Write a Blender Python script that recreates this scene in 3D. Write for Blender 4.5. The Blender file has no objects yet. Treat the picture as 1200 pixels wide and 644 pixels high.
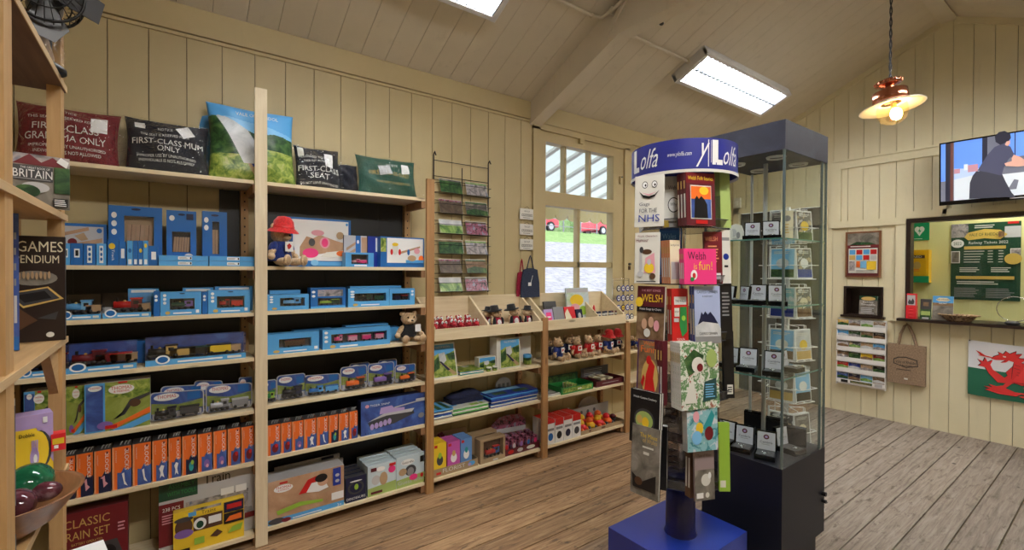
import bpy, math, random
from mathutils import Matrix, Vector
random.seed(11)
U = random.uniform
PI = math.pi
SC = bpy.context.scene
COL = SC.collection
# ---------------------------------------------------------------- camera
FPX, YAW, PIT, ROL, EYE = 548.22, 0.93225, 0.009979, 0.0038686, 1.55
def _rot():
    cy, sy, cp, sp, cr, sr = math.cos(YAW), math.sin(YAW), math.cos(PIT), math.sin(PIT), math.cos(ROL), math.sin(ROL)
    Rz = Matrix(((cr, -sr, 0), (sr, cr, 0), (0, 0, 1)))
    Rx = Matrix(((1, 0, 0), (0, cp, -sp), (0, sp, cp)))
    Ry = Matrix(((cy, 0, sy), (0, 1, 0), (-sy, 0, cy)))
    return Rz @ Rx @ Ry
RT = _rot().transposed()
def cvec(x, y, z):
    d = RT @ Vector((x, y, z)); return Vector((d[0], d[2], -d[1]))
CAMP = Vector((0, 0, EYE))
def ray(px, py): return cvec((px-600)/FPX, (py-322)/FPX, 1.0)
def on_x(px, py, X): d = ray(px, py); return CAMP + d*(X/d[0])
def on_y(px, py, Y): d = ray(px, py); return CAMP + d*(Y/d[1])
def on_z(px, py, Z): d = ray(px, py); return CAMP + d*((Z-EYE)/d[2])
def at_depth(px, py, t): return CAMP + ray(px, py)*t
cam = bpy.data.objects.new('camera', bpy.data.cameras.new('camera')); COL.objects.link(cam)
cam.data.sensor_width = 36; cam.data.lens = 36*FPX/1200; cam.data.clip_start = .02; cam.data.clip_end = 200
r_, d_, f_ = cvec(1, 0, 0), cvec(0, 1, 0), cvec(0, 0, 1)
mw = Matrix((( r_[0], -d_[0], -f_[0], 0), (r_[1], -d_[1], -f_[1], 0), (r_[2], -d_[2], -f_[2], EYE), (0, 0, 0, 1)))
cam.matrix_world = mw
SC.camera = cam
# ---------------------------------------------------------------- light and exposure
SC.view_settings.view_transform = 'Standard'
SC.view_settings.look = 'None'
SC.view_settings.gamma = 1
SC.view_settings.use_curve_mapping = False
SC.view_settings.exposure = 1.0
SKY_STRENGTH = 1.5
TUBE_STRENGTH = 18.0
BULB_STRENGTH = 40.0
OFFICE_STRENGTH = 14.0
SCREEN_STRENGTH = .4
w = bpy.data.worlds.new('sky'); SC.world = w; w.use_nodes = True
bg = w.node_tree.nodes['Background']; bg.inputs[0].default_value = (.86, .93, 1, 1); bg.inputs[1].default_value = SKY_STRENGTH
# ---------------------------------------------------------------- materials
MATS = {}
def _new(name):
    m = bpy.data.materials.new(name); m.use_nodes = True; MATS[name] = m
    return m, m.node_tree.nodes, m.node_tree.links, m.node_tree.nodes['Principled BSDF']
def flat(name, c, rough=.5, metal=0, spec=.5, coat=0):
    m, n, l, b = _new(name)
    b.inputs['Base Color'].default_value = (*c, 1); b.inputs['Roughness'].default_value = rough
    b.inputs['Metallic'].default_value = metal; b.inputs['Specular IOR Level'].default_value = spec
    b.inputs['Coat Weight'].default_value = coat
    return m
def coords(n, l, scale=(1, 1, 1)):
    t = n.new('ShaderNodeTexCoord'); mp = n.new('ShaderNodeMapping'); mp.inputs['Scale'].default_value = scale
    l.new(t.outputs['Object'], mp.inputs['Vector']); return mp.outputs['Vector']
def noise(n, l, vec, scale, detail=4, rough=.6, dist=0):
    x = n.new('ShaderNodeTexNoise'); x.inputs['Scale'].default_value = scale; x.inputs['Detail'].default_value = detail
    x.inputs['Roughness'].default_value = rough; x.inputs['Distortion'].default_value = dist
    l.new(vec, x.inputs['Vector']); return x.outputs['Fac']
def ramp(n, l, fac, stops, interp='LINEAR'):
    r = n.new('ShaderNodeValToRGB'); r.color_ramp.interpolation = interp
    while len(r.color_ramp.elements) < len(stops): r.color_ramp.elements.new(.5)
    for e, (p, c) in zip(r.color_ramp.elements, stops): e.position = p; e.color = (*c, 1)
    l.new(fac, r.inputs['Fac']); return r.outputs['Color']
def mixc(n, l, fac, a, b, mode='MIX'):
    x = n.new('ShaderNodeMix'); x.data_type = 'RGBA'; x.blend_type = mode
    for s, v in ((0, fac), (6, a), (7, b)):
        if isinstance(v, (int, float)): x.inputs[s].default_value = v
        elif isinstance(v, tuple): x.inputs[s].default_value = (*v, 1)
        else: l.new(v, x.inputs[s])
    return x.outputs[2]
def bump(n, l, b, h, strength=.2, dist=.01):
    x = n.new('ShaderNodeBump'); x.inputs['Strength'].default_value = strength; x.inputs['Distance'].default_value = dist
    l.new(h, x.inputs['Height']); l.new(x.outputs['Normal'], b.inputs['Normal'])
def picture(name, cols, scale=6, rough=.35, stretch=(1, 1, 1), sharp=False):
    """a printed picture: patches of the given colours"""
    m, n, l, b = _new(name)
    v = coords(n, l, stretch); f = noise(n, l, v, scale, 5, .6, .6)
    k = len(cols); st = [(.3+.4*i/max(1, k-1), c) for i, c in enumerate(cols)]
    l.new(ramp(n, l, f, st, 'CONSTANT' if sharp else 'LINEAR'), b.inputs['Base Color'])
    b.inputs['Roughness'].default_value = rough; return m
def wood(name, c1, c2, axis='Y', rough=.6, knots=True, scale=1.0):
    m, n, l, b = _new(name)
    s = {'X': (.9, 14, 14), 'Y': (14, .9, 14), 'Z': (14, 14, .9)}[axis]
    v = coords(n, l, tuple(k*scale for k in s)); g = noise(n, l, v, 2.6, 6, .62, .8)
    col = ramp(n, l, g, [(.3, c1), (.7, c2)])
    if knots:
        s2 = {'X': (2.2, 9, 9), 'Y': (9, 2.2, 9), 'Z': (9, 9, 2.2)}[axis]
        vo = n.new('ShaderNodeTexVoronoi'); vo.inputs['Scale'].default_value = .9; l.new(coords(n, l, s2), vo.inputs['Vector'])
        k = ramp(n, l, vo.outputs['Distance'], [(.05, (1, 1, 1)), (.1, (0, 0, 0))])
        col = mixc(n, l, k, col, tuple(x*.45 for x in c1))
    l.new(col, b.inputs['Base Color']); b.inputs['Roughness'].default_value = rough; bump(n, l, b, g, .12, .003)
    return m
def paint(name, c, var=.06, rough=.45, dirt=None):
    m, n, l, b = _new(name)
    v = coords(n, l, (1, 1, 1)); f = noise(n, l, v, 1.6, 5, .65)
    a = tuple(x*(1-var) for x in c); d = tuple(min(1, x*(1+var)) for x in c)
    col = ramp(n, l, f, [(.3, a), (.7, d)])
    if dirt:
        g = noise(n, l, coords(n, l, (3, 3, .6)), 3, 6, .7); col = mixc(n, l, ramp(n, l, g, [(.58, (0, 0, 0)), (.75, (.35, .35, .35))]), col, dirt)
    l.new(col, b.inputs['Base Color']); b.inputs['Roughness'].default_value = rough
    bump(n, l, b, noise(n, l, coords(n, l, (1, 1, 1)), 60, 3), .06, .002); return m
def clear(name, tint=(1, 1, 1), amount=.9, rough=.05, wrinkle=0, gloss=(1, 1, 1)):
    """thin clear sheet: mostly passes light, with a glossy surface"""
    m, n, l, b = _new(name)
    n.remove(b); out = n['Material Output']
    t = n.new('ShaderNodeBsdfTransparent'); t.inputs[0].default_value = (*tint, 1)
    g = n.new('ShaderNodeBsdfGlossy'); g.inputs['Roughness'].default_value = rough; g.inputs[0].default_value = (*gloss, 1)
    fr = n.new('ShaderNodeLayerWeight'); fr.inputs[0].default_value = .5
    pw = n.new('ShaderNodeMath'); pw.operation = 'POWER'; pw.inputs[1].default_value = 5; l.new(fr.outputs['Facing'], pw.inputs[0])
    ma = n.new('ShaderNodeMath'); ma.operation = 'MULTIPLY_ADD'; ma.inputs[1].default_value = .7; ma.inputs[2].default_value = (1-amount)*.5; ma.use_clamp = True
    l.new(pw.outputs[0], ma.inputs[0]); mx = n.new('ShaderNodeMixShader')
    l.new(ma.outputs[0], mx.inputs[0]); l.new(t.outputs[0], mx.inputs[1]); l.new(g.outputs[0], mx.inputs[2]); l.new(mx.outputs[0], out.inputs[0])
    if wrinkle:
        x = n.new('ShaderNodeBump'); x.inputs['Strength'].default_value = wrinkle; x.inputs['Distance'].default_value = .02
        l.new(noise(n, l, coords(n, l), 9, 3, .6, 2.5), x.inputs['Height'])
        l.new(x.outputs[0], g.inputs['Normal']); l.new(x.outputs[0], fr.inputs['Normal'])
    return m
def glow(name, c, s):
    m, n, l, b = _new(name)
    b.inputs['Base Color'].default_value = (*c, 1); b.inputs['Emission Color'].default_value = (*c, 1); b.inputs['Emission Strength'].default_value = s
    return m
PAL = dict(blue=(.012, .13, .42), ltblue=(.09, .36, .72), sky=(.2, .5, .8), white=(.82, .82, .82), offwhite=(.7, .69, .64), red=(.55, .012, .012),
    dkred=(.16, .008, .015), maroon=(.11, .012, .02), green=(.02, .22, .05), dkgreen=(.01, .06, .03), lime=(.3, .5, .05), yellow=(.82, .56, .03), black=(.006, .006, .008), orange=(.82, .16, .02),
    pink=(.8, .04, .22), ltpink=(.75, .35, .42), navy=(.008, .012, .05), cream=(.75, .68, .48), brown=(.09, .04, .02), tan=(.45, .3, .17), grey=(.25, .25, .26), dkgrey=(.05, .05, .055),
    ltgrey=(.5, .5, .52), purple=(.22, .12, .4), violet=(.45, .33, .62), teal=(.02, .3, .33), gold=(.6, .4, .12), skin=(.6, .36, .24), royal=(.01, .035, .3))
FAB = dict(plush_red=((.42, .008, .02), .95), plush_tan=((.56, .39, .23), .95), plush_black=((.008, .008, .01), .95), felt_red=((.55, .012, .012), .9), felt_blue=((.01, .03, .2), .9),
    cloth_navy=((.01, .014, .05), .9), cloth_white=((.7, .7, .7), .9), cloth_blue=((.03, .12, .42), .85), cloth_green=((.12, .38, .1), .9), cloth_red=((.35, .01, .04), .9), cushion_red=((.16, .004, .01), .85),
    cushion_navy=((.006, .007, .016), .85), cushion_green=((.008, .07, .045), .85), jute=((.29, .2, .13), .9), cloth_slate=((.025, .035, .07), .9))
def M_(name):
    if name in MATS: return MATS[name]
    if name in PAL: return flat(name, PAL[name], .38)
    if name in FAB:
        c, r = FAB[name]; m, n, l, b = _new(name); f = noise(n, l, coords(n, l), 90, 3)
        l.new(ramp(n, l, f, [(.3, tuple(x*.65 for x in c)), (.7, tuple(min(1, x*1.3) for x in c))]), b.inputs['Base Color']); b.inputs['Roughness'].default_value = r
        b.inputs['Sheen Weight'].default_value = .25 if 'plush' in name or 'felt' in name else .0; bump(n, l, b, f, .7, .004); return m
    raise KeyError(name)
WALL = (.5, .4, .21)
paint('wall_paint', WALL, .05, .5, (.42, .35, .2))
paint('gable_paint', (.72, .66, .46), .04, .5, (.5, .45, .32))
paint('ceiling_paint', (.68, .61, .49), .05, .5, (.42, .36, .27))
paint('office_paint', (.72, .7, .33), .03, .5)
flat('groove', (.1, .075, .035), .9)
wood('pine_y', (.68, .54, .33), (.8, .68, .47), 'Y'); wood('pine_z', (.66, .53, .34), (.8, .68, .48), 'Z'); wood('pine_x', (.45, .3, .15), (.6, .43, .24), 'X')
wood('old_pine_z', (.33, .16, .055), (.46, .25, .1), 'Z'); wood('brown_pine_z', (.25, .12, .05), (.34, .18, .08), 'Z'); wood('honey_z', (.4, .23, .09), (.52, .32, .14), 'Z'); wood('honey_x', (.42, .25, .1), (.55, .34, .15), 'X')
wood('ply_dark', (.1, .05, .035), (.17, .09, .06), 'X', .6, False)
wood('dark_oak', (.012, .006, .005), (.03, .014, .009), 'X', .35, False); wood('bowl_wood', (.2, .08, .03), (.34, .15, .06), 'X', .35, False)
flat('black_panel', (.008, .008, .009), .42); flat('slate', (.035, .04, .07), .5); flat('case_navy', (.006, .007, .016), .45)
flat('steel', (.6, .62, .65), .3, .8); flat('alu', (.55, .58, .62), .35, .6); flat('chrome', (.8, .8, .82), .12, 1); flat('black_wire', (.01, .01, .01), .4, .5); flat('white_wire', (.8, .8, .8), .35)
flat('copper', (.62, .24, .14), .2, 1); flat('enamel', (.86, .84, .75), .3); flat('spin_blue', (.012, .035, .3), .32, 0, .5, .3); flat('spin_navy', (.006, .01, .11), .3, 0, .5, .3)
flat('gloss_black', (.004, .004, .005), .15); flat('silver_card', (.62, .62, .7), .4); flat('yellow_plastic', (.85, .5, .01), .35); flat('aed_green', (.0, .3, .12), .4)
flat('kraft', (.36, .25, .14), .7); flat('grey_board', (.3, .28, .26), .6); flat('grey_metal', (.16, .17, .2), .4, .4); flat('leather', (.04, .02, .015), .5)
flat('rubber_red', (.7, .02, .03), .35); flat('rubber_yellow', (.85, .5, .03), .35); flat('rubber_orange', (.8, .14, .02), .35); flat('nickel_dark', (.1, .1, .1), .35, .5)
clear('glass', (.96, .985, .975), .97, .02); clear('plastic', (.97, .98, 1), .9, .08); clear('acrylic', (.45, .45, .5), .82, .08); clear('wrap', (1, 1, 1), .93, .1, 2.2); clear('pane', (.99, 1, 1), .97, .01)
clear('bulb_glass', (1, .93, .75), .85, .05); clear('glass_edge', (.45, .68, .62), .8, .1)
glow('tube_light', (.93, .97, 1), TUBE_STRENGTH); glow('tube_light_fill', (1, .97, .92), TUBE_STRENGTH*2.3); glow('filament', (1, .66, .3), BULB_STRENGTH); glow('office_light', (1, .97, .85), OFFICE_STRENGTH)
picture('valley', [(.02, .06, .02), (.06, .16, .04), (.2, .35, .08), (.4, .5, .2), (.55, .6, .5)], 9); picture('forest', [(.004, .02, .006), (.01, .05, .015), (.04, .11, .03), (.1, .18, .05)], 22)
picture('bushes', [(.04, .09, .01), (.13, .22, .03), (.34, .42, .08), (.5, .5, .2)], 26); picture('steam', [(.35, .37, .4), (.6, .62, .64), (.75, .76, .78)], 8)
picture('city', [(.03, .03, .04), (.2, .19, .2), (.45, .4, .4), (.1, .15, .25)], 18); picture('busy', [(.02, .1, .3), (.6, .1, .1), (.6, .55, .5), (.1, .35, .1), (.05, .05, .1)], 24, sharp=True)
picture('track_picture', [(.3, .36, .06), (.24, .3, .05), (.35, .4, .1), (.3, .18, .08)], 9); picture('stone', [(.08, .07, .06), (.2, .18, .15), (.35, .32, .28)], 12); picture('bracken', [(.1, .05, .02), (.22, .13, .07), (.3, .22, .12)], 14)
picture('wood_picture', [(.36, .2, .11), (.5, .3, .18), (.6, .42, .3)], 5); picture('night_blue', [(.02, .03, .12), (.05, .1, .35), (.12, .25, .6)], 6); picture('cards_a', [(.6, .6, .6), (.1, .1, .1), (.5, .4, .25), (.2, .35, .5)], 22, sharp=True)
picture('fantasy', [(.55, .6, .5), (.12, .25, .1), (.7, .72, .66), (.35, .12, .08), (.4, .42, .3)], 30, sharp=True); picture('sea', [(.05, .25, .3), (.25, .5, .55), (.6, .65, .7), (.45, .2, .3)], 22, sharp=True)
picture('pebble', [(.2, .19, .21), (.32, .3, .33), (.44, .42, .44)], 5, .9); picture('grass_mat', [(.14, .26, .06), (.26, .36, .12)], 4, .9); picture('knit', [(.03, .02, .03), (.3, .08, .14), (.25, .25, .35), (.05, .05, .1)], 30, sharp=True)
picture('rib_card', [(.02, .02, .025), (.12, .1, .1), (.32, .28, .22)], 16); picture('screen_room', [(.3, .32, .4), (.5, .55, .65), (.2, .2, .25)], 6)
def _floor():
    m, n, l, b = _new('floorboards')
    t = n.new('ShaderNodeTexCoord'); sp = n.new('ShaderNodeSeparateXYZ'); l.new(t.outputs['Object'], sp.inputs[0])
    a = n.new('ShaderNodeMath'); a.operation = 'MULTIPLY_ADD'; a.inputs[1].default_value = 1/.175; a.inputs[2].default_value = .66; l.new(sp.outputs[0], a.inputs[0])
    fl = n.new('ShaderNodeMath'); fl.operation = 'FLOOR'; l.new(a.outputs[0], fl.inputs[0])
    wn = n.new('ShaderNodeTexWhiteNoise'); wn.noise_dimensions = '1D'; l.new(fl.outputs[0], wn.inputs['W'])
    grain = noise(n, l, coords(n, l, (26, 1.6, 1)), 2.2, 7, .68, .6)
    brown = ramp(n, l, grain, [(.25, (.11, .05, .022)), (.5, (.33, .19, .095)), (.75, (.55, .37, .2))])
    grey = ramp(n, l, grain, [(.25, (.1, .075, .06)), (.5, (.25, .205, .17)), (.75, (.37, .32, .275))])
    big = noise(n, l, coords(n, l, (1, .6, 1)), 1.5, 4, .6, .5)
    # boards are worn grey on the customer side of the shop
    g1 = n.new('ShaderNodeMapRange'); g1.inputs[1].default_value = -2.3; g1.inputs[2].default_value = -1.2; l.new(sp.outputs[0], g1.inputs[0])
    g2 = n.new('ShaderNodeMath'); g2.operation = 'ADD'; l.new(g1.outputs[0], g2.inputs[0]); l.new(big, g2.inputs[1])
    yy = n.new('ShaderNodeMapRange'); yy.inputs[1].default_value = 1.6; yy.inputs[2].default_value = 4.6; yy.inputs[3].default_value = -.45; yy.inputs[4].default_value = .25; l.new(sp.outputs[1], yy.inputs[0])
    g3 = n.new('ShaderNodeMath'); g3.operation = 'ADD'; l.new(g2.outputs[0], g3.inputs[0]); l.new(yy.outputs[0], g3.inputs[1])
    gm = ramp(n, l, g3.outputs[0], [(.55, (0, 0, 0)), (.95, (1, 1, 1))])
    col = mixc(n, l, gm, brown, grey)
    v = n.new('ShaderNodeMath'); v.operation = 'MULTIPLY_ADD'; v.inputs[1].default_value = .35; v.inputs[2].default_value = .8; l.new(wn.outputs[0], v.inputs[0])
    cb = n.new('ShaderNodeCombineColor'); [l.new(v.outputs[0], cb.inputs[i]) for i in range(3)]
    col = mixc(n, l, 1.0, col, cb.outputs[0], 'MULTIPLY')
    vo = n.new('ShaderNodeTexVoronoi'); vo.inputs['Scale'].default_value = 1; l.new(coords(n, l, (5.7, 4, 1)), vo.inputs['Vector'])
    col = mixc(n, l, ramp(n, l, vo.outputs['Distance'], [(.05, (1, 1, 1)), (.085, (0, 0, 0))]), col, (.03, .02, .015))
    st = noise(n, l, coords(n, l, (9, 3, 1)), 2.5, 5, .7, .3)
    col = mixc(n, l, ramp(n, l, st, [(.56, (0, 0, 0)), (.68, (.8, .8, .8))]), col, (.06, .038, .025))
    l.new(col, b.inputs['Base Color']); b.inputs['Roughness'].default_value = .62; bump(n, l, b, grain, .35, .004)
_floor()
picture('dark_moor', [(.03, .02, .015), (.09, .06, .04), (.16, .13, .08)], 14)
flat('rim_smoke', (.06, .06, .07), .15)
flat('royal_sign', (.022, .028, .24), .35)
flat('mist', (.38, .45, .68), .4)
flat('purple_dk', (.07, .02, .09), .4)
flat('teal_dk', (.01, .06, .06), .4)
flat('mauve', (.3, .23, .24), .4)
picture('slate_top', [(.022, .024, .045), (.032, .035, .062), (.06, .065, .1)], 6, .5)
flat('glass_bar', (.2, .27, .27), .12, .5)
flat('edge_green', (.12, .3, .27), .15)
picture('weave', [(.12, .07, .04), (.4, .28, .16), (.6, .48, .32)], 40, .6, sharp=True)
flat('gold_print', (.65, .46, .1), .4)
wood('frame_wood', (.16, .06, .02), (.24, .1, .04), 'Z', .4, False)
flat('flag_green', (.01, .13, .07), .7); flat('flag_white', (.72, .74, .8), .7); flat('flag_red', (.68, .03, .03), .7)
flat('maroon_dk', (.022, .012, .01), .35)
# ---------------------------------------------------------------- mesh builder
_TXT = {}
def _text_mesh(s):
    if s in _TXT: return _TXT[s]
    c = bpy.data.curves.new('t', 'FONT'); c.body = s; c.resolution_u = 2
    o = bpy.data.objects.new('t', c); COL.objects.link(o)
    me = o.to_mesh(); V = [tuple(v.co) for v in me.vertices]; F = [tuple(p.vertices) for p in me.polygons]
    o.to_mesh_clear(); bpy.data.objects.remove(o); bpy.data.curves.remove(c)
    if not V: r = ([], [], 1, 1)
    else:
        x0 = min(v[0] for v in V); x1 = max(v[0] for v in V); y0 = min(v[1] for v in V); y1 = max(v[1] for v in V)
        r = ([((v[0]-x0)/max(1e-6, x1-x0), (v[1]-y0)/max(1e-6, y1-y0)) for v in V], F, x1-x0, y1-y0)
    _TXT[s] = r; return r
class MB:
    def __init__(s): s.v = []; s.f = []; s.m = []; s.sm = []; s.names = []; s.T = None
    def mi(s, n):
        if n not in s.names: s.names.append(n)
        return s.names.index(n)
    def add(s, V, F, mat, smooth=False):
        b = len(s.v)
        s.v += [tuple(s.T @ Vector(p)) for p in V] if s.T else [tuple(p) for p in V]
        k = s.mi(mat)
        for f in F: s.f.append(tuple(i+b for i in f)); s.m.append(k); s.sm.append(smooth)
    def poly(s, P, mat): s.add(P, [tuple(range(len(P)))], mat)
    def box(s, a, b, mat, front=None, top=None, right=None, left=None):
        x0, y0, z0 = a; x1, y1, z1 = b
        V = [(x0, y0, z0), (x1, y0, z0), (x1, y1, z0), (x0, y1, z0), (x0, y0, z1), (x1, y0, z1), (x1, y1, z1), (x0, y1, z1)]
        s.add(V, [(0, 3, 2, 1), (2, 3, 7, 6)], mat)
        s.add(V, [(0, 1, 5, 4)], front or mat); s.add(V, [(4, 5, 6, 7)], top or mat); s.add(V, [(1, 2, 6, 5)], right or mat); s.add(V, [(3, 0, 4, 7)], left or mat)
    def hexa(s, V, mat): s.add(V, [(0, 3, 2, 1), (4, 5, 6, 7), (0, 1, 5, 4), (1, 2, 6, 5), (2, 3, 7, 6), (3, 0, 4, 7)], mat)
    def prism(s, P, o, u, v, wv, mat, side=None):
        """outline P (2D) in the plane o+u,v extruded along wv"""
        o, u, v, wv = map(Vector, (o, u, v, wv)); n = len(P)
        A = [o+u*p[0]+v*p[1] for p in P]; B = [q+wv for q in A]
        s.add(A+B, [tuple(range(n))], mat); s.add(A+B, [tuple(range(2*n-1, n-1, -1))] + [(i, i+n, (i+1) % n+n, (i+1) % n) for i in range(n)], side or mat)
    def lathe(s, prof, mat, n=20, c=(0, 0, 0), axis='z', smooth=True, a0=0, a1=2*PI):
        full = abs(a1-a0-2*PI) < 1e-6; V = []; k = n if full else n+1
        for r, z in prof:
            for i in range(k):
                a = a0+(a1-a0)*i/n; p = (r*math.cos(a), r*math.sin(a), z)
                if axis == 'x': p = (p[2], p[0], p[1])
                elif axis == 'y': p = (p[0], p[2], p[1])
                V.append((c[0]+p[0], c[1]+p[1], c[2]+p[2]))
        F = []
        for j in range(len(prof)-1):
            for i in range(n):
                i2 = (i+1) % k if full else i+1
                F.append((j*k+i, j*k+i2, (j+1)*k+i2, (j+1)*k+i))
        s.add(V, F, mat, smooth)
    def cyl(s, c, r, h, mat, n=16, axis='z'):
        s.lathe([(.0001, 0), (r, 0)], mat, n, c, axis, False); s.lathe([(r, 0), (r, h)], mat, n, c, axis); s.lathe([(r, h), (.0001, h)], mat, n, c, axis, False)
    def ell(s, c, r, mat, n=10, rot=None, k=None):
        V = []; F = []; m = n; k = k or n//2+2
        R = Matrix.Rotation(rot[0], 3, 'X') if rot and len(rot) == 1 else (Matrix.Rotation(rot[2], 3, 'Z') @ Matrix.Rotation(rot[1], 3, 'Y') @ Matrix.Rotation(rot[0], 3, 'X') if rot else None)
        for j in range(k+1):
            t = PI*j/k
            for i in range(m):
                a = 2*PI*i/m; p = Vector((r[0]*math.sin(t)*math.cos(a), r[1]*math.sin(t)*math.sin(a), r[2]*math.cos(t)))
                if R: p = R @ p
                V.append((c[0]+p[0], c[1]+p[1], c[2]+p[2]))
        for j in range(k):
            for i in range(m): F.append((j*m+i, (j+1)*m+i, (j+1)*m+(i+1) % m, j*m+(i+1) % m))
        s.add(V, F, mat, True)
    def tube(s, P, r, mat, n=6, closed=False):
        P = [Vector(p) for p in P]; V = []; F = []; N = len(P); up = Vector((.13, .31, .94))
        for i, p in enumerate(P):
            a = P[(i-1) % N] if (closed or i) else p; b = P[(i+1) % N] if (closed or i < N-1) else p
            t = (b-a).normalized(); x = t.cross(up)
            if x.length < .05: x = t.cross(Vector((1, 0, 0)))
            x.normalize(); y = t.cross(x); rr = r[i] if isinstance(r, (list, tuple)) else r
            for k in range(n): V.append(p+(x*math.cos(2*PI*k/n)+y*math.sin(2*PI*k/n))*rr)
        for i in range(N if closed else N-1):
            for k in range(n): F.append((i*n+k, i*n+(k+1) % n, ((i+1) % N)*n+(k+1) % n, ((i+1) % N)*n+k))
        s.add(V, F, mat, True)
        if not closed: s.add(V[:n], [tuple(range(n))], mat); s.add(V[-n:], [tuple(range(n))], mat)
    def text(s, t, fn, cx, cy, w, h, mat, rot=0, keep=True, italic=0):
        """text centred at cx, cy in a (u, v) plane; fn maps (u, v) to a point"""
        V, F, aw, ah = _text_mesh(t)
        if not V: return
        if keep and w and h:
            k = min(w/aw, h/ah*1.6); w2 = k*aw; h2 = min(h, k*ah*1.5); w = w2; h = h2
        c, sn = math.cos(rot), math.sin(rot); out = []
        for x, y in V:
            a = (x-.5)*w + italic*(y-.5)*h; b = (y-.5)*h; out.append(fn(cx+a*c-b*sn, cy+a*sn+b*c))
        s.add(out, F, mat)
    def prints(s, o, u, v, w, h, items, eps=.0005):
        """items in fractions of the face w x h whose lower left corner is o"""
        o, u, v = Vector(o), Vector(u), Vector(v); nrm = u.cross(v); k = 1
        for it in items:
            q = o + nrm*(eps*k); k += 1
            f = lambda a, b: q+u*(a*w)+v*(b*h)
            if it[0] == 'r': s.poly([f(it[1], it[2]), f(it[3], it[2]), f(it[3], it[4]), f(it[1], it[4])], it[5])
            elif it[0] == 'p': s.poly([f(*p) for p in it[1]], it[2])
            elif it[0] == 'e': s.poly([f(it[1]+it[3]*math.cos(2*PI*i/18), it[2]+it[4]*math.sin(2*PI*i/18)) for i in range(18)], it[5])
            elif it[0] == 't':   # ('t', text, cx, cy, w, h, mat[, rot])
                rt = it[7] if len(it) > 7 else 0
                s.text(it[1], lambda a, b: q+u*a+v*b, it[2]*w, it[3]*h, it[4]*w if not rt else it[4]*h, it[5]*h if not rt else it[5]*w, it[6], rt)
            elif it[0] == 'l':   # lines of small print ('l', x0, y0, x1, y1, n, mat)
                for i in range(it[5]):
                    y = it[2]+(it[4]-it[2])*(i+.2)/it[5]; y2 = y+(it[4]-it[2])*.45/it[5]; x1 = it[3]-(it[3]-it[1])*U(0, .25)
                    s.poly([f(it[1], y), f(x1, y), f(x1, y2), f(it[1], y2)], it[6])
    def front(s, w, h, items, y=0, x=0, z=0): s.prints((x-w/2, y, z), (1, 0, 0), (0, 0, 1), w, h, items)
    def obj(s, name, parent=None, loc=(0, 0, 0), rz=0, tilt=0, bevel=0):
        me = bpy.data.meshes.new(name); me.from_pydata(s.v, [], s.f)
        for n in s.names: me.materials.append(M_(n))
        me.polygons.foreach_set('material_index', s.m); me.polygons.foreach_set('use_smooth', s.sm); me.update()
        o = bpy.data.objects.new(name, me); COL.objects.link(o)
        o.location = loc; o.rotation_euler = (tilt, 0, rz)
        if parent: o.parent = parent
        if bevel:
            b = o.modifiers.new('bevel', 'BEVEL'); b.width = bevel; b.segments = 2; b.limit_method = 'ANGLE'
        return o
def tag(o, label, cat, group=None):
    o['label'] = label; o['category'] = cat
    if group: o['group'] = group
    return o
def thing(name, label, cat, loc=(0, 0, 0), rz=0, group=None, tilt=0):
    o = bpy.data.objects.new(name, None); COL.objects.link(o); o.empty_display_size = .05
    o.location = loc; o.rotation_euler = (tilt, 0, rz); return tag(o, label, cat, group)
def struct(o): o['kind'] = 'structure'; return o
def dup(root, loc, rz=None, label=None, parent=None, tilt=None):
    r = root.copy(); COL.objects.link(r)
    if parent is None:
        r.location = loc
        e = r.rotation_euler; r.rotation_euler = (e[0] if tilt is None else tilt, e[1], e[2] if rz is None else rz)
        if label: r['label'] = label
    else: r.parent = parent
    for ch in [o for o in bpy.data.objects if o.parent == root]: dup(ch, None, parent=r)
    return r
ORD = ['first', 'second', 'third', 'fourth', 'fifth', 'sixth', 'seventh', 'eighth', 'ninth', 'tenth', 'eleventh', 'twelfth', 'thirteenth', 'fourteenth']
L90 = PI/2
# ---------------------------------------------------------------- room shell
WX, EY, BY, RX = -3.25, 6.068, -.75, .98      # left wall, end wall, back wall, right wall
PZ, SL, RGX = 3.031, .46, -1.135               # plate height, roof slope, ridge
RZ = PZ+SL*(RGX-WX)
def roof(x): return RZ-SL*abs(x-RGX)
def planks(axis, at, a, b, first, pitch, ztop, holes, mat, thick, gap=.004, back=.09, sgn=-1):
    """boards standing side by side from a to b; holes = (a0, a1, z0, z1)"""
    edges = []; x = first
    while x > a: x -= pitch
    while x < b:
        if a < x < b: edges.append(x)
        x += pitch
    cuts = sorted(set([a, b]+edges+[h[0] for h in holes]+[h[1] for h in holes])); cuts = [c for c in cuts if a <= c <= b]
    m = MB()
    for c0, c1 in zip(cuts, cuts[1:]):
        if c1-c0 < 1e-4: continue
        iv = [(0, None)]; mid = (c0+c1)/2
        hs = sorted([h for h in holes if h[0] < mid < h[1]], key=lambda h: h[2]); segs = []; z = 0
        for h in hs: segs.append((z, h[2])); z = h[3]
        segs.append((z, None))
        g0 = gap/2 if c0 in edges else 0; g1 = gap/2 if c1 in edges else 0
        for z0, z1 in segs:
            if z1 is not None and z1-z0 < 1e-4: continue
            for (p0, p1, d0, d1, mm) in ((c0+g0, c1-g1, 0, thick, mat), (c0, c1, thick, back, 'groove')):
                t0 = z1 if z1 is not None else ztop(p0); t1 = z1 if z1 is not None else ztop(p1)
                P = [(p0, z0), (p1, z0), (p1, t1), (p0, t0)]
                if axis == 'Y': m.prism(P, (at+sgn*d0, 0, 0), (0, 1, 0), (0, 0, 1), (sgn*(d1-d0), 0, 0), mm)
                else: m.prism(P, (0, at-sgn*d0, 0), (1, 0, 0), (0, 0, 1), (0, -sgn*(d1-d0), 0), mm)
    return m
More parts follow.
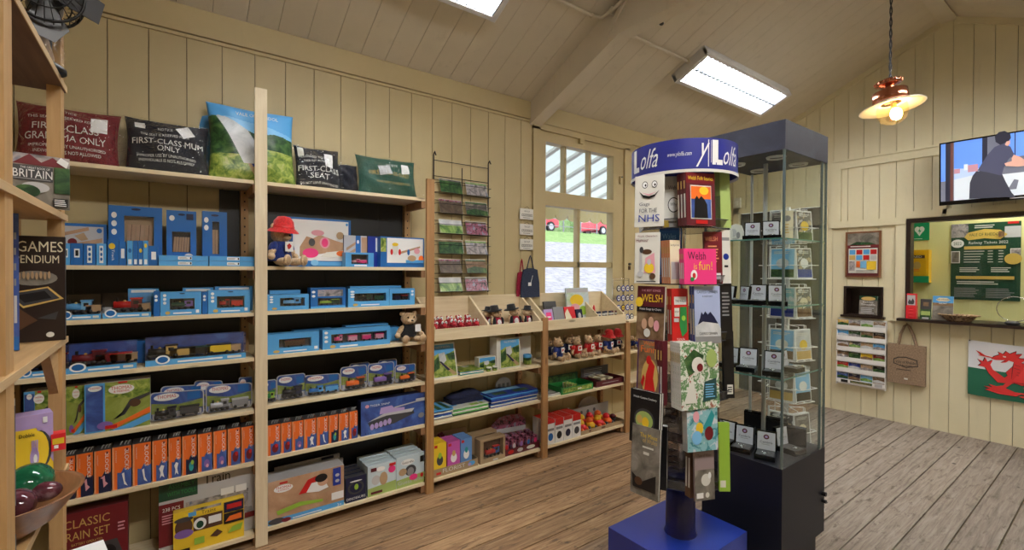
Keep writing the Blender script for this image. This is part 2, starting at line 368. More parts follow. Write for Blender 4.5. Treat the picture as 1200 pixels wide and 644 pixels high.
WIN = (2.70, 3.87, 1.0, 2.815)
struct(planks('Y', WX, BY, EY, .104, .1715, lambda y: PZ+.02, [WIN], 'wall_paint', .018).obj('wall_left'))
HATCH = (-1.43, .55, 1.06, 2.085); DOOR = (-3.17, -2.205, 0, 2.31); NICHE = (-1.975, -1.62, 1.065, 1.39)
struct(planks('X', EY, WX, RX, -1.949, .1415, lambda x: roof(x)+.02, [HATCH, DOOR, NICHE], 'gable_paint', .018).obj('wall_far'))
m = MB(); m.box((RX, BY, 0), (RX+.08, EY, PZ+.02), 'wall_paint'); struct(m.obj('wall_right'))
m = MB(); m.prism([(WX, 0), (RX, 0), (RX, roof(RX)+.02), (RGX, RZ+.02), (WX, PZ+.02)], (0, BY, 0), (1, 0, 0), (0, 0, 1), (0, -.08, 0), 'wall_paint'); struct(m.obj('wall_back'))
# floor
m = MB(); x = -.64-.175*16
m.box((WX-.1, BY-.1, -.06), (RX+.1, EY+.1, -.012), 'groove')
while x < RX:
    a, b = max(WX-.02, x+.0025), min(RX, x+.1725)
    if b > a: a += .0016; b -= .0016; m.box((a, BY, -.012), (b, EY+.02, 0), 'floorboards')
    x += .175
struct(m.obj('floor'))
# ceiling of painted boards running up the slope
m = MB()
ys = [BY]; y = .055
while y > BY: y -= .1725
while y < EY+.05:
    if y > BY: ys.append(y)
    y += .1725
ys.append(EY+.05)
for y0, y1 in zip(ys, ys[1:]):
    for x0, x1 in ((WX-.02, RGX-.05), (RGX+.05, RX+.02)):
        P = [(x0, roof(x0)), (x1, roof(x1)), (x1, roof(x1)+.02), (x0, roof(x0)+.02)]
        m.prism(P, (0, y0+.0015, 0), (1, 0, 0), (0, 0, 1), (0, y1-y0-.003, 0), 'ceiling_paint')
for x0, x1 in ((WX-.3, RGX), (RGX, RX+.3)):
    m.prism([(x0, roof(x0)+.02), (x1, roof(x1)+.02), (x1, roof(x1)+.1), (x0, roof(x0)+.1)], (0, BY-.1, 0), (1, 0, 0), (0, 0, 1), (0, EY-BY+.3, 0), 'groove')
m.box((RGX-.06, BY, RZ-.045), (RGX+.06, EY, RZ-.02), 'ceiling_paint')
struct(m.obj('ceiling'))
# wall plate and gable mouldings
m = MB(); m.box((WX, BY, 2.885), (WX+.022, 2.595, PZ+.005), 'wall_paint'); m.box((WX, 2.725, 2.885), (WX+.022, EY, PZ+.005), 'wall_paint'); m.box((WX, BY, 2.862), (WX+.012, 2.595, 2.88), 'wall_paint'); struct(m.obj('trim_1', bevel=.004))
m = MB()
for x0, x1 in ((WX, RGX-.06), (RGX+.06, RX)):
    m.prism([(x0, roof(x0)-.06), (x1, roof(x1)-.06), (x1, roof(x1)), (x0, roof(x0))], (0, EY-.022, 0), (1, 0, 0), (0, 0, 1), (0, .022, 0), 'gable_paint')
struct(m.obj('trim_2'))
# raised panel mouldings on the end wall
m = MB()
def rail(x0, x1, z0, z1, d=.02): m.box((x0, EY-d, z0), (x1, EY, z1), 'gable_paint')
rail(-2.1, .9, 2.69, 2.785); rail(-2.1, .9, 2.77, 2.79, .032); rail(-2.1, -2.01, 2.035, 2.69); rail(-2.1, -1.435, 2.035, 2.075, .03); rail(-2.1, -1.435, 2.075, 2.11, .018)
rail(-1.52, -1.435, 1.06, 2.035); rail(-1.56, -1.43, 1.045, 1.065, .03); rail(-1.16, -1.13, 2.11, 2.69); rail(-1.435, .9, 2.09, 2.16)
struct(m.obj('trim_3', bevel=.004))
# window: frame with three panes over two
m = MB(); y0, y1, z0, z1 = WIN; F = 'wall_paint'; xo, xi = WX-.09, WX+.02
def fr(a, b, c, d, x0=WX-.075, x1=WX-.02): m.box((x0, a, c), (x1, b, d), F)
for a, b, c, d in ((y0-.07, y0+.01, z0-.02, z1+.02), (y1-.01, y1+.07, z0-.02, z1+.02), (y0-.07, y1+.07, z1+.0, z1+.055)): m.box((WX, a, c), (WX+.022, b, d), F)
m.box((WX, y0-.09, z1+.055), (WX+.035, y1+.09, z1+.075), F); m.box((WX-.05, y0-.05, z0-.03), (WX+.05, y1+.05, z0), F)
fr(y0, 2.79, z0, z1, WX-.09, WX+.0); fr(3.705, y1, z0, z1, WX-.09, WX+.0); fr(2.79, 3.705, 2.725, z1, WX-.09, WX+.0); fr(2.79, 3.705, 2.145, 2.275, WX-.09, WX+.0); fr(2.79, 3.705, z0, 1.1)
fr(3.035, 3.065, 2.275, 2.725); fr(3.37, 3.4, 2.275, 2.725); fr(3.215, 3.25, 1.1, 2.145); fr(2.79, 3.705, 1.58, 1.635)
m.box((WX+.0, 3.2, z1-.045), (WX+.03, 3.26, z1), F)
wo = m.obj('window_1', bevel=.004); struct(wo)
m = MB(); m.box((WX-.05, 2.79, 1.1), (WX-.046, 3.705, 2.725), 'pane'); m.obj('glass', wo)
m = MB(); m.cyl((WX, 3.81, 2.52), .008, .03, 'nickel_dark', 8, 'x'); m.box((WX+.0, 3.795, 2.45), (WX+.02, 3.825, 2.53), F); m.box((WX, 3.92, 1.56), (WX+.03, 3.95, 1.6), 'brown'); m.cyl((WX, 3.935, 1.62), .014, .04, 'nickel_dark', 10, 'x'); m.obj('latch', wo)
# doorway in the end wall with a grey panelled door
m = MB()
for a, b, c, d in ((-3.235, -3.165, 0, 2.37), (-2.21, -2.145, 0, 2.3), (-3.235, -2.145, 2.3, 2.37)): m.box((a, EY-.02, c), (b, EY+.03, d), 'gable_paint')
flat('door_grey', (.10, .10, .095), .5); flat('door_dark', (.045, .038, .032), .5)
m.box((-3.16, EY+.07, 0.0), (-2.215, EY+.1, 2.3), 'door_dark')
for a, b in ((-3.16, -3.06), (-2.32, -2.215), (-2.86, -2.72)): m.box((a, EY+.05, 0), (b, EY+.07, 2.3), 'door_grey')
for a, b in ((0, .2), (1.0, 1.14), (2.15, 2.3)): m.box((-3.06, EY+.052, a), (-2.32, EY+.07, b), 'door_dark')
do = m.obj('door_1', bevel=.003); struct(do)
m = MB(); m.cyl((-2.29, EY+.0, 1.02), .012, .05, 'chrome', 10, 'y'); m.box((-2.4, EY-.01, 1.01), (-2.28, EY+.0, 1.03), 'chrome'); m.obj('door_handle', do)
# rafter, strut and collar tie of the roof truss
m = MB()
def seg(P): m.prism(P, (0, 2.6, 0), (1, 0, 0), (0, 0, 1), (0, .12, 0), 'ceiling_paint')
xb = -2.24; zb = 3.237
seg([(WX, 2.84), (xb, zb), (RX+.0, zb-.0), (RX, zb+.0001), (RX, zb+.14), (xb-.06, zb+.14), (xb-.06, roof(xb-.06)-.001), (WX, PZ-.001)])
tb = m.obj('trim_4', bevel=.004); struct(tb)
m = MB(); m.prism([(xb-.1, zb+.0), (xb+.16, roof(xb+.16)), (xb+.1, roof(xb+.1)), (xb-.15, zb-.0)], (0, 2.592, 0), (1, 0, 0), (0, 0, 1), (0, .13, 0), 'ceiling_paint')
m.prism([(xb, roof(xb)-.22), (RGX, RZ-.2), (RGX, RZ), (xb, roof(xb))], (0, 2.61, 0), (1, 0, 0), (0, 0, 1), (0, .1, 0), 'ceiling_paint')
m.prism([(RX, roof(RX)-.22), (RGX, RZ-.2), (RGX, RZ), (RX, roof(RX))], (0, 2.61, 0), (1, 0, 0), (0, 0, 1), (0, .1, 0), 'ceiling_paint'); struct(m.obj('trim_5', bevel=.003))
# ticket office behind the hatch
m = MB(); OY = 6.78
m.box((-2.0, OY, 0), (1.2, OY+.05, 2.6), 'office_paint'); m.box((-2.05, EY+.09, 0), (-2.0, OY+.05, 2.6), 'office_paint'); m.box((1.2, EY+.09, 0), (1.25, OY+.05, 2.6), 'office_paint')
for i in range(18):
    x = -1.92+i*.17; m.box((x, OY-.004, 0), (x+.165, OY, 2.6), 'office_paint')
struct(m.obj('wall_office'))
m = MB(); m.box((-2.05, EY+.09, 2.6), (1.25, OY+.05, 2.65), 'ceiling_paint'); struct(m.obj('ceiling_office')); m = MB(); m.box((-2.05, EY+.09, -.05), (1.25, OY+.05, 0), 'ltgrey'); struct(m.obj('floor_office'))
# ---------------------------------------------------------------- ceiling lights
def louvre_light(label, x0, y0, y1, sgn=1, tube='tube_light'):
    """recessed-louvre fluorescent fitting screwed flat to the sloping ceiling"""
    ang = math.atan(SL)*sgn; wd = .36; ln = y1-y0
    cx = x0; o = thing('ceiling_light', label, 'light', (cx, (y0+y1)/2, roof(cx)-.002), 0, None); o.rotation_euler = (0, -ang, 0)
    h = .085; b = MB(); t = .012
    b.box((-wd/2, -ln/2, -t), (wd/2, ln/2, 0), 'enamel_white')
    for s in (-1, 1):
        b.hexa([(s*wd/2, -ln/2, -h), (s*(wd/2-.035), -ln/2, -h), (s*(wd/2-.035), ln/2, -h), (s*wd/2, ln/2, -h), (s*wd/2, -ln/2, -t), (s*(wd/2-.035), -ln/2, -t), (s*(wd/2-.035), ln/2, -t), (s*wd/2, ln/2, -t)], 'enamel_white')
        b.box((-wd/2, min(s*ln/2, s*(ln/2-.04)), -h), (wd/2, max(s*ln/2, s*(ln/2-.04)), -t), 'enamel_white')
    b.obj('housing', o, bevel=.006)
    for s in (-1, 1):
        c = MB(); c.box((s*.07-.055, -ln/2+.045, -.045), (s*.07+.055, ln/2-.045, -.035), tube); c.obj('tube', o)
    g = MB(); n = 22
    for i in range(n+1):
        y = -ln/2+.045+(ln-.09)*i/n; g.box((-wd/2+.036, y-.0035, -h+.002), (wd/2-.036, y+.0035, -h+.03), 'louvre')
    g.box((-.006, -ln/2+.04, -h), (.006, ln/2-.04, -h+.032), 'louvre'); g.obj('louvre', o)
    return o
flat('enamel_white', (.75, .75, .76), .4); flat('louvre', (.06, .065, .075), .35, .2)
louvre_light('white louvred fluorescent light beyond the roof truss, above the glass case', -2.42, 3.72, 5.32)
louvre_light('white louvred fluorescent light cut off by the top edge, before the roof truss', -2.5, .22, 1.80)
for a, b in ((.25, 1.8), (3.72, 5.3)): louvre_light('louvred fluorescent light on the right ceiling slope '+('near the truss' if a < 1 else 'near the ticket hatch'), .14, a, b, -1, 'tube_light_fill')  # unseen pair assumed on this slope, boosted to fill the shelves from the front
# surface conduits
def onC(px, py, off=.03):
    d = ray(px, py); t = (PZ-off-SL*WX-EYE)/(d[2]-SL*d[0]); return CAMP+d*t
def tube_on(pts, r=.013): 
    c = MB(); c.tube(pts, r, 'ceiling_paint', 8)
    for p in pts[::2]: c.cyl((p[0], p[1]-.01, p[2]-.0), .019, .02, 'ceiling_paint', 10, 'y')
    return c
c = tube_on([(-2.4, 1.79, roof(-2.4)-.02), (-2.4, 2.2, roof(-2.4)-.02), (-2.4, 2.5, roof(-2.4)-.02), (-2.38, 2.575, roof(-2.38)-.03), (-2.3, 2.578, roof(-2.3)-.06), (-1.7, 2.58, roof(-1.9)-.05)])
tag(c.obj('cable_conduit'), 'cream painted cable conduit crossing the ceiling to the near side of the truss', 'pipe')
c = tube_on([(-2.41, 2.74, roof(-2.41)-.02), (-2.41, 3.2, roof(-2.41)-.02), (-2.41, 3.71, roof(-2.41)-.02)])
tag(c.obj('cable_conduit'), 'short cream conduit running from the truss to the louvred light above the glass case', 'pipe')
c = tube_on([(-2.22, 2.755, roof(-2.22)-.03), (-2.0, 2.74, roof(-2.0)-.03), (-1.6, 2.74, roof(-1.6)-.03)])
tag(c.obj('cable_conduit'), 'cream conduit climbing beside the far side of the truss', 'pipe')
p = onC(774, 23, .0); c = MB(); c.cyl((p[0], p[1], p[2]-.03), .03, .03, 'offwhite', 14); c.tube([(p[0], p[1], p[2]-.04), (p[0]-.03, p[1]-.03, p[2]-.03), (p[0]-.12, p[1]-.1, p[2]-.06)], .005, 'offwhite'); c.ell((p[0]+.01, p[1], p[2]-.035), (.018, .018, .014), 'dkgrey')
tag(c.obj('ceiling_sensor'), 'small white round ceiling sensor above the conduit beyond the truss', 'sensor')
# pendant lamp
P0 = on_y(1043, 112, 4.25); lz = P0[2]
o = thing('pendant_lamp', 'copper station pendant lamp with cream shade and glowing globe hung on twisted flex', 'lamp', (P0[0], P0[1], lz))
m = MB(); tp = roof(P0[0])-lz-.02
for s in (0, PI): m.tube([(.006*math.cos(k*.9+s), .006*math.sin(k*.9+s), .12+(tp-.12)*k/44) for k in range(45)], .0045, 'black', 5)
m.obj('flex', o)
m = MB(); m.lathe([(.006, .135), (.02, .13), (.05, .115), (.075, .105), (.08, .085), (.06, .075), (.035, .068), (.03, .045), (.045, .04), (.085, .035), (.105, .028), (.108, -.045), (.1, -.055), (.001, -.055)], 'copper', 28)
for k in range(16): a = 2*PI*k/16; m.ell((.078*math.cos(a), .078*math.sin(a), .098), (.009, .009, .009), 'copper', 6)
cp = m.obj('copper_cap', o); cp.rotation_euler = (.0, -.12, 0)
m = MB(); m.lathe([(.06, -.05), (.1, -.052), (.19, -.085), (.196, -.09), (.19, -.092), (.1, -.062), (.06, -.06)], 'enamel', 36); m.obj('lamp_shade', o).rotation_euler = (0, -.12, 0)
m = MB(); m.lathe([(.086+.0, -.06), (.094, -.1), (.092, -.14), (.075, -.185), (.04, -.208), (.001, -.214)], 'bulb_glass', 24); gg = m.obj('glass_globe', o); gg.rotation_euler = (0, -.12, 0)
m = MB(); m.ell((.02, 0, -.145), (.036, .036, .045), 'filament', 14); m.cyl((.012, 0, -.1), .018, .04, 'gold', 12); m.obj('bulb', gg)
# light switch on the end wall
m = MB(); m.box((-3.225, EY-.035, 2.38), (-3.14, EY-.001, 2.51), 'offwhite'); m.box((-3.2, EY-.042, 2.41), (-3.165, EY-.034, 2.47), 'white')
tag(m.obj('light_switch'), 'white light switch on the end wall above the doorway', 'switch')
# ---------------------------------------------------------------- outside the window
m = MB(); m.add([(WX-.1, -6, -.02), (-4.6, -6, -.02), (-25, -6, 3.95), (-25, 45, 3.95), (-4.6, 45, -.02), (WX-.1, 45, -.02)], [(0, 1, 4, 5)], 'pebble')
m.add([(-4.6, -6, -.02), (-17.6, -6, 2.98), (-17.6, 45, 2.98), (-4.6, 45, -.02)], [(0, 1, 2, 3)], 'pebble')
g = m.obj('ground'); g['kind'] = 'structure'
m = MB(); m.add([(-17.6, -6, 2.98), (-21, -6, 3.9), (-21, 60, 3.9), (-17.6, 45, 2.98)], [(0, 1, 2, 3)], 'grass_mat'); m.add([(-21, -6, 3.9), (-45, -6, 4.4), (-45, 90, 4.4), (-21, 60, 3.9)], [(0, 1, 2, 3)], 'pebble')
g = m.obj('grass_bank'); g['kind'] = 'stuff'; g['label'] = 'strip of mown grass between the gravel and the car park outside'; g['category'] = 'grass'
m = MB()
picture('hedge_leaf', [(.1, .2, .05), (.22, .33, .12), (.36, .45, .22)], 2, .9)
for i in range(60): m.ell((-40+U(-1, 1), 10+i*1.3, 6.2+U(-.5, .6)), (1.4, 1.5, 2.6), 'hedge_leaf', 8)
g = m.obj('hedge'); g['kind'] = 'stuff'; g['label'] = 'pale green hedge beyond the car park outside the window'; g['category'] = 'hedge'
# picket fence
o = thing('fence', 'thin grey rail fence across the far edge of the gravel outside the window', 'fence', (-21.6, 22, 3.93))
for z in (.35, .8, 1.2): m = MB(); m.box((-.02, -8, z), (.02, 1.2, z+.04), 'grey'); m.obj('rail', o)
for i in range(7): m = MB(); m.box((-.03, -8+i*1.5, 0), (.03, -7.94+i*1.5, 1.3), 'grey'); m.obj('post', o)
# cars
def car(label, loc, col):
    o = thing('car', label, 'car', loc, -L90)
    m = MB(); L = 4.0; P = [(-2, .3), (-2, .75), (-1.75, .85), (-1.15, .95), (-.55, 1.42), (.95, 1.42), (1.6, .98), (1.95, .9), (2, .35), (1.55, .3), (1.45, .55), (1.2, .62), (.95, .55), (.85, .3), (-.95, .3), (-1.05, .55), (-1.3, .62), (-1.55, .55), (-1.65, .3)]
    m.prism(P, (0, -.8, 0), (1, 0, 0), (0, 0, 1), (0, 1.6, 0), col); m.obj('body', o, bevel=.05)
    m = MB(); m.prism([(-1.0, .95), (-.5, 1.35), (.2, 1.35), (.2, .95)], (0, -.815, 0), (1, 0, 0), (0, 0, 1), (0, .01, 0), 'dkgrey'); m.prism([(.28, .95), (.28, 1.35), (.9, 1.35), (1.4, .98)], (0, -.815, 0), (1, 0, 0), (0, 0, 1), (0, .01, 0), 'dkgrey'); m.obj('window', o)
    for x in (-1.3, 1.2):
        for y in (-.84, .64): m = MB(); m.cyl((x, y, .32), .31, .2, 'black', 20, 'y'); m.cyl((x, y-.01, .32), .19, .22, 'ltgrey', 14, 'y'); m.obj('wheel', o)
p = on_x(700, 276, -23); flat('car_red', (.75, .08, .1), .25)
o = car('red hatchback parked beyond the gravel outside the window', (-23, p[1]+.9, 3.99), 'car_red'); 
car('pink-red car mostly hidden at the left edge of the window view', (-23, on_x(640, 276, -23)[1]-1.6, 3.99), 'car_red')
# platform canopy with scalloped valance
o = thing('platform_canopy', 'glazed platform canopy with yellow scalloped valance outside the window', 'canopy', (WX-.1, 3, 3.1))
flat('canopy_white', (.8, .79, .74), .6); flat('canopy_cream', (.55, .42, .17), .5)
m, n, l, b = _new('canopy_glazing'); b.inputs['Base Color'].default_value = (.85, .87, .85, 1); b.inputs['Roughness'].default_value = .6; n.remove(b)
d1 = n.new('ShaderNodeBsdfDiffuse'); d1.inputs[0].default_value = (.8, .82, .8, 1); t1 = n.new('ShaderNodeBsdfTranslucent'); t1.inputs[0].default_value = (.85, .88, .86, 1); mx = n.new('ShaderNodeMixShader'); mx.inputs[0].default_value = .6
l.new(d1.outputs[0], mx.inputs[1]); l.new(t1.outputs[0], mx.inputs[2]); l.new(mx.outputs[0], n['Material Output'].inputs[0])
ca = on_x(680, 243, -5.3)[2]-3.1
m = MB(); m.add([(0, -6, 0), (-1.95, -6, ca+.02), (-1.95, 9, ca+.02), (0, 9, 0), (0, -6, .012), (-1.95, -6, ca+.032), (-1.95, 9, ca+.032), (0, 9, .012)], [(0, 1, 2, 3), (4, 7, 6, 5)], 'canopy_glazing'); m.obj('glazing', o)
for i in range(42):
    y = -5.8+i*.35; m = MB(); m.hexa([(0, y, -.04), (-1.95, y, ca-.02), (-1.95, y+.06, ca-.02), (0, y+.06, -.04), (0, y, -.005), (-1.95, y, ca+.015), (-1.95, y+.06, ca+.015), (0, y+.06, -.005)], 'canopy_white'); m.obj('rafter', o)
m = MB(); P = [(-6, .0)]
zb = on_x(680, 254, -5.3)[2]-3.1-ca
k = 60; P = [(9, .05), (-6, .05)]
for i in range(k):
    y = -6+15*i/k
    for j in range(6): a = PI*j/6; P.append((y+.25*(1-math.cos(a))/2, zb-.085*math.sin(a)))
P.append((9, zb)); m.prism(P, (-1.95, 0, ca), (0, 1, 0), (0, 0, 1), (-.03, 0, 0), 'canopy_cream'); m.obj('valance', o)
for y in (-2.5, 3.0-3.6+4.4+3.2): m = MB(); m.cyl((-1.85, y, -3.1), .06, 3.1+ca, 'canopy_cream', 12); m.obj('column', o)
# ---------------------------------------------------------------- shelving along the left wall
FX = -2.95; DEP = .285
ZS = dict(a=[2.045, 1.566, 1.309, 1.057, .764, .473, .066], b=[2.045, 1.568, 1.312, 1.059, .777, .481, .078], c=[1.053, .771, .478, .079])
def shelf(parent, y0, y1, z, th=.02, mat='pine_y'): m = MB(); m.box((FX-DEP, y0, z-th), (FX-.001, y1, z), mat); return m.obj('shelf', parent, bevel=.002)
def upright(parent, y, z, mat='pine_z', wd=.061): m = MB(); m.box((FX, y-wd/2, 0), (FX+.022, y+wd/2, z), mat); return m.obj('upright', parent, bevel=.003)
def rear(parent, y, z, side=1, mat='honey_z'):
    m = MB(); m.box((FX-DEP-.012, y-.02, 0), (FX-DEP+.03, y+.02, z), mat); 
    for i in range(int(z/.05)):
        zz = .05+i*.05; m.poly([(FX-DEP+.0305, y-.004, zz), (FX-DEP+.0305, y+.004, zz), (FX-DEP+.0305, y+.004, zz+.01), (FX-DEP+.0305, y-.004, zz+.01)], 'black')
    for i in range(int(z/.05)):
        zz = .05+i*.05; m.poly([(FX-DEP+.008, y-.0205, zz), (FX-DEP+.018, y-.0205, zz), (FX-DEP+.018, y-.0205, zz+.01), (FX-DEP+.008, y-.0205, zz+.01)], 'black')
    return m.obj('rear_upright', parent)
def side_rail(parent, y, z): m = MB(); m.box((FX-DEP+.03, y-.015, z-.07), (FX-.002, y+.015, z-.022), 'brown_pine_z'); return m.obj('side_rail', parent)
def panel(parent, y0, y1, z0, z1): 
    m = MB(); n = max(1, round((y1-y0)/.19)); w_ = (y1-y0)/n
    for i in range(n): m.box((FX-DEP-.012, y0+w_*i-.002, z0), (FX-DEP-.004-.002*(i%2), y0+w_*(i+1)+.002, z1), 'black_panel')
    return m.obj('back_panel', parent)
o = thing('shelving_unit', 'tall pine shelving unit of two bays full of boxed toys against the left wall', 'shelving', (0, 0, 0))
for z in ZS['a']: shelf(o, -.6, .40, z)
for z in ZS['b']: shelf(o, .463, 1.442, z)
upright(o, .4325, 2.555); upright(o, 1.474, 2.177, 'old_pine_z', .056); upright(o, -.63, 2.1)
for y, z in ((.385, 2.02), (.48, 2.02), (1.425, 2.02), (-.58, 2.02)): rear(o, y, z)
for y, zs in ((.41, ZS['a']), (1.43, ZS['b'])):
    for z in zs: side_rail(o, y, z)
panel(o, -.56, .36, .5, 1.55); panel(o, .26, .36, 1.56, 2.02); panel(o, .5, 1.4, .06, 2.02)
o = thing('shelving_unit', 'lower pine shelving unit of two bays with sloping plush trays on top, below the window', 'shelving', (0, 0, 0))
for z in ZS['c'][1:]: shelf(o, 1.505, 2.488, z); shelf(o, 2.556, 3.53, z)
upright(o, 2.521, 1.16, 'old_pine_z', .058); upright(o, 3.566, 1.05, 'old_pine_z', .062)
for y in (2.47, 3.5, 1.54): rear(o, y, 1.0, mat='old_pine_z')
for y in (2.48, 3.51):
    for z in ZS['c'][1:]: side_rail(o, y, z)
for (y0, y1, dv) in ((1.506, 2.49, 1.96), (2.55, 3.53, 3.16)):
    zf, zb_ = 1.053, 1.19
    m = MB(); m.box((FX-.0, y0, 1.053), (FX+.02, y1, 1.135), 'pine_y'); m.obj('tray_front', o, bevel=.002)
    m = MB(); m.hexa([(FX, y0, 1.055), (FX-DEP, y0, 1.10), (FX-DEP, y1, 1.10), (FX, y1, 1.055), (FX, y0, 1.065), (FX-DEP, y0, 1.11), (FX-DEP, y1, 1.11), (FX, y1, 1.065)], 'pine_y'); m.obj('tray_base', o)
    m = MB(); m.box((FX-DEP-.01, y0, 1.06), (FX-DEP+.004, y1, 1.345), 'pine_y'); m.obj('tray_back', o, bevel=.002)
    for yy in (y0, y1-.018, dv):
        m = MB(); m.prism([(0, 1.06), (-DEP+.004, 1.10), (-DEP+.004, 1.345), (0, 1.145)], (FX, yy, 0), (1, 0, 0), (0, 0, 1), (0, .018, 0), 'pine_y'); m.obj('tray_divider', o, bevel=.002)
o = thing('shelving_unit', 'end bay of pine shelves half hidden behind the book spinner', 'shelving', (0, 0, 0))
for z in ZS['c'][1:]+[1.07]: shelf(o, 3.6, 4.3, z-.003)
upright(o, 4.33, 1.1, 'old_pine_z')
# ---------------------------------------------------------------- products, placed on a shelf from where they show
def slot(px0, px1, yt, z, back=.03, yc=None):
    X = FX-back; yc = yc if yc else (yt+4)
    a = on_x(px0, yc, X)[1]; b = on_x(px1, yc, X)[1]; h = on_x((px0+px1)/2, yt, X)[2]-z
    return (X, (a+b)/2, z+.0008), b-a, h
BX = 'blue'
def carton(name, label, cat, s, d, face, side=None, prints=(), group=None, rz=L90, tilt=0, top=None, rprints=None, lprints=None):
    loc, w_, h = s; m = MB(); m.box((-w_/2, 0, 0), (w_/2, d, h), side or face, front=face, top=top or side or face)
    m.front(w_, h, prints)
    if lprints: m.prints((-w_/2, d, 0), (0, -1, 0), (0, 0, 1), d, h, lprints)
    if rprints: m.prints((w_/2, 0, 0), (0, 1, 0), (0, 0, 1), d, h, rprints)
    o = m.obj(name, None, loc, rz, tilt); tag(o, label, cat, group); return o
def train(m, L, H, body, cab, x=0, y=0, z=0, dep=.03, boiler=None, wheels=4, wheel='black'):
    """small toy engine, L long, standing on z, facing left"""
    r = H*.16
    m.box((x-L/2, y-dep/2, z+r*.9), (x+L/2, y+dep/2, z+r*1.5+H*.06), 'dkgrey')
    m.lathe([(.0005, 0), (H*.26, 0), (H*.26, L*.62), (.0005, L*.62)], boiler or body, 12, (x-L*.46, y, z+H*.5), 'x')
    m.box((x+L*.1, y-dep*.5, z+H*.25), (x+L*.46, y+dep*.5, z+H*.9), cab); m.box((x+L*.07, y-dep*.56, z+H*.9), (x+L*.5, y+dep*.56, z+H), body)
    m.cyl((x-L*.34, y, z+H*.7), H*.09, H*.3, 'black', 8); m.ell((x-L*.1, y, z+H*.74), (H*.1, H*.1, H*.12), 'gold', 8)
    m.box((x+L*.18, y-dep*.52, z+H*.55), (x+L*.36, y-dep*.5, z+H*.8), 'black')
    for i in range(wheels):
        xx = x-L*.4+L*.8*i/(wheels-1)
        for s_ in (-1, 1): m.lathe([(.0005, 0), (r, 0), (r, .004), (.0005, .004)], wheel, 10, (xx, y+s_*dep*.5-.002, z+r), 'y')
def wagon(m, L, H, c, x=0, y=0, z=0, dep=.03, c2=None):
    r = H*.15; m.box((x-L*.46, y-dep/2, z+r*1.2), (x+L*.46, y+dep/2, z+H*.8), c); m.box((x-L*.48, y-dep*.55, z+H*.8), (x+L*.48, y+dep*.55, z+H*.9), c2 or 'dkgrey')
    for i in (-1, 1):
        for s_ in (-1, 1): m.lathe([(.0005, 0), (r, 0), (r, .004), (.0005, .004)], 'black', 10, (x+i*L*.3, y+s_*dep*.5-.002, z+r), 'y')
def window_carton(label, s, d, wn, loads, face='blue', prints=(), group=None, rz=L90, tilt=0, name='boxed_toy_train', cat='toy', inner='dkgrey', tracks=None):
    """carton with a window wn = (x0, z0, x1, z1) in fractions and a toy inside"""
    loc, w_, h = s; o = thing(name, label, cat, loc, rz, group, tilt)
    x0, z0, x1, z1 = wn[0]*w_-w_/2, wn[1]*h, wn[2]*w_-w_/2, wn[3]*h; dd = min(.04, d*.8)
    m = MB(); m.box((-w_/2, dd, 0), (w_/2, d, h), face, front=inner)
    for a, b in (((-w_/2, 0, 0), (x0, dd, h)), ((x1, 0, 0), (w_/2, dd, h)), ((x0, 0, 0), (x1, dd, z0)), ((x0, 0, z1), (x1, dd, h))): m.box(a, b, face)
    m.front(w_, h, prints); m.obj('carton', o)
    if loads:
        m = MB()
        for kind, fx, L, H, c1, c2 in loads:
            xx = x0+(x1-x0)*fx
            if kind == 'e': train(m, L, H, c1, c2, xx, dd*.5, z0+.001, dd*.6)
            else: wagon(m, L, H, c1, xx, dd*.5, z0+.001, dd*.6, c2)
        m.obj('toy_train', o)
    if tracks:
        m = MB(); wv = (x1-x0); hv = z1-z0
        for k in range(tracks):
            a = x0+wv*(.06+.88*k/tracks); b = a+wv*.8/tracks
            sh = wv*.12*(1 if tracks > 1 else 0)
            m.prism([(a, z0+.002), (b, z0+.002), (b+sh*.5, z0+hv*.75), (a+sh*.5, z0+hv*.75)], (0, dd*.5, 0), (1, 0, 0), (0, 0, 1), (0, .01, 0), 'wood_picture')
            m.prism([(a+(b-a)*.45, z0+.002), (a+(b-a)*.52, z0+.002), (a+(b-a)*.52+sh*.5, z0+hv*.75), (a+(b-a)*.45+sh*.5, z0+hv*.75)], (0, dd*.5-.001, 0), (1, 0, 0), (0, 0, 1), (0, .002, 0), 'brown')
        m.obj('wooden_track', o)
    m = MB(); m.box((x0, .001, z0), (x1, .0016, z1), 'plastic'); m.obj('window', o)
    return o
def clear_case(label, s, d, loads, strip='ltblue', back='night_blue', group=None, backh=.97):
    loc, w_, h = s; o = thing('boxed_toy_train', label, 'toy', loc, L90, group)
    m = MB(); m.box((-w_/2, 0, 0), (w_/2, d, h*.14), 'ltgrey', front=strip); m.front(w_, h, [('r', 0, .0, 1, .2, strip), ('e', .16, .2, min(.12, .03/w_), .16, 'white'), ('e', .16, .2, min(.09, .022/w_), .11, 'blue'), ('r', .3, .06, .75, .12, 'white'), ('r', .8, .05, .95, .14, 'offwhite')], 0)
    m.box((-w_/2, d-.004, 0), (w_/2, d, h*backh), back); m.obj('card_base', o)
    m = MB()
    for kind, fx, L, H, c1, c2 in loads:
        xx = -w_/2+w_*fx
        (train if kind == 'e' else wagon)(m, L, H, c1, c2 if kind == 'e' else xx, *((xx, d*.5, h*.2+.001, d*.4) if kind == 'e' else (d*.5, h*.2+.001, d*.4, c2)))
    m.obj('toy_train', o)
    m = MB(); m.box((-w_/2, .002, h*.15), (w_/2, d-.005, h), 'plastic'); m.obj('clear_cover', o, bevel=.006)
    return o
BL3 = [('e', .1, .84, .05, .05, 'white'), ('e', .1, .7, .05, .05, 'white'), ('e', .1, .56, .05, .05, 'white')]
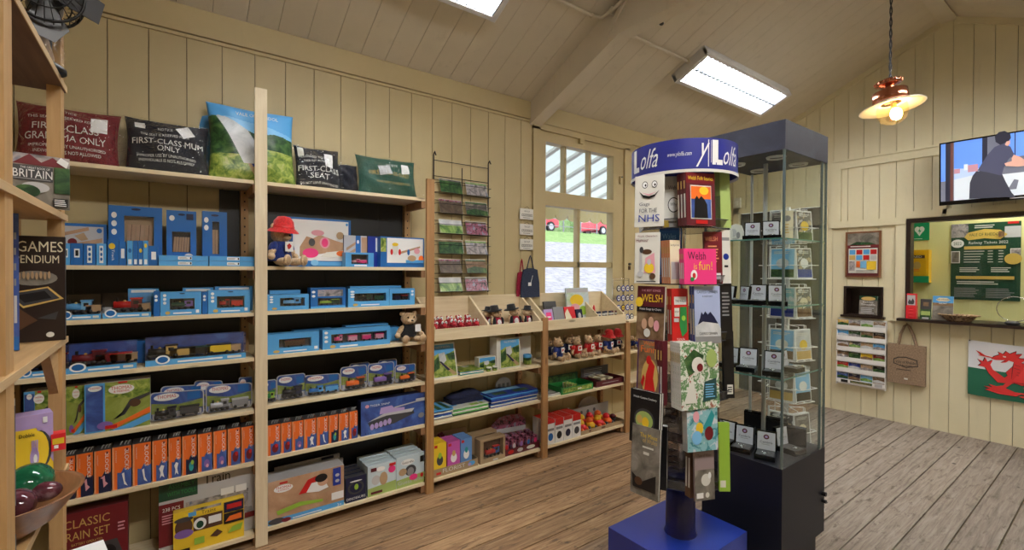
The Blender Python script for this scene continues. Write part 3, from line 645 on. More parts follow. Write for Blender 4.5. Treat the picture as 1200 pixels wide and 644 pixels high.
# --- bay 1, top display shelf of wooden railway
A1, A2, A3, A4, A5, A6 = ZS['a'][1:]
def pics(w_=1): return [('r', .0, .0, 1, 1, 'blue'), ('r', .02, .1, .9, .94, 'offwhite')]
carton('wooden_railway_set', 'flat blue-edged wooden track set showing brown track pieces, on the upper left shelf', 'toy', slot(70, 125, 262, A1, .12), .05, 'ltgrey', 'blue', [('r', 0, 0, 1, 1, 'blue'), ('r', 0, .12, .93, .93, 'ltgrey'), ('p', [(.1, .78), (.6, .92), (.62, .84), (.1, .7)], 'wood_picture'), ('p', [(.3, .7), (.5, .78), (.6, .62), (.45, .58)], 'tan'), ('p', [(.2, .5), (.9, .66), (.9, .56), (.2, .38)], 'wood_picture'), ('e', .26, .55, .1, .09, 'dkred'), ('e', .84, .84, .06, .06, 'blue')])
window_carton('large blue box with a window onto crossing wooden tracks', slot(127, 190, 242, A1, .1), .06, (.28, .28, .84, .84), None, 'blue', BL3+[('e', .5, .95, .09, .02, 'navy')], tracks=3, name='boxed_wooden_track', inner='tan')
window_carton('blue box with oval-cornered window onto curved wooden tracks', slot(195, 230, 247, A1, .1), .05, (.18, .25, .8, .62), None, 'blue', [('e', .18, .86, .09, .05, 'white'), ('e', .5, .93, .12, .02, 'navy'), ('r', .66, .84, .9, .95, 'navy'), ('e', .74, .16, .16, .07, 'offwhite')], tracks=3, name='boxed_wooden_track', inner='navy')
window_carton('narrow blue box with slim upright window onto one straight track', slot(237, 266, 248, A1, .1), .05, (.4, .22, .68, .82), None, 'blue', [('e', .16, .84, .09, .05, 'white'), ('e', .16, .7, .09, .05, 'white'), ('e', .5, .93, .16, .02, 'navy')], tracks=1, name='boxed_wooden_track', inner='navy')
sm = [(72, 82, 285), (82.5, 97, 285), (98, 112, 285.5), (113, 124.5, 285.5), (126, 139, 281), (139.5, 147.5, 283), (149, 155.5, 282), (156, 161.5, 282), (162, 167.5, 282), (168, 173.5, 282), (174, 185, 288)]
for i, (a, b, t) in enumerate(sm):
    pr = [('r', .3, .35, .75, .75, 'white'), ('r', .4, .42, .65, .68, 'black')] if i < 2 else ([('r', .3, .1, .7, .9, 'white'), ('e', .5, .74, .12, .08, 'blue'), ('e', .5, .5, .12, .08, 'blue'), ('e', .5, .28, .12, .08, 'blue')] if i < 4 else ([('e', .4, .75, .3, .12, 'yellow'), ('t', 'Track', .5, .4, .5, .25, 'white', -L90)] if i == 4 else ([('r', .3, .3, .8, .7, 'white')] if i in (5, 10) else [('r', .2, .05, .8, .25, 'white'), ('e', .5, .8 if i % 2 else .6, .3, .09, 'yellow' if i > 7 else 'blue')])))
    what = 'with a white square sticker' if i < 2 else 'with a white strip of icons' if i < 4 else 'with a yellow badge' if i == 4 else 'with a pale panel' if i in (5, 10) else 'with a white foot label'
    carton('small_track_box', f'small blue box {what}, {ORD[i]} from left on upper left shelf', 'box', slot(a, b, t, A1, .03, 298), .07, 'blue' if i % 3 else 'ltblue', 'blue', pr, 'small blue track boxes on the upper left shelf')
for i, (a, b, lv) in enumerate([(186, 244, 0), (186, 244, 1), (245.5, 298, 0), (245.5, 298, 1)]):
    s = slot(a, b, 297, A1, .02, 305); hh = .026; s = ((s[0][0], s[0][1], A1+.001+lv*(hh+.001)), s[1], hh)
    carton('flat_track_box', f'flat blue box {"on top of" if lv else "beneath"} its twin, {"left" if i < 2 else "right"} pair of the upper left shelf', 'box', s, .16, 'ltblue', 'blue', [('r', .38, .2, .66, .8, 'white'), ('l', .4, .3, .58, .7, 2, 'grey'), ('r', .62, .3, .65, .7, 'black')], 'flat blue boxes stacked in pairs')
# --- bay 1, second shelf of boxed engines
clear_case('clear plastic case with a pale blue toy engine and wooden buffer', slot(70, 118, 345, A2, .03), .1, [('e', .42, .1, .065, 'ltblue', 'sky'), ('w', .8, .06, .045, 'tan', 'tan')], backh=.3, back='ltgrey')
clear_case('clear plastic case with a red toy engine beside the pale blue one', slot(120, 177, 343, A2, .03), .1, [('e', .5, .12, .07, 'red', 'dkred'), ('w', .85, .05, .045, 'tan', 'tan')], backh=.4, back='ltgrey')
tr = [('e', .1, .86, .04, .06, 'white'), ('e', .1, .7, .04, .06, 'white'), ('e', .1, .54, .04, .06, 'white'), ('e', .17, .12, .06, .07, 'gold'), ('r', .3, .07, .75, .13, 'white'), ('r', .86, .08, .94, .22, 'white'), ('e', .52, .93, .07, .02, 'navy')]
window_carton('blue window box with a dark green and purple toy engine', slot(188, 236, 342, A2, .03), .09, (.22, .24, .83, .72), [('e', .5, .1, .05, 'dkgreen', 'purple')], 'ltblue', tr)
window_carton('blue window box with two red toy engines at the right end of the shelf', slot(244, 293, 340, A2, .03), .09, (.2, .24, .86, .74), [('e', .28, .05, .045, 'red', 'dkred'), ('w', .73, .06, .045, 'red', 'dkred')], 'ltblue', tr)
for i, (a, b, t) in enumerate([(180, 187.3, 341.5), (237, 243.5, 342)]):
    carton('blue_toy_box', f'narrow blue box end-on {"left" if i == 0 else "right"} of the green engine box', 'box', slot(a, b, t, A2, .03), .1, 'blue', 'blue', [('e', .4, .8, .25, .06, 'white'), ('e', .4, .65, .25, .06, 'white')])
for i, (a, b, t) in enumerate([(150, 186, 338), (214, 250, 337), (252, 296, 335.5)]):
    carton('blue_toy_box', f'plain blue box standing behind the front row, {ORD[i]} from the left on the second shelf', 'box', slot(a, b, t, A2, .16), .08, 'ltblue', 'blue', [('r', .1, .85, .9, .95, 'white')])
# --- bay 1, third shelf of long trains
clear_case('long clear case with a maroon toy train, left of the black and gold train', slot(77, 160, 402, A3, .03), .09, [('e', .3, .13, .07, 'dkred', 'maroon'), ('w', .55, .09, .06, 'dkred', 'maroon'), ('w', .76, .09, .055, 'brown', 'red'), ('w', .92, .05, .05, 'tan', 'tan')])
clear_case('long clear case with a black and gold toy train', slot(170, 288, 393, A3, .03), .09, [('e', .16, .13, .07, 'black', 'gold'), ('w', .35, .12, .055, 'gold', 'black'), ('w', .52, .1, .055, 'black', 'dkgreen'), ('w', .72, .12, .06, 'yellow', 'black'), ('w', .9, .05, .05, 'tan', 'tan')])
clear_case('clear case with a dark red train half hidden behind the near shelf post', slot(22, 74, 408, A3, .03), .09, [('e', .6, .14, .07, 'dkred', 'maroon'), ('w', .25, .1, .055, 'brown', 'tan')])
carton('blue_toy_box', 'blue box lying behind the long clear train cases', 'box', slot(158, 200, 398, A3, .17), .06, 'blue', 'blue', [])
# --- bay 1, fourth shelf of engine sets in printed boxes
def engine_set(label, s, d=.07, sidepx=.3):
    return carton('toy_train_set', label, 'toy', s, d, 'track_picture', 'ltgrey', [('r', 0, 0, sidepx, 1, 'ltblue'), ('r', .02, .03, sidepx-.03, .95, 'night_blue'), ('e', sidepx/2, .9, .1, .06, 'white'), ('t', 'THOMAS', sidepx/2, .91, .16, .04, 'red'),
        ('p', [(sidepx, .95), (1, .98), (1, .7), (.8, .62), (sidepx, .7)], 'bushes'), ('e', .55, .84, .2, .1, 'white'), ('t', 'THOMAS', .55, .87, .32, .07, 'red'), ('t', '& FRIENDS', .55, .8, .24, .04, 'red'), ('r', .5, .96, .64, 1.0, 'red'),
        ('p', [(.42, .22), (.5, .25), (.68, .6), (1, .72), (1, .66), (.72, .52), (.6, .3)], 'dkgrey'), ('e', .76, .52, .09, .08, 'brown'), ('p', [(.3, .08), (.6, .2), (1, .4), (1, .28), (.6, .12), (.45, .02)], 'orange'), ('p', [(.35, .0), (.6, .08), (1, .26), (1, .12), (.7, .0)], 'ltblue'),
        ('e', .3, .13, .12, .08, 'purple'), ('r', .3, .05, .48, .12, 'red')])
engine_set('white train set box with a green track picture in the left bay', slot(99, 176, 447, A4, .03, 480), .09)
engine_set('green train set box behind the near post, left end of the fourth shelf', slot(77, 99, 452, A4, .06, 480), .05, .02)
engine_set('train set box seen through the gap of the near shelving', slot(28, 60, 458, A4, .06, 480), .08, .4)
def blister(label, s, cols, two=False, d=.045, group='carded toy engines'):
    loc, w_, h = s; o = thing('carded_toy_engine', label, 'toy', loc, L90, group)
    r = min(w_, h)*.12; P = []
    for cx, cz, a0 in ((w_/2-r, r, -PI/2), (w_/2-r, h*(.92 if two else 1)-r, 0), (-w_/2+r, h-r, PI/2), (-w_/2+r, r, PI)):
        for k in range(5): a = a0+PI/2*k/4; P.append((cx+r*math.cos(a), cz+r*math.sin(a)))
    m = MB(); m.prism(P, (0, d, 0), (1, 0, 0), (0, 0, 1), (0, .002, 0), 'ltgrey'); Q = [(p[0]*.95, h/2+(p[1]-h/2)*.94) for p in P]
    m.prints((0, d, 0), (1, 0, 0), (0, 0, 1), 1, 1, [('p', Q, 'night_blue'), ('p', [(-w_*.47, h*.25), (w_*.47, h*.3), (w_*.47, h*.6), (0, h*.5), (-w_*.47, h*.62)], 'track_picture'), ('r', -w_*.45, h*.06, w_*.45, h*.25, 'ltgrey'), ('e', -w_*.2, h*.8, w_*.23, h*.13, 'white'), ('t', 'THOMAS', -w_*.2, h*.82, w_*.34, h*.12, 'red'), ('r', w_*.18, h*.62, w_*.42, h*.88, 'blue')])
    m.obj('backing_card', o)
    m = MB()
    if two: train(m, w_*.4, h*.38, cols[0], cols[1], -w_*.22, d*.45, h*.1, d*.5); wagon(m, w_*.38, h*.38, cols[1], w_*.22, d*.45, h*.1, d*.5, cols[0])
    else: train(m, w_*.7, h*.45, cols[0], cols[1], 0, d*.45, h*.1, d*.5)
    m.obj('toy_engine', o)
    m = MB(); m.box((-w_*.44, .003, h*.06), (w_*.44, d-.001, h*.56), 'plastic'); m.obj('blister', o, bevel=.008); return o
blister('carded black toy engine with grey tender, right of the standing train set box', slot(175, 240, 459, A4, .03, 480), ('black', 'dkgrey'), True)
blister('carded grey and silver coaches at the right end of the left bay', slot(241.5, 297, 450, A4, .03, 465), ('ltgrey', 'grey'), True)
blister('carded engine peeping from behind the black engine card', slot(188, 240, 452, A4, .1, 465), ('blue', 'blue'), True)
blister('carded engine peeping from behind the grey coaches card', slot(228, 262, 446, A4, .1, 465), ('blue', 'blue'), True)
blister('grey carded engine standing behind at the far right of the left bay', slot(281, 297, 443, A4, .1, 465), ('ltgrey', 'blue'))
# --- orange construction kits
def kit(label, s, art, group):
    loc, w_, h = s; m = MB(); m.box((-w_/2, 0, 0), (w_/2, .1, h), 'orange', top='dkgrey', right='dkgrey')
    a = [('r', .0, 0, .1, 1, 'orange_pale'), ('t', 'CONSTRUCT', .2, .78, .3, .06, 'offwhite', -L90), ('p', [(.26, 0), (1, 0), (1, .47), (.8, .42), (.62, .5), (.45, .38), (.26, .4)], 'night_blue' if art % 3 else 'navy'), ('t', 'BLOCKS', .76, .68, .5, .22, 'white', -L90), ('e', .78, .93, .06, .03, 'dkred')]
    sh = [[('p', [(.35, .35), (.5, .33), (.56, .12), (.82, .2), (.66, .26), (.62, .4)], 'ltpink')], [('p', [(.5, .36), (.62, .38), (.66, .18), (.8, .05), (.62, .1)], 'white')], [('p', [(.45, .3), (.6, .38), (.8, .35), (.7, .22), (.8, .06), (.62, .12), (.5, .06), (.55, .2)], 'white')], [('e', .62, .2, .16, .12, 'teal'), ('e', .7, .3, .1, .06, 'lime')], [('e', .62, .2, .2, .11, 'purple'), ('e', .66, .14, .1, .05, 'ltpink')], [('e', .6, .22, .24, .14, 'dkred'), ('e', .7, .3, .12, .06, 'red')]][art]
    m.front(w_, h, a+sh)
    for k in (.4, .62, .8): m.tube([(-w_/2+w_*k, .03, h), (-w_/2+w_*k+.004, .03, h+.012), (-w_/2+w_*k+.01, .03, h+.016)], .0025, 'ltgrey', 5)
    return tag(m.obj('construction_kit_box', None, loc, L90), label, 'box', group)
flat('orange_pale', (.75, .3, .14), .4)
arts = [0, 0, 0, 1, 1, 2, 2, 3, 4, 4, 5, 5]; aname = ['pink figure', 'white tool', 'white robot', 'teal beetle', 'purple rider', 'red car']
kx = [(70, 88, 535), (89.5, 109, 531), (110.5, 130, 527.5), (131.5, 154, 523), (155.5, 177, 519), (178.5, 196, 515.5), (197.5, 212, 512.5), (213.5, 230.5, 510), (232, 248.5, 507.5), (250, 265.5, 504.5), (267, 281.5, 501.5), (283, 297.5, 499.5)]
for i, (a, b, t) in enumerate(kx): kit(f'orange kit box with a {aname[arts[i]]}, {ORD[i]} from left in the left bay row', slot(a, b, t, A5, .02, t+30), arts[i], 'orange construction kit boxes')
kit('orange construction kit box seen left of the near shelf post', slot(45, 62, 541, A5, .02, 560), 0, 'orange construction kit boxes')
# --- bay 1, bottom
s = slot(60, 150, 597, A6, .03, 625)
carton('train_set_box', 'dark red classic train set box with gold lettering on the bottom shelf', 'toy', s, .09, 'dkred', 'maroon', [('t', 'CLASSIC', .45, .84, .6, .12, 'gold'), ('t', 'TRAIN SET', .42, .67, .66, .14, 'gold'), ('t', 'BATTERY OPERATED', .45, .55, .4, .04, 'gold'), ('p', [(.05, .05), (.05, .3), (.3, .38), (.6, .5), (.85, .5), (.92, .3), (.85, .1), (.5, .02)], 'dkgrey'), ('e', .72, .32, .12, .12, 'black'), ('p', [(.2, .36), (.35, .42), (.5, .46), (.36, .34)], 'ltgrey'), ('l', .86, .6, .96, .75, 3, 'ltpink'), ('l', .86, .2, .96, .3, 2, 'ltpink')])
s = slot(186, 299, 553, A6, .07, 600); s = (s[0], s[1], min(s[2], .38))
carton('train_set_box', 'big grey boxed train set with the word Train, at the back of the bottom shelf', 'toy', s, .07, 'ltgrey', 'offwhite', [('r', .0, .72, .38, .98, 'dkgreen'), ('t', 'ASSEMBLY', .22, .9, .26, .06, 'green'), ('t', 'WITH TOOLS', .22, .8, .28, .06, 'green'), ('t', 'Train', .58, .9, .28, .13, 'black'), ('r', .0, .1, .24, .68, 'dkred'), ('t', '238 PCS', .12, .6, .17, .05, 'white'), ('l', .03, .4, .21, .54, 4, 'ltpink'), ('r', .26, .34, .92, .64, 'city'), ('r', .62, .62, .76, .72, 'white'), ('r', .78, .62, .9, .72, 'white'), ('e', .48, .5, .05, .07, 'red'), ('r', .26, .3, .96, .36, 'grey'), ('r', .88, .2, .99, .28, 'dkred')])
s = slot(203, 286, 592, A6, .02, 615)
carton('train_set_box', 'small yellow box of toy trains in front of the grey train set', 'toy', s, .045, 'yellow', 'yellow', [('e', .14, .62, .12, .22, 'brown'), ('e', .14, .8, .13, .06, 'dkgrey'), ('e', .14, .46, .13, .1, 'purple'), ('r', .27, .92, .66, 1.0, 'city'), ('r', .2, .84, .32, .94, 'ltblue'), ('r', .31, .82, .66, .94, 'yellow'), ('t', 'Trains', .48, .88, .2, .09, 'black'), ('r', .27, .46, .68, .8, 'brown'), ('e', .36, .62, .09, .14, 'white'), ('e', .36, .6, .05, .09, 'dkgreen'), ('r', .48, .56, .66, .74, 'white'), ('r', .7, .72, .99, .98, 'navy'), ('r', .74, .8, .96, .92, 'red'), ('r', .7, .44, .99, .7, 'black'), ('p', [(.72, .5), (.78, .62), (.96, .64), (.96, .5)], 'orange'), ('p', [(.75, .2), (.82, .34), (.98, .38), (.95, .22)], 'lime'), ('p', [(.5, .25), (.6, .38), (.68, .28), (.6, .2)], 'brown'), ('r', .28, .14, .42, .3, 'lime'), ('r', .06, .02, .22, .12, 'black')])
# --- bay 2
B1, B2, B3, B4, B5, B6 = ZS['b'][1:]
rp = [('r', 0, 0, 1, 1, 'blue'), ('r', .03, .12, .96, .96, 'white'), ('r', .04, .5, .1, .92, 'blue'), ('e', .07, .86, .02, .04, 'white'), ('e', .07, .74, .02, .04, 'white')]
carton('wooden_railway_set', 'large white and blue wooden castle railway set behind the bear in the red hat', 'toy', slot(335, 411, 256, B1, .12, 300), .06, 'white', 'blue', rp+[('p', [(.2, .4), (.3, .62), (.4, .58), (.5, .66), (.75, .55), (.9, .5), (.9, .35), (.2, .2)], 'wood_picture'), ('e', .47, .7, .1, .06, 'ltpink'), ('e', .58, .5, .08, .12, 'ltpink'), ('e', .58, .5, .05, .09, 'pink'), ('e', .38, .5, .05, .08, 'dkgrey'), ('e', .36, .28, .12, .1, 'pink'), ('p', [(.5, .2), (.9, .2), (.9, .35), (.6, .3)], 'offwhite'), ('e', .84, .28, .08, .06, 'orange'), ('e', .82, .66, .06, .08, 'tan'), ('e', .93, .9, .02, .03, 'ltblue'), ('r', .4, .02, .96, .1, 'ltblue'), ('e', .42, .08, .06, .06, 'sky')])
window_carton('blue window box with a pink toy train, standing low in front of the castle set', slot(405, 438, 296, B1, .02, 305), .07, (.2, .2, .8, .88), [('e', .3, .05, .03, 'ltpink', 'pink'), ('w', .75, .045, .028, 'pink', 'ltpink')], 'ltblue', [('r', .3, .04, .75, .14, 'white')])
carton('wooden_railway_set', 'small white and blue track box standing behind the pink train box', 'toy', slot(403, 430, 276, B1, .1, 290), .05, 'ltgrey', 'navy', [('p', [(.1, .4), (.5, .6), (.5, .5), (.1, .3)], 'wood_picture'), ('p', [(.1, .6), (.5, .8), (.5, .72), (.1, .5)], 'wood_picture'), ('r', .5, 0, .72, 1, 'blue'), ('e', .6, .8, .05, .06, 'white'), ('r', .76, .4, 1, .95, 'wood_picture')])
carton('wooden_railway_set', 'dark blue box end behind the pink train box', 'box', slot(431, 446, 277, B1, .1, 290), .05, 'royal', 'navy', [('r', .6, .5, .9, .95, 'white'), ('e', .3, .4, .15, .04, 'sky')])
carton('wooden_railway_set', 'white and blue farm railway set at the right end of the upper shelf', 'toy', slot(446, 497, 278, B1, .04, 295), .07, 'white', 'blue', [('r', 0, 0, 1, 1, 'blue'), ('r', .14, .14, .97, .96, 'white'), ('r', .0, .5, .12, .95, 'bushes'), ('p', [(.4, .5), (.9, .72), (.9, .66), (.4, .42)], 'wood_picture'), ('e', .32, .6, .07, .2, 'offwhite'), ('e', .32, .75, .07, .06, 'yellow'), ('e', .24, .5, .03, .1, 'red'), ('e', .42, .5, .03, .1, 'red'), ('e', .82, .55, .07, .1, 'ltpink'), ('e', .92, .28, .06, .12, 'orange'), ('r', .56, .14, .98, .24, 'ltblue'), ('e', .62, .5, .03, .1, 'blue'), ('e', .7, .3, .1, .1, 'tan')])
window_carton('blue window box with a light blue toy engine at the left end', slot(313, 362, 345, B2, .03, 352), .08, (.3, .25, .9, .78), [('e', .5, .1, .045, 'sky', 'ltblue')], 'ltblue', tr[:4])
window_carton('blue window box with a long green engine under printed coaches', slot(364, 405, 337, B2, .04, 350), .08, (.2, .14, .9, .5), [('e', .5, .12, .035, 'lime', 'dkgreen')], 'blue', [('r', .2, .58, .92, .9, 'city'), ('r', .0, .0, 1, .1, 'ltblue'), ('e', .08, .8, .05, .06, 'white'), ('e', .08, .6, .05, .06, 'white')])
window_carton('long blue window box with a black tender engine', slot(408, 456, 338, B2, .03, 350), .08, (.14, .3, .92, .74), [('e', .35, .09, .045, 'black', 'dkgreen'), ('w', .8, .07, .04, 'dkgreen', 'black')], 'ltblue', BL3+[('e', .17, .12, .06, .07, 'gold'), ('r', .3, .07, .75, .13, 'white')])
window_carton('blue window box with black wagons, right end of the second shelf', slot(456.5, 486, 338, B2, .03, 350), .08, (.1, .3, .8, .72), [('w', .3, .045, .035, 'navy', 'black'), ('w', .75, .045, .035, 'black', 'red')], 'ltblue', [('e', .9, .82, .05, .07, 'white'), ('e', .9, .62, .05, .07, 'white')])
carton('blue_toy_box', 'flat blue box behind the light blue engine box', 'box', slot(316, 352, 340, B2, .13, 350), .07, 'ltblue', 'blue', [])
carton('blue_toy_box', 'flat blue box on the shelf behind the tender engine box', 'box', slot(410, 470, 335, B2, .13, 350), .07, 'ltblue', 'blue', [])
window_carton('blue window box with a brown toy carriage, left end above the carded engines', slot(313, 374, 390, B3, .03, 400), .08, (.22, .28, .84, .72), [('w', .5, .12, .045, 'brown', 'maroon')], 'ltblue', tr[3:5]+[('r', .9, .1, .97, .25, 'white')])
window_carton('long blue window box with a pink train of four coaches', slot(378, 457, 384, B3, .03, 400), .08, (.12, .26, .95, .74), [('e', .13, .05, .05, 'pink', 'ltpink'), ('w', .38, .06, .045, 'ltpink', 'pink'), ('w', .63, .06, .045, 'pink', 'ltpink'), ('w', .87, .06, .045, 'ltpink', 'pink')], 'ltblue', [('e', .05, .84, .025, .07, 'white'), ('e', .05, .62, .025, .07, 'white'), ('e', .05, .4, .025, .07, 'white'), ('e', .14, .12, .04, .08, 'gold'), ('r', .24, .06, .5, .14, 'white')])
for i, (a, b, t) in enumerate([(345, 390, 386), (405, 455, 380), (456, 468, 383)]): carton('blue_toy_box', f'blue box behind the window boxes, {ORD[i]} from left, third shelf of the right bay', 'box', slot(a, b, t, B3, .13, 395), .08, 'ltblue', 'blue', [])
bl = [('carded green engine half hidden by the post', (305, 325.5, 447, 460), ('green', 'lime'), False), ('carded dark blue engine in a rounded white card', (326, 360, 440, 460), ('black', 'navy'), False), ('wide card with a blue engine and tender', (359, 401, 439, 455), ('blue', 'ltblue'), True), ('carded orange engine left of the blue and violet one', (401.5, 433, 430, 450), ('orange', 'brown'), False), ('carded blue and violet engine', (434, 465, 426, 440), ('purple', 'navy'), False), ('small carded engine with an orange front', (466, 490, 428, 440), ('orange', 'black'), False)]
for lb, (a, b, t, yc), cc, tw in bl: blister(lb, slot(a, b, t, B4, .03, yc), cc, tw)
blister('card standing behind the orange engine card', slot(412, 436, 426, B4, .12, 440), ('navy', 'blue')); blister('card standing behind the blue and violet card', slot(446, 468, 422, B4, .12, 440), ('navy', 'grey'))
kb = [(313, 328.5, 497.5), (329.5, 341.5, 495), (342.5, 355.5, 493), (356.5, 370.5, 490.5), (371.5, 384.5, 488), (385.5, 396, 486), (397, 408.5, 484), (409.5, 419, 481.5)]; ab = [5, 5, 4, 2, 1, 3, 2, 5]
for i, (a, b, t) in enumerate(kb): kit(f'orange kit box with a {aname[ab[i]]}, {ORD[i]} from left in the right bay row', slot(a, b, t, B5, .02, t+25), ab[i], 'orange construction kit boxes')
s = slot(423, 498, 465, B5, .02, 485)
carton('model_tank_kit', 'violet-blue model kit box with a large grey battle tank', 'toy', s, .07, 'night_blue', 'navy', [('e', .09, .84, .03, .05, 'ltpink'), ('t', 'TIGER SNAP', .28, .84, .3, .06, 'white'), ('p', [(.1, .35), (.35, .5), (.8, .52), (.82, .4), (.5, .2), (.15, .14)], 'dkgrey'), ('p', [(.1, .38), (.35, .56), (.82, .56), (.78, .46), (.38, .48)], 'ltgrey'), ('p', [(.27, .55), (.29, .74), (.46, .76), (.5, .66), (.66, .64), (.66, .55)], 'violet'), ('p', [(.5, .7), (.92, .78), (.92, .75), (.5, .66)], 'ltgrey')]+[('e', .16+.065*k, .22+.02*k, .03, .09, 'violet') for k in range(5)]+[('e', .93, .3, .05, .08, 'grey'), ('t', '1:35', .1, .06, .1, .05, 'navy'), ('r', .84, .74, .99, .84, 'ltgrey')])
s = slot(314, 403, 555, B6, .02, 580)
carton('toy_train_set', 'wide train set box showing a child leaning over a wooden track', 'toy', s, .15, 'wood_picture', 'ltgrey', [('r', 0, 0, 1, .12, 'ltblue'), ('r', 0, .12, 1, 1, 'wood_picture'), ('e', .19, .79, .12, .09, 'white'), ('t', 'THOMAS', .19, .82, .19, .06, 'red'), ('t', '& FRIENDS', .19, .76, .14, .03, 'red'), ('r', .14, .9, .24, .95, 'red'), ('p', [(.38, .55), (.5, .85), (.62, .9), (.6, .7), (.5, .55)], 'red'), ('p', [(.48, .55), (.55, .75), (.72, .75), (.78, .55), (.65, .5)], 'white'), ('e', .7, .72, .07, .1, 'skin'), ('e', .68, .82, .085, .1, 'black'), ('p', [(.6, .45), (.8, .55), (.82, .48), (.62, .38)], 'tan'), ('p', [(.1, .3), (.4, .38), (.7, .3), (.7, .24), (.4, .28), (.12, .2)], 'lime'), ('p', [(.12, .42), (.5, .5), (.9, .4), (.9, .34), (.5, .42), (.12, .36)], 'wood_picture'), ('r', .82, .2, .99, .38, 'white'), ('t', '3+', .93, .05, .06, .07, 'white'), ('r', .84, .55, .95, .98, 'royal'), ('e', .9, .8, .03, .04, 'ltgrey'), ('e', .9, .66, .03, .04, 'ltgrey'), ('l', .3, .03, .7, .08, 1, 'white'), ('e', .1, .08, .1, .07, 'dkgrey'), ('e', .22, .06, .06, .05, 'dkred')])
for i in range(2):
    s2 = slot(330-8*i, 402-4*i, 545-5*i, B6, .178+.001+.02*i, 580); carton('toy_train_set', f'matching train set box stacked {"directly" if i == 0 else "further"} behind the wide one', 'toy', s2, .018, 'ltgrey', 'ltgrey', [('r', .7, .9, .9, 1, 'navy')])
def row_boxes(px0, px1, yt, yc, n, z, d, face, prints, name, label, cat, group, side=None, back=.02, step=None):
    s = slot(px0, px1, yt, z, back, yc)
    for i in range(n):
        l_ = ((s[0][0]-i*(d+.001)), s[0][1], s[0][2]); 
        carton(name, label.format('at the front' if i == 0 else ORD[i]+' from the front'), cat, (l_, s[1], s[2]-.004*(i % 2)), d, face, side or face, prints if i == 0 else prints[:2], group)
row_boxes(405, 429, 558, 575, 7, B6, .028, 'navy', [('e', .5, .55, .4, .27, 'dkgrey'), ('e', .5, .55, .3, .2, 'navy'), ('e', .52, .58, .1, .12, 'lime'), ('t', 'DINOSAURS', .5, .14, .9, .1, 'white'), ('e', .5, .82, .3, .03, 'white')], 'black_game_box', 'small black boxed game with a round emblem, {} of its row', 'box', 'small black boxed games', 'dkgrey')
picture('animals', [(.5, .6, .65), (.62, .7, .75), (.35, .5, .2)], 8)
gp = [('r', 0, .0, 1, .26, 'lime_soft'), ('p', [(0, .26), (1, .34), (1, .26)], 'lime_soft')]
flat('lime_soft', (.36, .48, .14), .45); flat('ice', (.55, .66, .72), .4)
row_boxes(431, 464, 543, 560, 8, B6, .026, 'ice', gp+[('e', .28, .5, .15, .16, 'ltgrey'), ('e', .55, .5, .14, .22, 'tan'), ('e', .85, .74, .13, .12, 'pink'), ('r', .1, .8, .3, .92, 'maroon'), ('e', .45, .84, .15, .08, 'white'), ('r', .75, .86, .98, .95, 'red'), ('r', .1, .06, .5, .14, 'maroon')], 'animal_game_box', 'pale blue animal game box, {} of the left row', 'box', 'pale blue animal games, left row')
row_boxes(464.5, 497, 533, 550, 8, B6, .026, 'ice', gp+[('e', .5, .5, .2, .18, 'dkgrey'), ('e', .5, .46, .12, .14, 'grey'), ('e', .22, .5, .14, .12, 'tan'), ('e', .4, .8, .24, .1, 'white'), ('t', 'Guess who', .4, .8, .4, .1, 'dkgrey'), ('t', 'Guess who', .5, .16, .9, .12, 'ltgrey'), ('e', .6, .26, .15, .1, 'pink'), ('r', .84, .7, .98, .9, 'black'), ('e', .9, .26, .06, .07, 'red')], 'animal_game_box', 'pale blue animal game box, {} of the right row', 'box', 'pale blue animal games, right row')
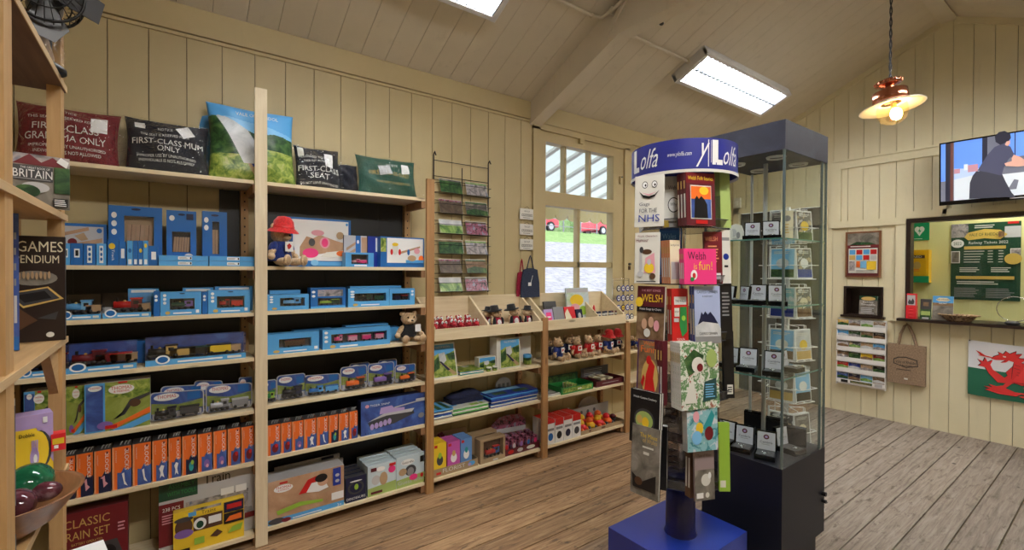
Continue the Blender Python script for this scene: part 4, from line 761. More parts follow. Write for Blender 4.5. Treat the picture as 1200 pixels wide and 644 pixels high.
# ---------------------------------------------------------------- cushions on the top shelf
def cushion(name, label, s, t, mat, items=(), tilt=-.22, rz=L90, wrapped=True, seed=0, group=None, painted=None):
    """items: ('t', text, cx, cy, w, h, mat, rot) in fractions; printed on the bulging front"""
    loc, w_, h = s; o = thing(name, label, 'cushion', loc, rz, group, tilt); R = random.Random(seed)
    ph = [R.uniform(0, 6) for _ in range(8)]
    def P(u, v, side, grow=0):
        e = max(0, (1-u*u)*(1-v*v))**.42
        x = (w_/2+grow)*u*(1-.07*(1-v*v)); z = (h/2+grow)*v*(1-.06*(1-u*u))
        wr = .012*math.sin(5*u+ph[0]+3*v)*math.sin(4*v+ph[1]) + .006*math.sin(11*u+7*v+ph[2])*abs(u)
        return (x, t/2-side*(t/2*e+wr*e+grow*(1 if e > 0 else .3)), h/2+z)
    def grid(m, mat, grow=0, n=22):
        for side in (1, -1):
            V = [P(-1+2*i/n, -1+2*j/n, side, grow) for j in range(n+1) for i in range(n+1)]
            F = [(j*(n+1)+i, j*(n+1)+i+1, (j+1)*(n+1)+i+1, (j+1)*(n+1)+i) for j in range(n) for i in range(n)]
            if side < 0: F = [f[::-1] for f in F]
            if painted and side > 0:
                for q, f in enumerate(F):
                    i, j = q % n, q//n; m.add([V[k] for k in f], [(0, 1, 2, 3)], painted((i+.5)/n, (j+.5)/n), True)
            else: m.add(V, F, mat, True)
    m = MB(); grid(m, mat, n=110 if painted else 22)
    def fn(k): return lambda a, b: (lambda p: (p[0], p[1]-.0012*k, p[2]))(P(max(-.99, min(.99, 2*a-1)), max(-.99, min(.99, 2*b-1)), 1))
    for k, it in enumerate(items):
        f = fn(1+.3*k)
        if it[0] == 't':
            V, F, aw, ah = _text_mesh(it[1]); kk = min(it[4]*w_/aw, it[5]*h/ah*1.4); 
            m.text(it[1], f, it[2], it[3], kk*aw/w_, min(it[5], kk*ah*1.3/h), it[6], 0, False)
    cov = m.obj('cover', o)
    for k, it in enumerate(items):
        if it[0] != 'r' or it[5] == 'black': continue
        f = fn(2.5); a0, b0, a1, b1 = it[1:5]; rt = it[6] if len(it) > 6 else 0; cx, cy = (a0+a1)/2, (b0+b1)/2; n = 4; V = []; q = MB()
        for j in range(n+1):
            for i in range(n+1):
                dx, dy = (a0+(a1-a0)*i/n-cx)*w_, (b0+(b1-b0)*j/n-cy)*h; V.append(f(cx+(dx*math.cos(rt)-dy*math.sin(rt))/w_, cy+(dx*math.sin(rt)+dy*math.cos(rt))/h))
        q.add(V, [(j*(n+1)+i, j*(n+1)+i+1, (j+1)*(n+1)+i+1, (j+1)*(n+1)+i) for j in range(n) for i in range(n)], it[5]); q.obj('price_sticker', cov)
    if wrapped:
        m = MB(); painted = None; grid(m, 'wrap', .008, 26)
        for sg in (-1, 1):
            m.add([P(sg, -1, 1), P(sg, 1, 1), (sg*(w_/2+.05), t/2+.01, h*.93), (sg*(w_/2+.045), t/2-.01, h*.5), (sg*(w_/2+.05), t/2, h*.08)], [(0, 1, 2, 3, 4)], 'wrap')
        m.obj('plastic_wrap', o)
    return o
ZT = 2.045
def tslot(px0, px1, yt, yb, back=.05): s = slot(px0, px1, yt, ZT, back, (yt+yb)/2); return s
CG = 'offwhite'
cushion('cushion', 'dark red first-class cushion in plastic at the left end of the top shelf', tslot(10, 140, 113, 192), .13, 'cushion_red', [('t', 'NOTICE', .47, .86, .2, .05, CG), ('t', 'THIS SEAT IS RESERVED FOR A', .45, .74, .7, .05, CG), ('t', 'FIRST-CLASS', .48, .57, .66, .12, CG), ('t', 'GRANDMA ONLY', .48, .4, .8, .12, CG), ('t', 'IMPROPER USE BY UNAUTHORISED', .5, .25, .75, .05, CG), ('t', 'INDIVIDUALS IS NOT ALLOWED', .5, .16, .65, .05, CG), ('r', .72, .56, .89, .84, 'white', .06), ('r', .75, .72, .87, .74, 'black', .06)], seed=1)
cushion('cushion', 'black first-class mum cushion in plastic left of the landscape cushion', tslot(144, 247, 131, 203), .13, 'cushion_navy', [('t', 'NOTICE', .46, .78, .18, .05, CG), ('t', 'THIS SEAT IS RESERVED FOR A', .46, .67, .6, .05, CG), ('t', 'FIRST-CLASS MUM', .5, .54, .88, .1, CG), ('t', 'ONLY', .5, .41, .28, .1, CG), ('t', 'IMPROPER USE BY UNAUTHORISED', .48, .28, .72, .05, CG), ('t', 'INDIVIDUALS IS NOT ALLOWED', .48, .2, .66, .05, CG), ('r', .62, .68, .8, .9, 'white', .6), ('r', .1, .78, .22, .88, 'offwhite')], seed=2)
def valley_paint(u, v):
    if v > .8-.25*u+.05*math.sin(9*u) and v > .62: return 'ltblue' if v > .82-.2*abs(u-.2) else 'sky'
    if .1 < u-.5*(1-v)+.12 < .38 and v > .22: return 'steam'
    if abs(u-(.28+.5*(.65-v))) < .035 and .18 < v < .6: return 'royal'
    if abs(u-(.26+.5*(.65-v))) < .06 and .05 < v < .55: return 'tan'
    if v < .33: return 'bushes'
    return 'forest' if v > .42 or u < .35 else 'bushes'
cushion('cushion', 'large landscape cushion with a train in a green valley, behind the tall post', tslot(244, 351, 112, 208, .04), .15, 'cloth_blue', [('t', 'VALE OF RHEIDOL', .55, .88, .5, .06, 'offwhite')], seed=3, wrapped=False, painted=valley_paint)
cushion('cushion', 'second landscape cushion showing only its blue corner behind the first', tslot(232, 330, 121, 203, .19), .07, 'ltblue', seed=4, wrapped=False)
cushion('cushion', 'black cushion reading First-Class Seat, right of the landscape cushion', tslot(349, 403, 165, 218), .12, 'cushion_navy', [('t', 'ALLOWED TO PUT', .4, .72, .7, .06, CG), ('t', 'THEIR FEET ON THIS', .4, .62, .5, .05, CG), ('t', 'FIRST-CLASS', .5, .44, .95, .12, CG), ('t', 'SEAT', .5, .28, .45, .12, CG), ('t', 'DO NOT LEAVE UNATTENDED', .5, .12, .85, .05, CG), ('r', .62, .5, .82, .82, 'white'), ('r', .04, .72, .16, .92, 'offwhite')], seed=5)
cushion('cushion', 'plain black cushion lying between the First-Class Seat and green cushions', tslot(396, 424, 186, 221, .1), .12, 'cushion_navy', [], seed=6, wrapped=False)
cushion('cushion', 'dark green cushion in shiny plastic at the right end of the top shelf', tslot(423, 494, 178, 226), .12, 'cushion_green', [('t', 'NOTICE', .55, .78, .2, .05, CG), ('t', 'FIRST-CLASS DAD', .5, .55, .7, .1, 'gold'), ('t', 'THIS SEAT IS RESERVED', .55, .32, .6, .05, 'gold'), ('r', .72, .6, .86, .84, 'white', .1), ('r', .3, .5, .52, .74, 'ltgrey', .2)], seed=7)
# ---------------------------------------------------------------- plush toys
def bear_body(m, s, fur, muzzle=None, sit=True, paw=None):
    """one teddy facing -y, sitting on z = 0, about s tall"""
    e = m.ell
    e((0, 0, s*.27), (s*.19, s*.16, s*.25), fur, 14); e((0, -s*.02, s*.66), (s*.2, s*.185, s*.18), fur, 14)
    e((0, -s*.18, s*.6), (s*.095, s*.1, s*.075), muzzle or fur, 12); e((0, -s*.27, s*.63), (s*.035, s*.02, s*.025), 'plush_black', 8)
    for k in (-1, 1):
        e((k*s*.16, 0, s*.81), (s*.07, s*.035, s*.07), fur, 10); e((k*s*.075, -s*.18, s*.71), (s*.022, s*.018, s*.025), 'gloss_black', 8)
        e((k*s*.24, -s*.06, s*.33), (s*.07, s*.075, s*.17), fur, 10, (0, -k*.5, 0)); e((k*s*.31, -s*.1, s*.2), (s*.07, s*.075, s*.075), fur, 10)
        e((k*s*.17, -s*.25, s*.09), (s*.09, s*.2, s*.085), fur, 10, (0, 0, k*.25)); e((k*s*.22, -s*.42, s*.12), (s*.09, s*.05, s*.12), fur, 10); e((k*s*.225, -s*.46, s*.12), (s*.06, s*.02, s*.085), paw or fur, 10)
def teddy(name, label, loc, s, rz, coat=None, hat=None, fur='plush_tan', card=True, group=None, scarf=None, simple=False):
    o = thing(name, label, 'soft toy', loc, rz, group); m = MB(); bear_body(m, s, fur, None, paw='tan'); m.obj('body', o)
    if coat:
        m = MB(); m.lathe([(s*.17, s*.1), (s*.24, s*.1), (s*.225, s*.25), (s*.2, s*.4), (s*.14, s*.5), (s*.08, s*.52)], coat, 20)
        for k in (-1, 1): m.ell((k*s*.22, -s*.05, s*.38), (s*.085, s*.09, s*.14), coat, 10, (0, -k*.5, 0))
        ct = m.obj('coat', o)
        for k in range(3): m = MB(); m.ell((0, -s*.235+.01*k*s, s*(.2+.09*k)), (s*.03, s*.012, s*.012), 'tan', 6); m.obj('toggle', ct)
    if hat:
        m = MB(); m.lathe([(s*.31, s*.7), (s*.3, s*.72), (s*.21, s*.8), (s*.19, s*.93), (s*.12, s*1.02), (.001, s*1.04)], hat, 20); m.lathe([(s*.21, s*.79), (s*.215, s*.83), (s*.2, s*.84)], 'dkgrey' if hat != 'felt_red' else 'red', 20)
        h = m.obj('hat', o); h.rotation_euler = (.12, 0, 0)
    if scarf:
        m = MB(); m.lathe([(s*.1, s*.46), (s*.17, s*.47), (s*.18, s*.5), (s*.12, s*.54)], scarf, 16); m.box((s*.02, -s*.2, s*.25), (s*.09, -s*.18, s*.48), scarf); m.obj('scarf', o)
    if card: m = MB(); m.box((-s*.13, -s*.275, s*.3), (s*.08, -s*.27, s*.5), 'white'); m.prints((-s*.13, -s*.275, s*.3), (1, 0, 0), (0, 0, 1), s*.21, s*.2, [('p', [(.2, .6), (.5, .85), (.8, .6), (.6, .3), (.35, .2)], 'red')]); m.obj('swing_tag', o)
    return o
p = on_x(331, 318, FX-.04)
teddy('teddy_bear', 'teddy bear in a floppy red hat and blue coat seated beside the tall post', (FX-.035, p[1]-.015, ZS['b'][1]+.001), .28, L90+.6, 'felt_blue', 'felt_red')
p = on_x(481, 400, FX-.06)
o = teddy('teddy_bear', 'brown teddy bear in a black waistcoat with a white tag, at the shelf end', (FX-.06, p[1]-.015, ZS['b'][3]+.001), .235, L90, None, None, card=False)
m = MB(); s_ = .235; o.scale = (1.2, 1, 1); m.lathe([(s_*.2, s_*.14), (s_*.215, s_*.25), (s_*.2, s_*.38), (s_*.12, s_*.5)], 'plush_black', 18); m.obj('waistcoat', o)
m = MB(); m.box((.018, -.066, .07), (.05, -.062, .12), 'white'); m.obj('swing_tag', o)
# red dragons in the left tray
def dragon(label, loc, s, rz):
    o = thing('toy_dragon', label, 'soft toy', loc, rz, 'red plush dragons in the left tray'); m = MB(); e = m.ell; f = 'plush_red'
    e((0, 0, s*.3), (s*.3, s*.32, s*.3), f, 10); e((0, -s*.18, s*.68), (s*.24, s*.22, s*.2), f, 12); e((0, -s*.4, s*.6), (s*.16, s*.14, s*.11), f, 10)
    for k in (-1, 1): e((k*s*.26, -s*.2, s*.1), (s*.13, s*.2, s*.1), f, 8); e((k*s*.32, -s*.1, s*.36), (s*.08, s*.1, s*.16), f, 8); e((k*s*.14, -.1*s, s*.9), (s*.06, s*.06, s*.1), f, 8); m.prism([(0, 0), (s*.35*k, s*.25), (s*.3*k, -.05*s)], (k*s*.15, s*.15, s*.45), (1, 0, 0), (0, 0, 1), (0, s*.03, 0), f)
    m.tube([(0, s*.25, s*.15), (s*.1, s*.5, s*.1), (s*.25, s*.55, s*.12)], [s*.1, s*.06, s*.02], f); m.obj('body', o)
    for k in (-1, 1): m = MB(); e = m.ell; e((k*s*.12, -s*.28, s*.84), (s*.1, s*.07, s*.12), 'white', 8); e((k*s*.11, -s*.345, s*.83), (s*.035, s*.02, s*.05), 'black', 6); m.obj('eye', o)
    return o
yb = [1.56, 1.63, 1.7, 1.77, 1.84, 1.9]
for i, y in enumerate(yb):
    dragon(f'red plush dragon in the left tray, {ORD[i]} from the left of the front row', (FX-.09, y, 1.08), .105+.012*(i == 2), L90+U(-.3, .3))
for i, y in enumerate([1.58, 1.65, 1.73, 1.8, 1.88]):
    dragon(f'red plush dragon in the left tray, {ORD[i]} from the left of the back row', (FX-.19, y, 1.095), .112, L90+U(-.4, .4))
def sheepdog(label, loc, s, rz):
    o = thing('toy_doll', label, 'soft toy', loc, rz, 'plush dolls with tall black hats'); m = MB(); e = m.ell
    e((0, 0, s*.25), (s*.22, s*.2, s*.27), 'plush_tan', 12); e((0, -s*.02, s*.66), (s*.27, s*.22, s*.2), 'plush_tan', 12); e((0, -s*.2, s*.6), (s*.11, s*.08, s*.08), 'plush_tan', 8); e((0, -s*.28, s*.62), (s*.03, s*.02, s*.02), 'gloss_black', 6)
    for k in (-1, 1): e((k*s*.2, -s*.12, s*.08), (s*.1, s*.16, s*.09), 'plush_tan', 8); e((k*s*.09, -s*.2, s*.72), (s*.022, s*.018, s*.025), 'gloss_black', 6); e((k*s*.25, -s*.03, s*.36), (s*.07, s*.08, s*.16), 'plush_tan', 8)
    m.obj('body', o)
    m = MB(); m.lathe([(s*.33, s*.78), (s*.33, s*.8), (s*.2, s*.82), (s*.17, s*1.0), (.001, s*1.01)], 'plush_black', 16); m.obj('hat', o).rotation_euler = (0, U(-.2, .2), 0)
    m = MB(); m.lathe([(s*.23, s*.08), (s*.25, s*.25), (s*.2, s*.42), (s*.1, s*.5)], 'cloth_red', 14); m.obj('shawl', o); m = MB(); m.ell((0, -s*.19, s*.25), (s*.12, s*.07, s*.17), 'cloth_white', 10); m.obj('apron', o); m = MB()
    for k in (-1, 1): m.ell((k*s*.2, -s*.12, s*.3), (s*.08, s*.1, s*.2), 'plush_black', 8)
    m.obj('cape', o); return o
for i, (px, py, bk, sz) in enumerate([(571, 385, .17, .16), (582, 385, .1, .185), (603, 383, .1, .19), (617, 381, .12, .165)]):
    y = on_x(px, py-10, FX-bk)[1]; sheepdog(f'tan plush doll in a black hat, {ORD[i]} from the left in the divided tray', (FX-bk, y, 1.072+bk*.16), sz, L90+U(-.2, .2))
# right-hand tray: wallets, picture book, shot glasses, gift items
CZ = ZS['c']
def tray_box(name, label, cat, px0, px1, yt, back, d, face, prints=(), tilt=0, z=None, side=None):
    zz = (1.068+back*.16 if z is None else z); s = slot(px0, px1, yt, zz, back, yt+6); return carton(name, label, cat, s, d, face, side or face, prints, tilt=tilt)
tray_box('wallet', 'dark slate wallet lying in the right tray', 'wallet', 641, 655, 352.5, .16, .02, 'dkgrey', [('r', .1, .7, .9, .74, 'black')], -.25)
tray_box('badge_pack', 'pink and violet badge pack standing in the right tray', 'souvenir', 640, 650, 362, .08, .02, 'violet', [('r', .2, .3, .8, .8, 'pink'), ('r', .3, .45, .7, .55, 'white')], -.25)
tray_box('wallet', 'grey wallet behind the badge pack in the right tray', 'wallet', 651, 664, 359, .1, .02, 'grey', [('r', .1, .1, .9, .16, 'dkgrey')], -.25)
tray_box('pencil_case', 'red and cream pencil case in the right tray', 'souvenir', 664, 676, 359, .09, .025, 'rubber_red', [('p', [(0, 0), (.6, .3), (.3, .9), (0, .6)], 'cream')], -.25)
tray_box('purse', 'small navy purse beside the tray divider', 'purse', 677, 684, 362, .08, .02, 'cloth_navy', [('e', .5, .5, .25, .25, 'ltgrey')], -.2)
tray_box('picture_book', 'pale green picture book standing upright in front of the window', 'book', 666, 692, 337, .14, .015, 'animals', [('r', .04, .86, .96, .98, 'ltgrey'), ('e', .45, .62, .3, .18, 'yellow'), ('e', .35, .4, .2, .12, 'ltpink'), ('e', .7, .3, .18, .14, 'lime'), ('e', .25, .2, .14, .1, 'orange')], -.12)
m = MB(); m.ell((0, 0, .07), (.016, .012, .07), 'rubber_red', 10); m.box((-.012, -.01, 0), (.012, .01, .03), 'dkred'); p = on_x(696, 352, FX-.12)
tag(m.obj('toy_whistle', None, (FX-.12, p[1], 1.09), L90), 'red upright tube toy beside the picture book at the window', 'toy')
for i in range(9):
    px = 700+i*3.7; p = on_x(px, 355, FX-.09); m = MB(); m.lathe([(.0001, 0), (.012, 0), (.016, .05), (.015, .05), (.011, .004)], 'navy' if i < 5 else 'maroon', 12); m.lathe([(.0163, .015), (.0166, .034)], 'offwhite', 12)
    tag(m.obj('shot_glass', None, (FX-.09-.012*(i % 2), p[1], 1.115)), f'small {"dark blue" if i < 5 else "dark red"} souvenir beaker on the right tray, {ORD[i]} from the left', 'glass', 'souvenir beakers on the right tray')
    m = MB(); m.box((-.02, -.012, 0), (.02, .02, .033), 'offwhite'); m.front(.04, .033, [('r', .2, .2, .8, .7, 'navy')], -.012); tag(m.obj('beaker_box', None, (FX-.075, p[1], 1.078), L90), f'little white box under the souvenir beakers, {ORD[i]} from the left', 'box', 'white boxes under the beakers')
# --- lower unit, middle bays
C1, C2, C3 = CZ[1:]
scene_p = [('r', .05, .04, .95, .96, 'bushes'), ('p', [(.05, .62), (.3, .72), (.6, .66), (.95, .75), (.95, .96), (.05, .96)], 'ltblue'), ('p', [(.3, .7), (.55, .74), (.6, .5), (.45, .4), (.32, .5)], 'steam'), ('p', [(.05, .5), (.3, .64), (.3, .3), (.05, .2)], 'forest'), ('p', [(.62, .68), (.95, .7), (.95, .5), (.7, .5)], 'forest'), ('p', [(.3, .45), (.42, .45), (.95, .1), (.8, .06)], 'tan'), ('p', [(.3, .48), (.38, .48), (.7, .22), (.6, .2)], 'navy'), ('t', 'VALE OF RHEIDOL', .5, .88, .6, .07, 'offwhite')]
carton('framed_print', 'large valley railway print in a white frame leaning at the left post', 'picture', slot(508, 537, 402, C1, .04, 420), .012, 'offwhite', 'offwhite', scene_p, tilt=-.25)
carton('framed_print', 'valley railway print in a white frame, standing in the middle of the shelf', 'picture', slot(586, 610, 396, C1, .05, 415), .012, 'offwhite', 'offwhite', scene_p, tilt=-.05)
for i in range(2): carton('framed_print', f'pale canvas edge standing {ORD[i]} left of the middle valley print', 'picture', slot(582+i*2.5, 584.3+i*2.5, 396, C1, .06, 415), .1, 'offwhite', 'offwhite', [])
carton('display_board', 'plain grey-white card standing behind the middle valley print', 'card', slot(604, 622, 394, C1, .2, 415), .01, 'offwhite', 'offwhite', [])
carton('mug_box', 'small box with a blue sky and valley picture in the middle of the shelf', 'box', slot(561, 581, 418, C1, .07, 428), .06, 'offwhite', 'offwhite', scene_p[:5])
def mug(label, px, py, back, r, h, mat, z=C1):
    p = on_x(px, py, FX-back); o = thing('mug', label, 'mug', (FX-back-r, p[1], z+.001), L90)
    m = MB(); m.lathe([(.0001, 0), (r*.95, 0), (r, .004), (r, h*.45)], 'bushes', 20); m.lathe([(r, h*.45), (r, h*.7)], 'forest', 20); m.lathe([(r, h*.7), (r, h), (r*.9, h), (r*.9, .006), (.0001, .006)], mat, 20); m.obj('cup', o)
    m = MB(); m.tube([(r*.95, 0, h*.25), (r*1.5, 0, h*.3), (r*1.6, 0, h*.55), (r*1.4, 0, h*.78), (r*.95, 0, h*.8)], .005, 'offwhite'); m.obj('handle', o); return o
mug('blue and green valley mug at the right end of the shelf', 621, 420, .06, .035, .08, 'ltblue')
mug('small white valley mug below the mug box', 574, 430, .03, .018, .035, 'offwhite'); mug('second small white mug right of the first', 581.5, 429, .03, .018, .035, 'offwhite')
def folded(name, label, px0, px1, z, h, layers, back=.03, d=.2, wob=.01, cat='tea towel', group=None, top=None):
    s = slot(px0, px1, 400, z, back, 470 if z < .6 else 430); w_ = s[1]; R = random.Random(px0); m = MB(); n = len(layers); zz = 0
    for i, c in enumerate(layers):
        t = h/n; a, b = R.uniform(-wob, wob), R.uniform(-wob, wob); N = 8; V = []
        P = [(a-w_/2, 0), (a-w_/2-.004, t*.5), (a-w_/2, t*.92)]+[(a-w_/2+w_*k/N, t*.92+.003*math.sin(k*1.7+i)) for k in range(1, N)]+[(a+w_/2, t*.92), (a+w_/2+.004, t*.5), (a+w_/2, 0)]
        m.prism(P, (0, b+.012, zz), (1, 0, 0), (0, 0, 1), (0, d, 0), c); zz += t
    if top: m.prints((-w_/2+.01, .02, zz-.0015), (1, 0, 0), (0, 1, 0), w_-.02, d-.03, top, .001)
    return tag(m.obj(name, None, s[0], L90), label, cat, group)
folded('folded_tea_towel', 'folded green and teal valley tea towels beside the leaning print', 541, 568, C1, .035, ['teal', 'offwhite', 'sky', 'bushes'], d=.16, top=[('r', 0, .2, 1, 1, 'bushes'), ('e', .4, .8, .3, .2, 'ltgrey')])
folded('folded_tea_towel', 'stack of blue tea towels against the left post', 509, 531, C2, .07, ['royal', 'offwhite', 'cloth_blue', 'royal', 'offwhite', 'cloth_blue', 'ltblue'], top=[('r', 0, 0, 1, 1, 'forest')])
folded('folded_tea_towel', 'folded white and green tea towels in the middle of the third shelf', 533, 574, C2, .055, ['dkgreen', 'cloth_green', 'offwhite', 'cloth_green', 'offwhite'], wob=.012, top=[('r', 0, 0, 1, 1, 'offwhite'), ('p', [(0, .3), (.6, .5), (1, .3), (1, .5), (.6, .7), (0, .5)], 'ltblue'), ('r', .5, 0, .9, .25, 'lime')])
s = slot(528, 568, 455, C2, .12, 470); m = MB(); m.ell((0, 0, .1), (s[1]*.5, .08, .035), 'cloth_navy', 16); m.ell((.03, -.01, .115), (s[1]*.3, .07, .035), 'cloth_navy', 14); m.box((-s[1]*.45, -.07, .058), (s[1]*.45, .07, .09), 'cloth_navy')
tag(m.obj('folded_sweatshirt', None, (FX-.19, s[0][1], C2+.001), L90), 'dark navy garment bundled on the white and green tea towels', 'clothing')
folded('folded_tea_towel', 'tall stack of blue printed towels in plastic beside the middle post', 577, 631, C2, .09, ['royal', 'offwhite', 'cloth_blue', 'royal', 'offwhite', 'royal', 'cloth_blue', 'ltblue', 'royal'], wob=.008, top=[('r', 0, 0, 1, 1, 'cloth_blue'), ('r', .1, .1, .95, .5, 'forest'), ('r', 0, .6, .8, 1, 'sky')])
# glassware carton behind
m = MB(); m.prism([(0, 0), (.16, 0), (.16, .1)]+[(.08+.08*math.cos(a), .1+.07*math.sin(a)) for a in [PI*k/8 for k in range(1, 8)]]+[(0, .1)], (-.08, 0, 0), (1, 0, 0), (0, 0, 1), (0, .01, 0), 'ltgrey')
for x in (-.045, .0, .045): m.box((x-.012, -.004, .02), (x+.012, 0, .12), 'grey')
p = on_x(590, 445, FX-.25); tag(m.obj('display_card', None, (FX-.25, p[1], C2+.002), L90), 'round-topped grey display card behind the blue towels', 'card')
# bottom left: flower display of small boxes
def open_tray(name, label, cat, px0, px1, yc, z, h, d, mat, back=.02, prints=(), backh=None, backp=(), back_mat=None):
    s = slot(px0, px1, yc-8, z, back, yc); w_ = s[1]; o = thing(name, label, cat, s[0], L90); m = MB(); t = .004
    m.box((-w_/2, 0, 0), (w_/2, d, t), mat); m.box((-w_/2, 0, t), (w_/2, t, h), mat); m.box((-w_/2, d-t, t), (w_/2, d, h), mat); m.box((-w_/2, t, t), (-w_/2+t, d-t, h*1.1), mat); m.box((w_/2-t, t, t), (w_/2, d-t, h*1.1), mat)
    m.front(w_, h, prints); m.obj('tray', o)
    if backh: m = MB(); m.box((-w_/2, d, 0), (w_/2, d+.004, backh), back_mat or mat); m.front(w_, backh, backp, d); m.obj('header_card', o)
    return o, s
o, s = open_tray('display_tray', 'brown cardboard display tray of flower kits with a tall header, bottom shelf left', 'display', 508, 560, 552, C3, .055, .17, 'kraft', prints=[('t', 'FLORIST', .45, .6, .5, .5, 'offwhite'), ('r', .06, .25, .16, .55, 'red'), ('e', .85, .6, .08, .3, 'ltblue'), ('e', .8, .5, .04, .2, 'violet')], backh=.25, backp=[('r', .55, .3, 1, .9, 'kraft'), ('r', 0, .3, .5, .6, 'violet')])
m = MB()
for cx, cz, r, c in ((-.09, .19, .04, 'violet'), (-.04, .22, .035, 'maroon'), (-.01, .19, .03, 'violet'), (-.11, .15, .03, 'ltpink'), (-.05, .16, .03, 'purple'), (-.02, .15, .025, 'blue')):
    for k in range(5): m.ell((cx+r*.5*math.cos(k*1.257), .165, cz+r*.5*math.sin(k*1.257)), (r*.45, .003, r*.45), c, 8)
m.obj('flower_cutout', o)
for i, (a, b, t, c) in enumerate([(508, 523, 519, 'yellow'), (524.5, 539, 517, 'pink_soft'), (540, 553, 513, 'steel_blue')]):
    if i == 0: flat('pink_soft', (.55, .1, .4), .4); flat('steel_blue', (.12, .28, .6), .4)
    for j in range(3):
        ss = slot(a, b, t, C3+.005, .035, t+12); l_ = (ss[0][0]-.045*j, ss[0][1], ss[0][2])
        carton('flower_kit_box', f'{["yellow", "pink", "blue"][i]} flower kit box, {["at the front", "in the middle", "at the back"][j]} of the brown display tray', 'box', (l_, ss[1], ss[2]), .042, c, c, [('e', .5, .45, .25, .16, 'dkgrey' if i == 0 else 'white'), ('e', .5, .6, .14, .1, ['lime', 'gold', 'teal'][i]), ('r', .06, .86, .3, .95, 'red')], 'flower kit boxes')
window_carton('brown open-fronted box with a blue and red toy engine', slot(563, 592, 513, C3, .02, 525), .08, (.12, .18, .92, .92), [('e', .5, .13, .075, 'red', 'blue')], 'kraft', [('r', .5, .02, .7, .09, 'ltgrey')], inner='brown')
window_carton('brown open-fronted box with a red toy engine, behind the blue one', slot(553, 582, 507, C3, .11, 520), .08, (.12, .4, .92, .92), [('e', .5, .12, .06, 'red', 'orange')], 'kraft', [], inner='brown')
o, s = open_tray('display_tray', 'dark display tray of bagged toys under an arched header card, bottom shelf', 'display', 590, 632, 530, C3, .05, .17, 'maroon', .03, [('e', .2, .5, .08, .3, 'red'), ('e', .45, .5, .08, .3, 'ltgrey'), ('e', .75, .5, .12, .3, 'offwhite')])
m = MB(); w_ = s[1]; m.prism([(-w_/2, .12), (w_/2, .1), (w_*.48, .19), (w_*.3, .245), (0, .26), (-w_*.3, .25), (-w_*.48, .2)], (0, .18, 0), (1, 0, 0), (0, 0, 1), (0, .004, 0), 'knit'); m.prism([(-w_*.48, .12), (w_*.48, .1), (w_*.48, .14), (-w_*.48, .16)], (0, .178, 0), (1, 0, 0), (0, 0, 1), (0, .002, 0), 'ltgrey'); m.obj('header_card', o)
for i in range(5):
    for j in range(3):
        m = MB(); y = s[0][1]-w_/2+w_*(i+.5)/5; m.box((-.02, -.018, 0), (.02, .018, .1+.008*j), 'knit'); m.front(.04, .1, [('e', .5, .6, .35, .22, ['red', 'ltgrey', 'purple', 'blue', 'pink'][(i+j) % 5]), ('e', .5, .3, .25, .12, 'offwhite')], -.018)
        tag(m.obj('toy_packet', None, (FX-.055-.05*j, y, C3+.006), L90), f'shiny toy packet in the arched display tray, {ORD[i]} from the left, {ORD[j]} row', 'toy', 'toy packets in the arched tray')
# bay 4: bears row
for i, (px, py, c, hat, sz, bk) in enumerate([(653, 418, 'felt_blue', None, .225, .09), (666, 416, 'cloth_navy', None, .225, .16), (643, 420, 'cloth_navy', None, .21, .18), (675, 416, 'felt_blue', 'x', .215, .09), (689, 414, 'felt_blue', 'x', .215, .09), (700, 411, 'felt_blue', 'x', .205, .13), (711, 410, 'felt_blue', 'felt_red', .22, .08), (722, 408, 'cloth_navy', 'felt_red', .21, .12)]):
    y = on_x(px, py-10, FX-bk)[1]; z = C1+.001
    if hat == 'x': teddy('teddy_bear', f'teddy bear in a red jersey, {ORD[i-2 if i < 3 else i-3]} of three red ones on the bear shelf', (FX-bk, y, z), sz, L90+U(-.3, .3), 'felt_red', None, 'plush_tan', True, 'teddy bears on the middle shelf')
    else: teddy('teddy_bear', f'teddy bear in a {"blue" if c == "felt_blue" else "navy"} coat{" and red hat" if hat else ""}, {["second", "third", "first", "", "", "", "seventh", "eighth"][i]} from left on the bear shelf', (FX-bk, y, z), sz, L90+U(-.3, .3), c, hat, 'plush_tan', True, 'teddy bears on the middle shelf')
for i, (px, bk) in enumerate([(747, .06), (758, .08), (737+3, .13)]): teddy('teddy_bear', f'teddy bear glimpsed behind the book spinner, {ORD[i]} seen past the end post', (FX-bk, on_x(px, 410, FX-bk)[1], C1+.001), .14, L90, 'felt_blue', None, 'plush_tan', False, 'teddy bears on the end shelf')
# shelf of games
s = slot(641, 664, 462, C2, .03, 468); m = MB(); m.box((-s[1]/2, 0, 0), (s[1]/2, .2, .012), 'offwhite', top='black'); m.box((-s[1]*.45, .01, .0125), (s[1]*.5, .19, .02), 'white', top='black'); m.prints((-s[1]*.45, .01, .0202), (1, 0, 0), (0, 1, 0), s[1]*.9, .18, [('r', .1, .1, .6, .5, 'ltgrey'), ('r', .5, .5, .9, .9, 'grey')])
tag(m.obj('magazine_stack', None, s[0], L90), 'black and white magazines lying at the left of the games shelf', 'magazine')
o, s = open_tray('display_tray', 'green display tray filled with playing-card packs', 'display', 658, 695, 455, C2, .055, .2, 'green', .02, [('r', .05, .2, .95, .85, 'bushes'), ('r', .5, .4, .62, .6, 'white')], .12, [('r', .05, .3, .95, .95, 'forest')], 'dkgreen')
for i in range(4):
    m = MB(); m.box((-.03, 0, 0), (.03, .02, .055), 'cream', front='bushes'); tag(m.obj('card_pack', None, (FX-.05-.035*i, s[0][1], C2+.006), L90, -.2), f'upright card pack in the green display tray, {ORD[i]} from the front', 'card', 'card packs in the green tray')
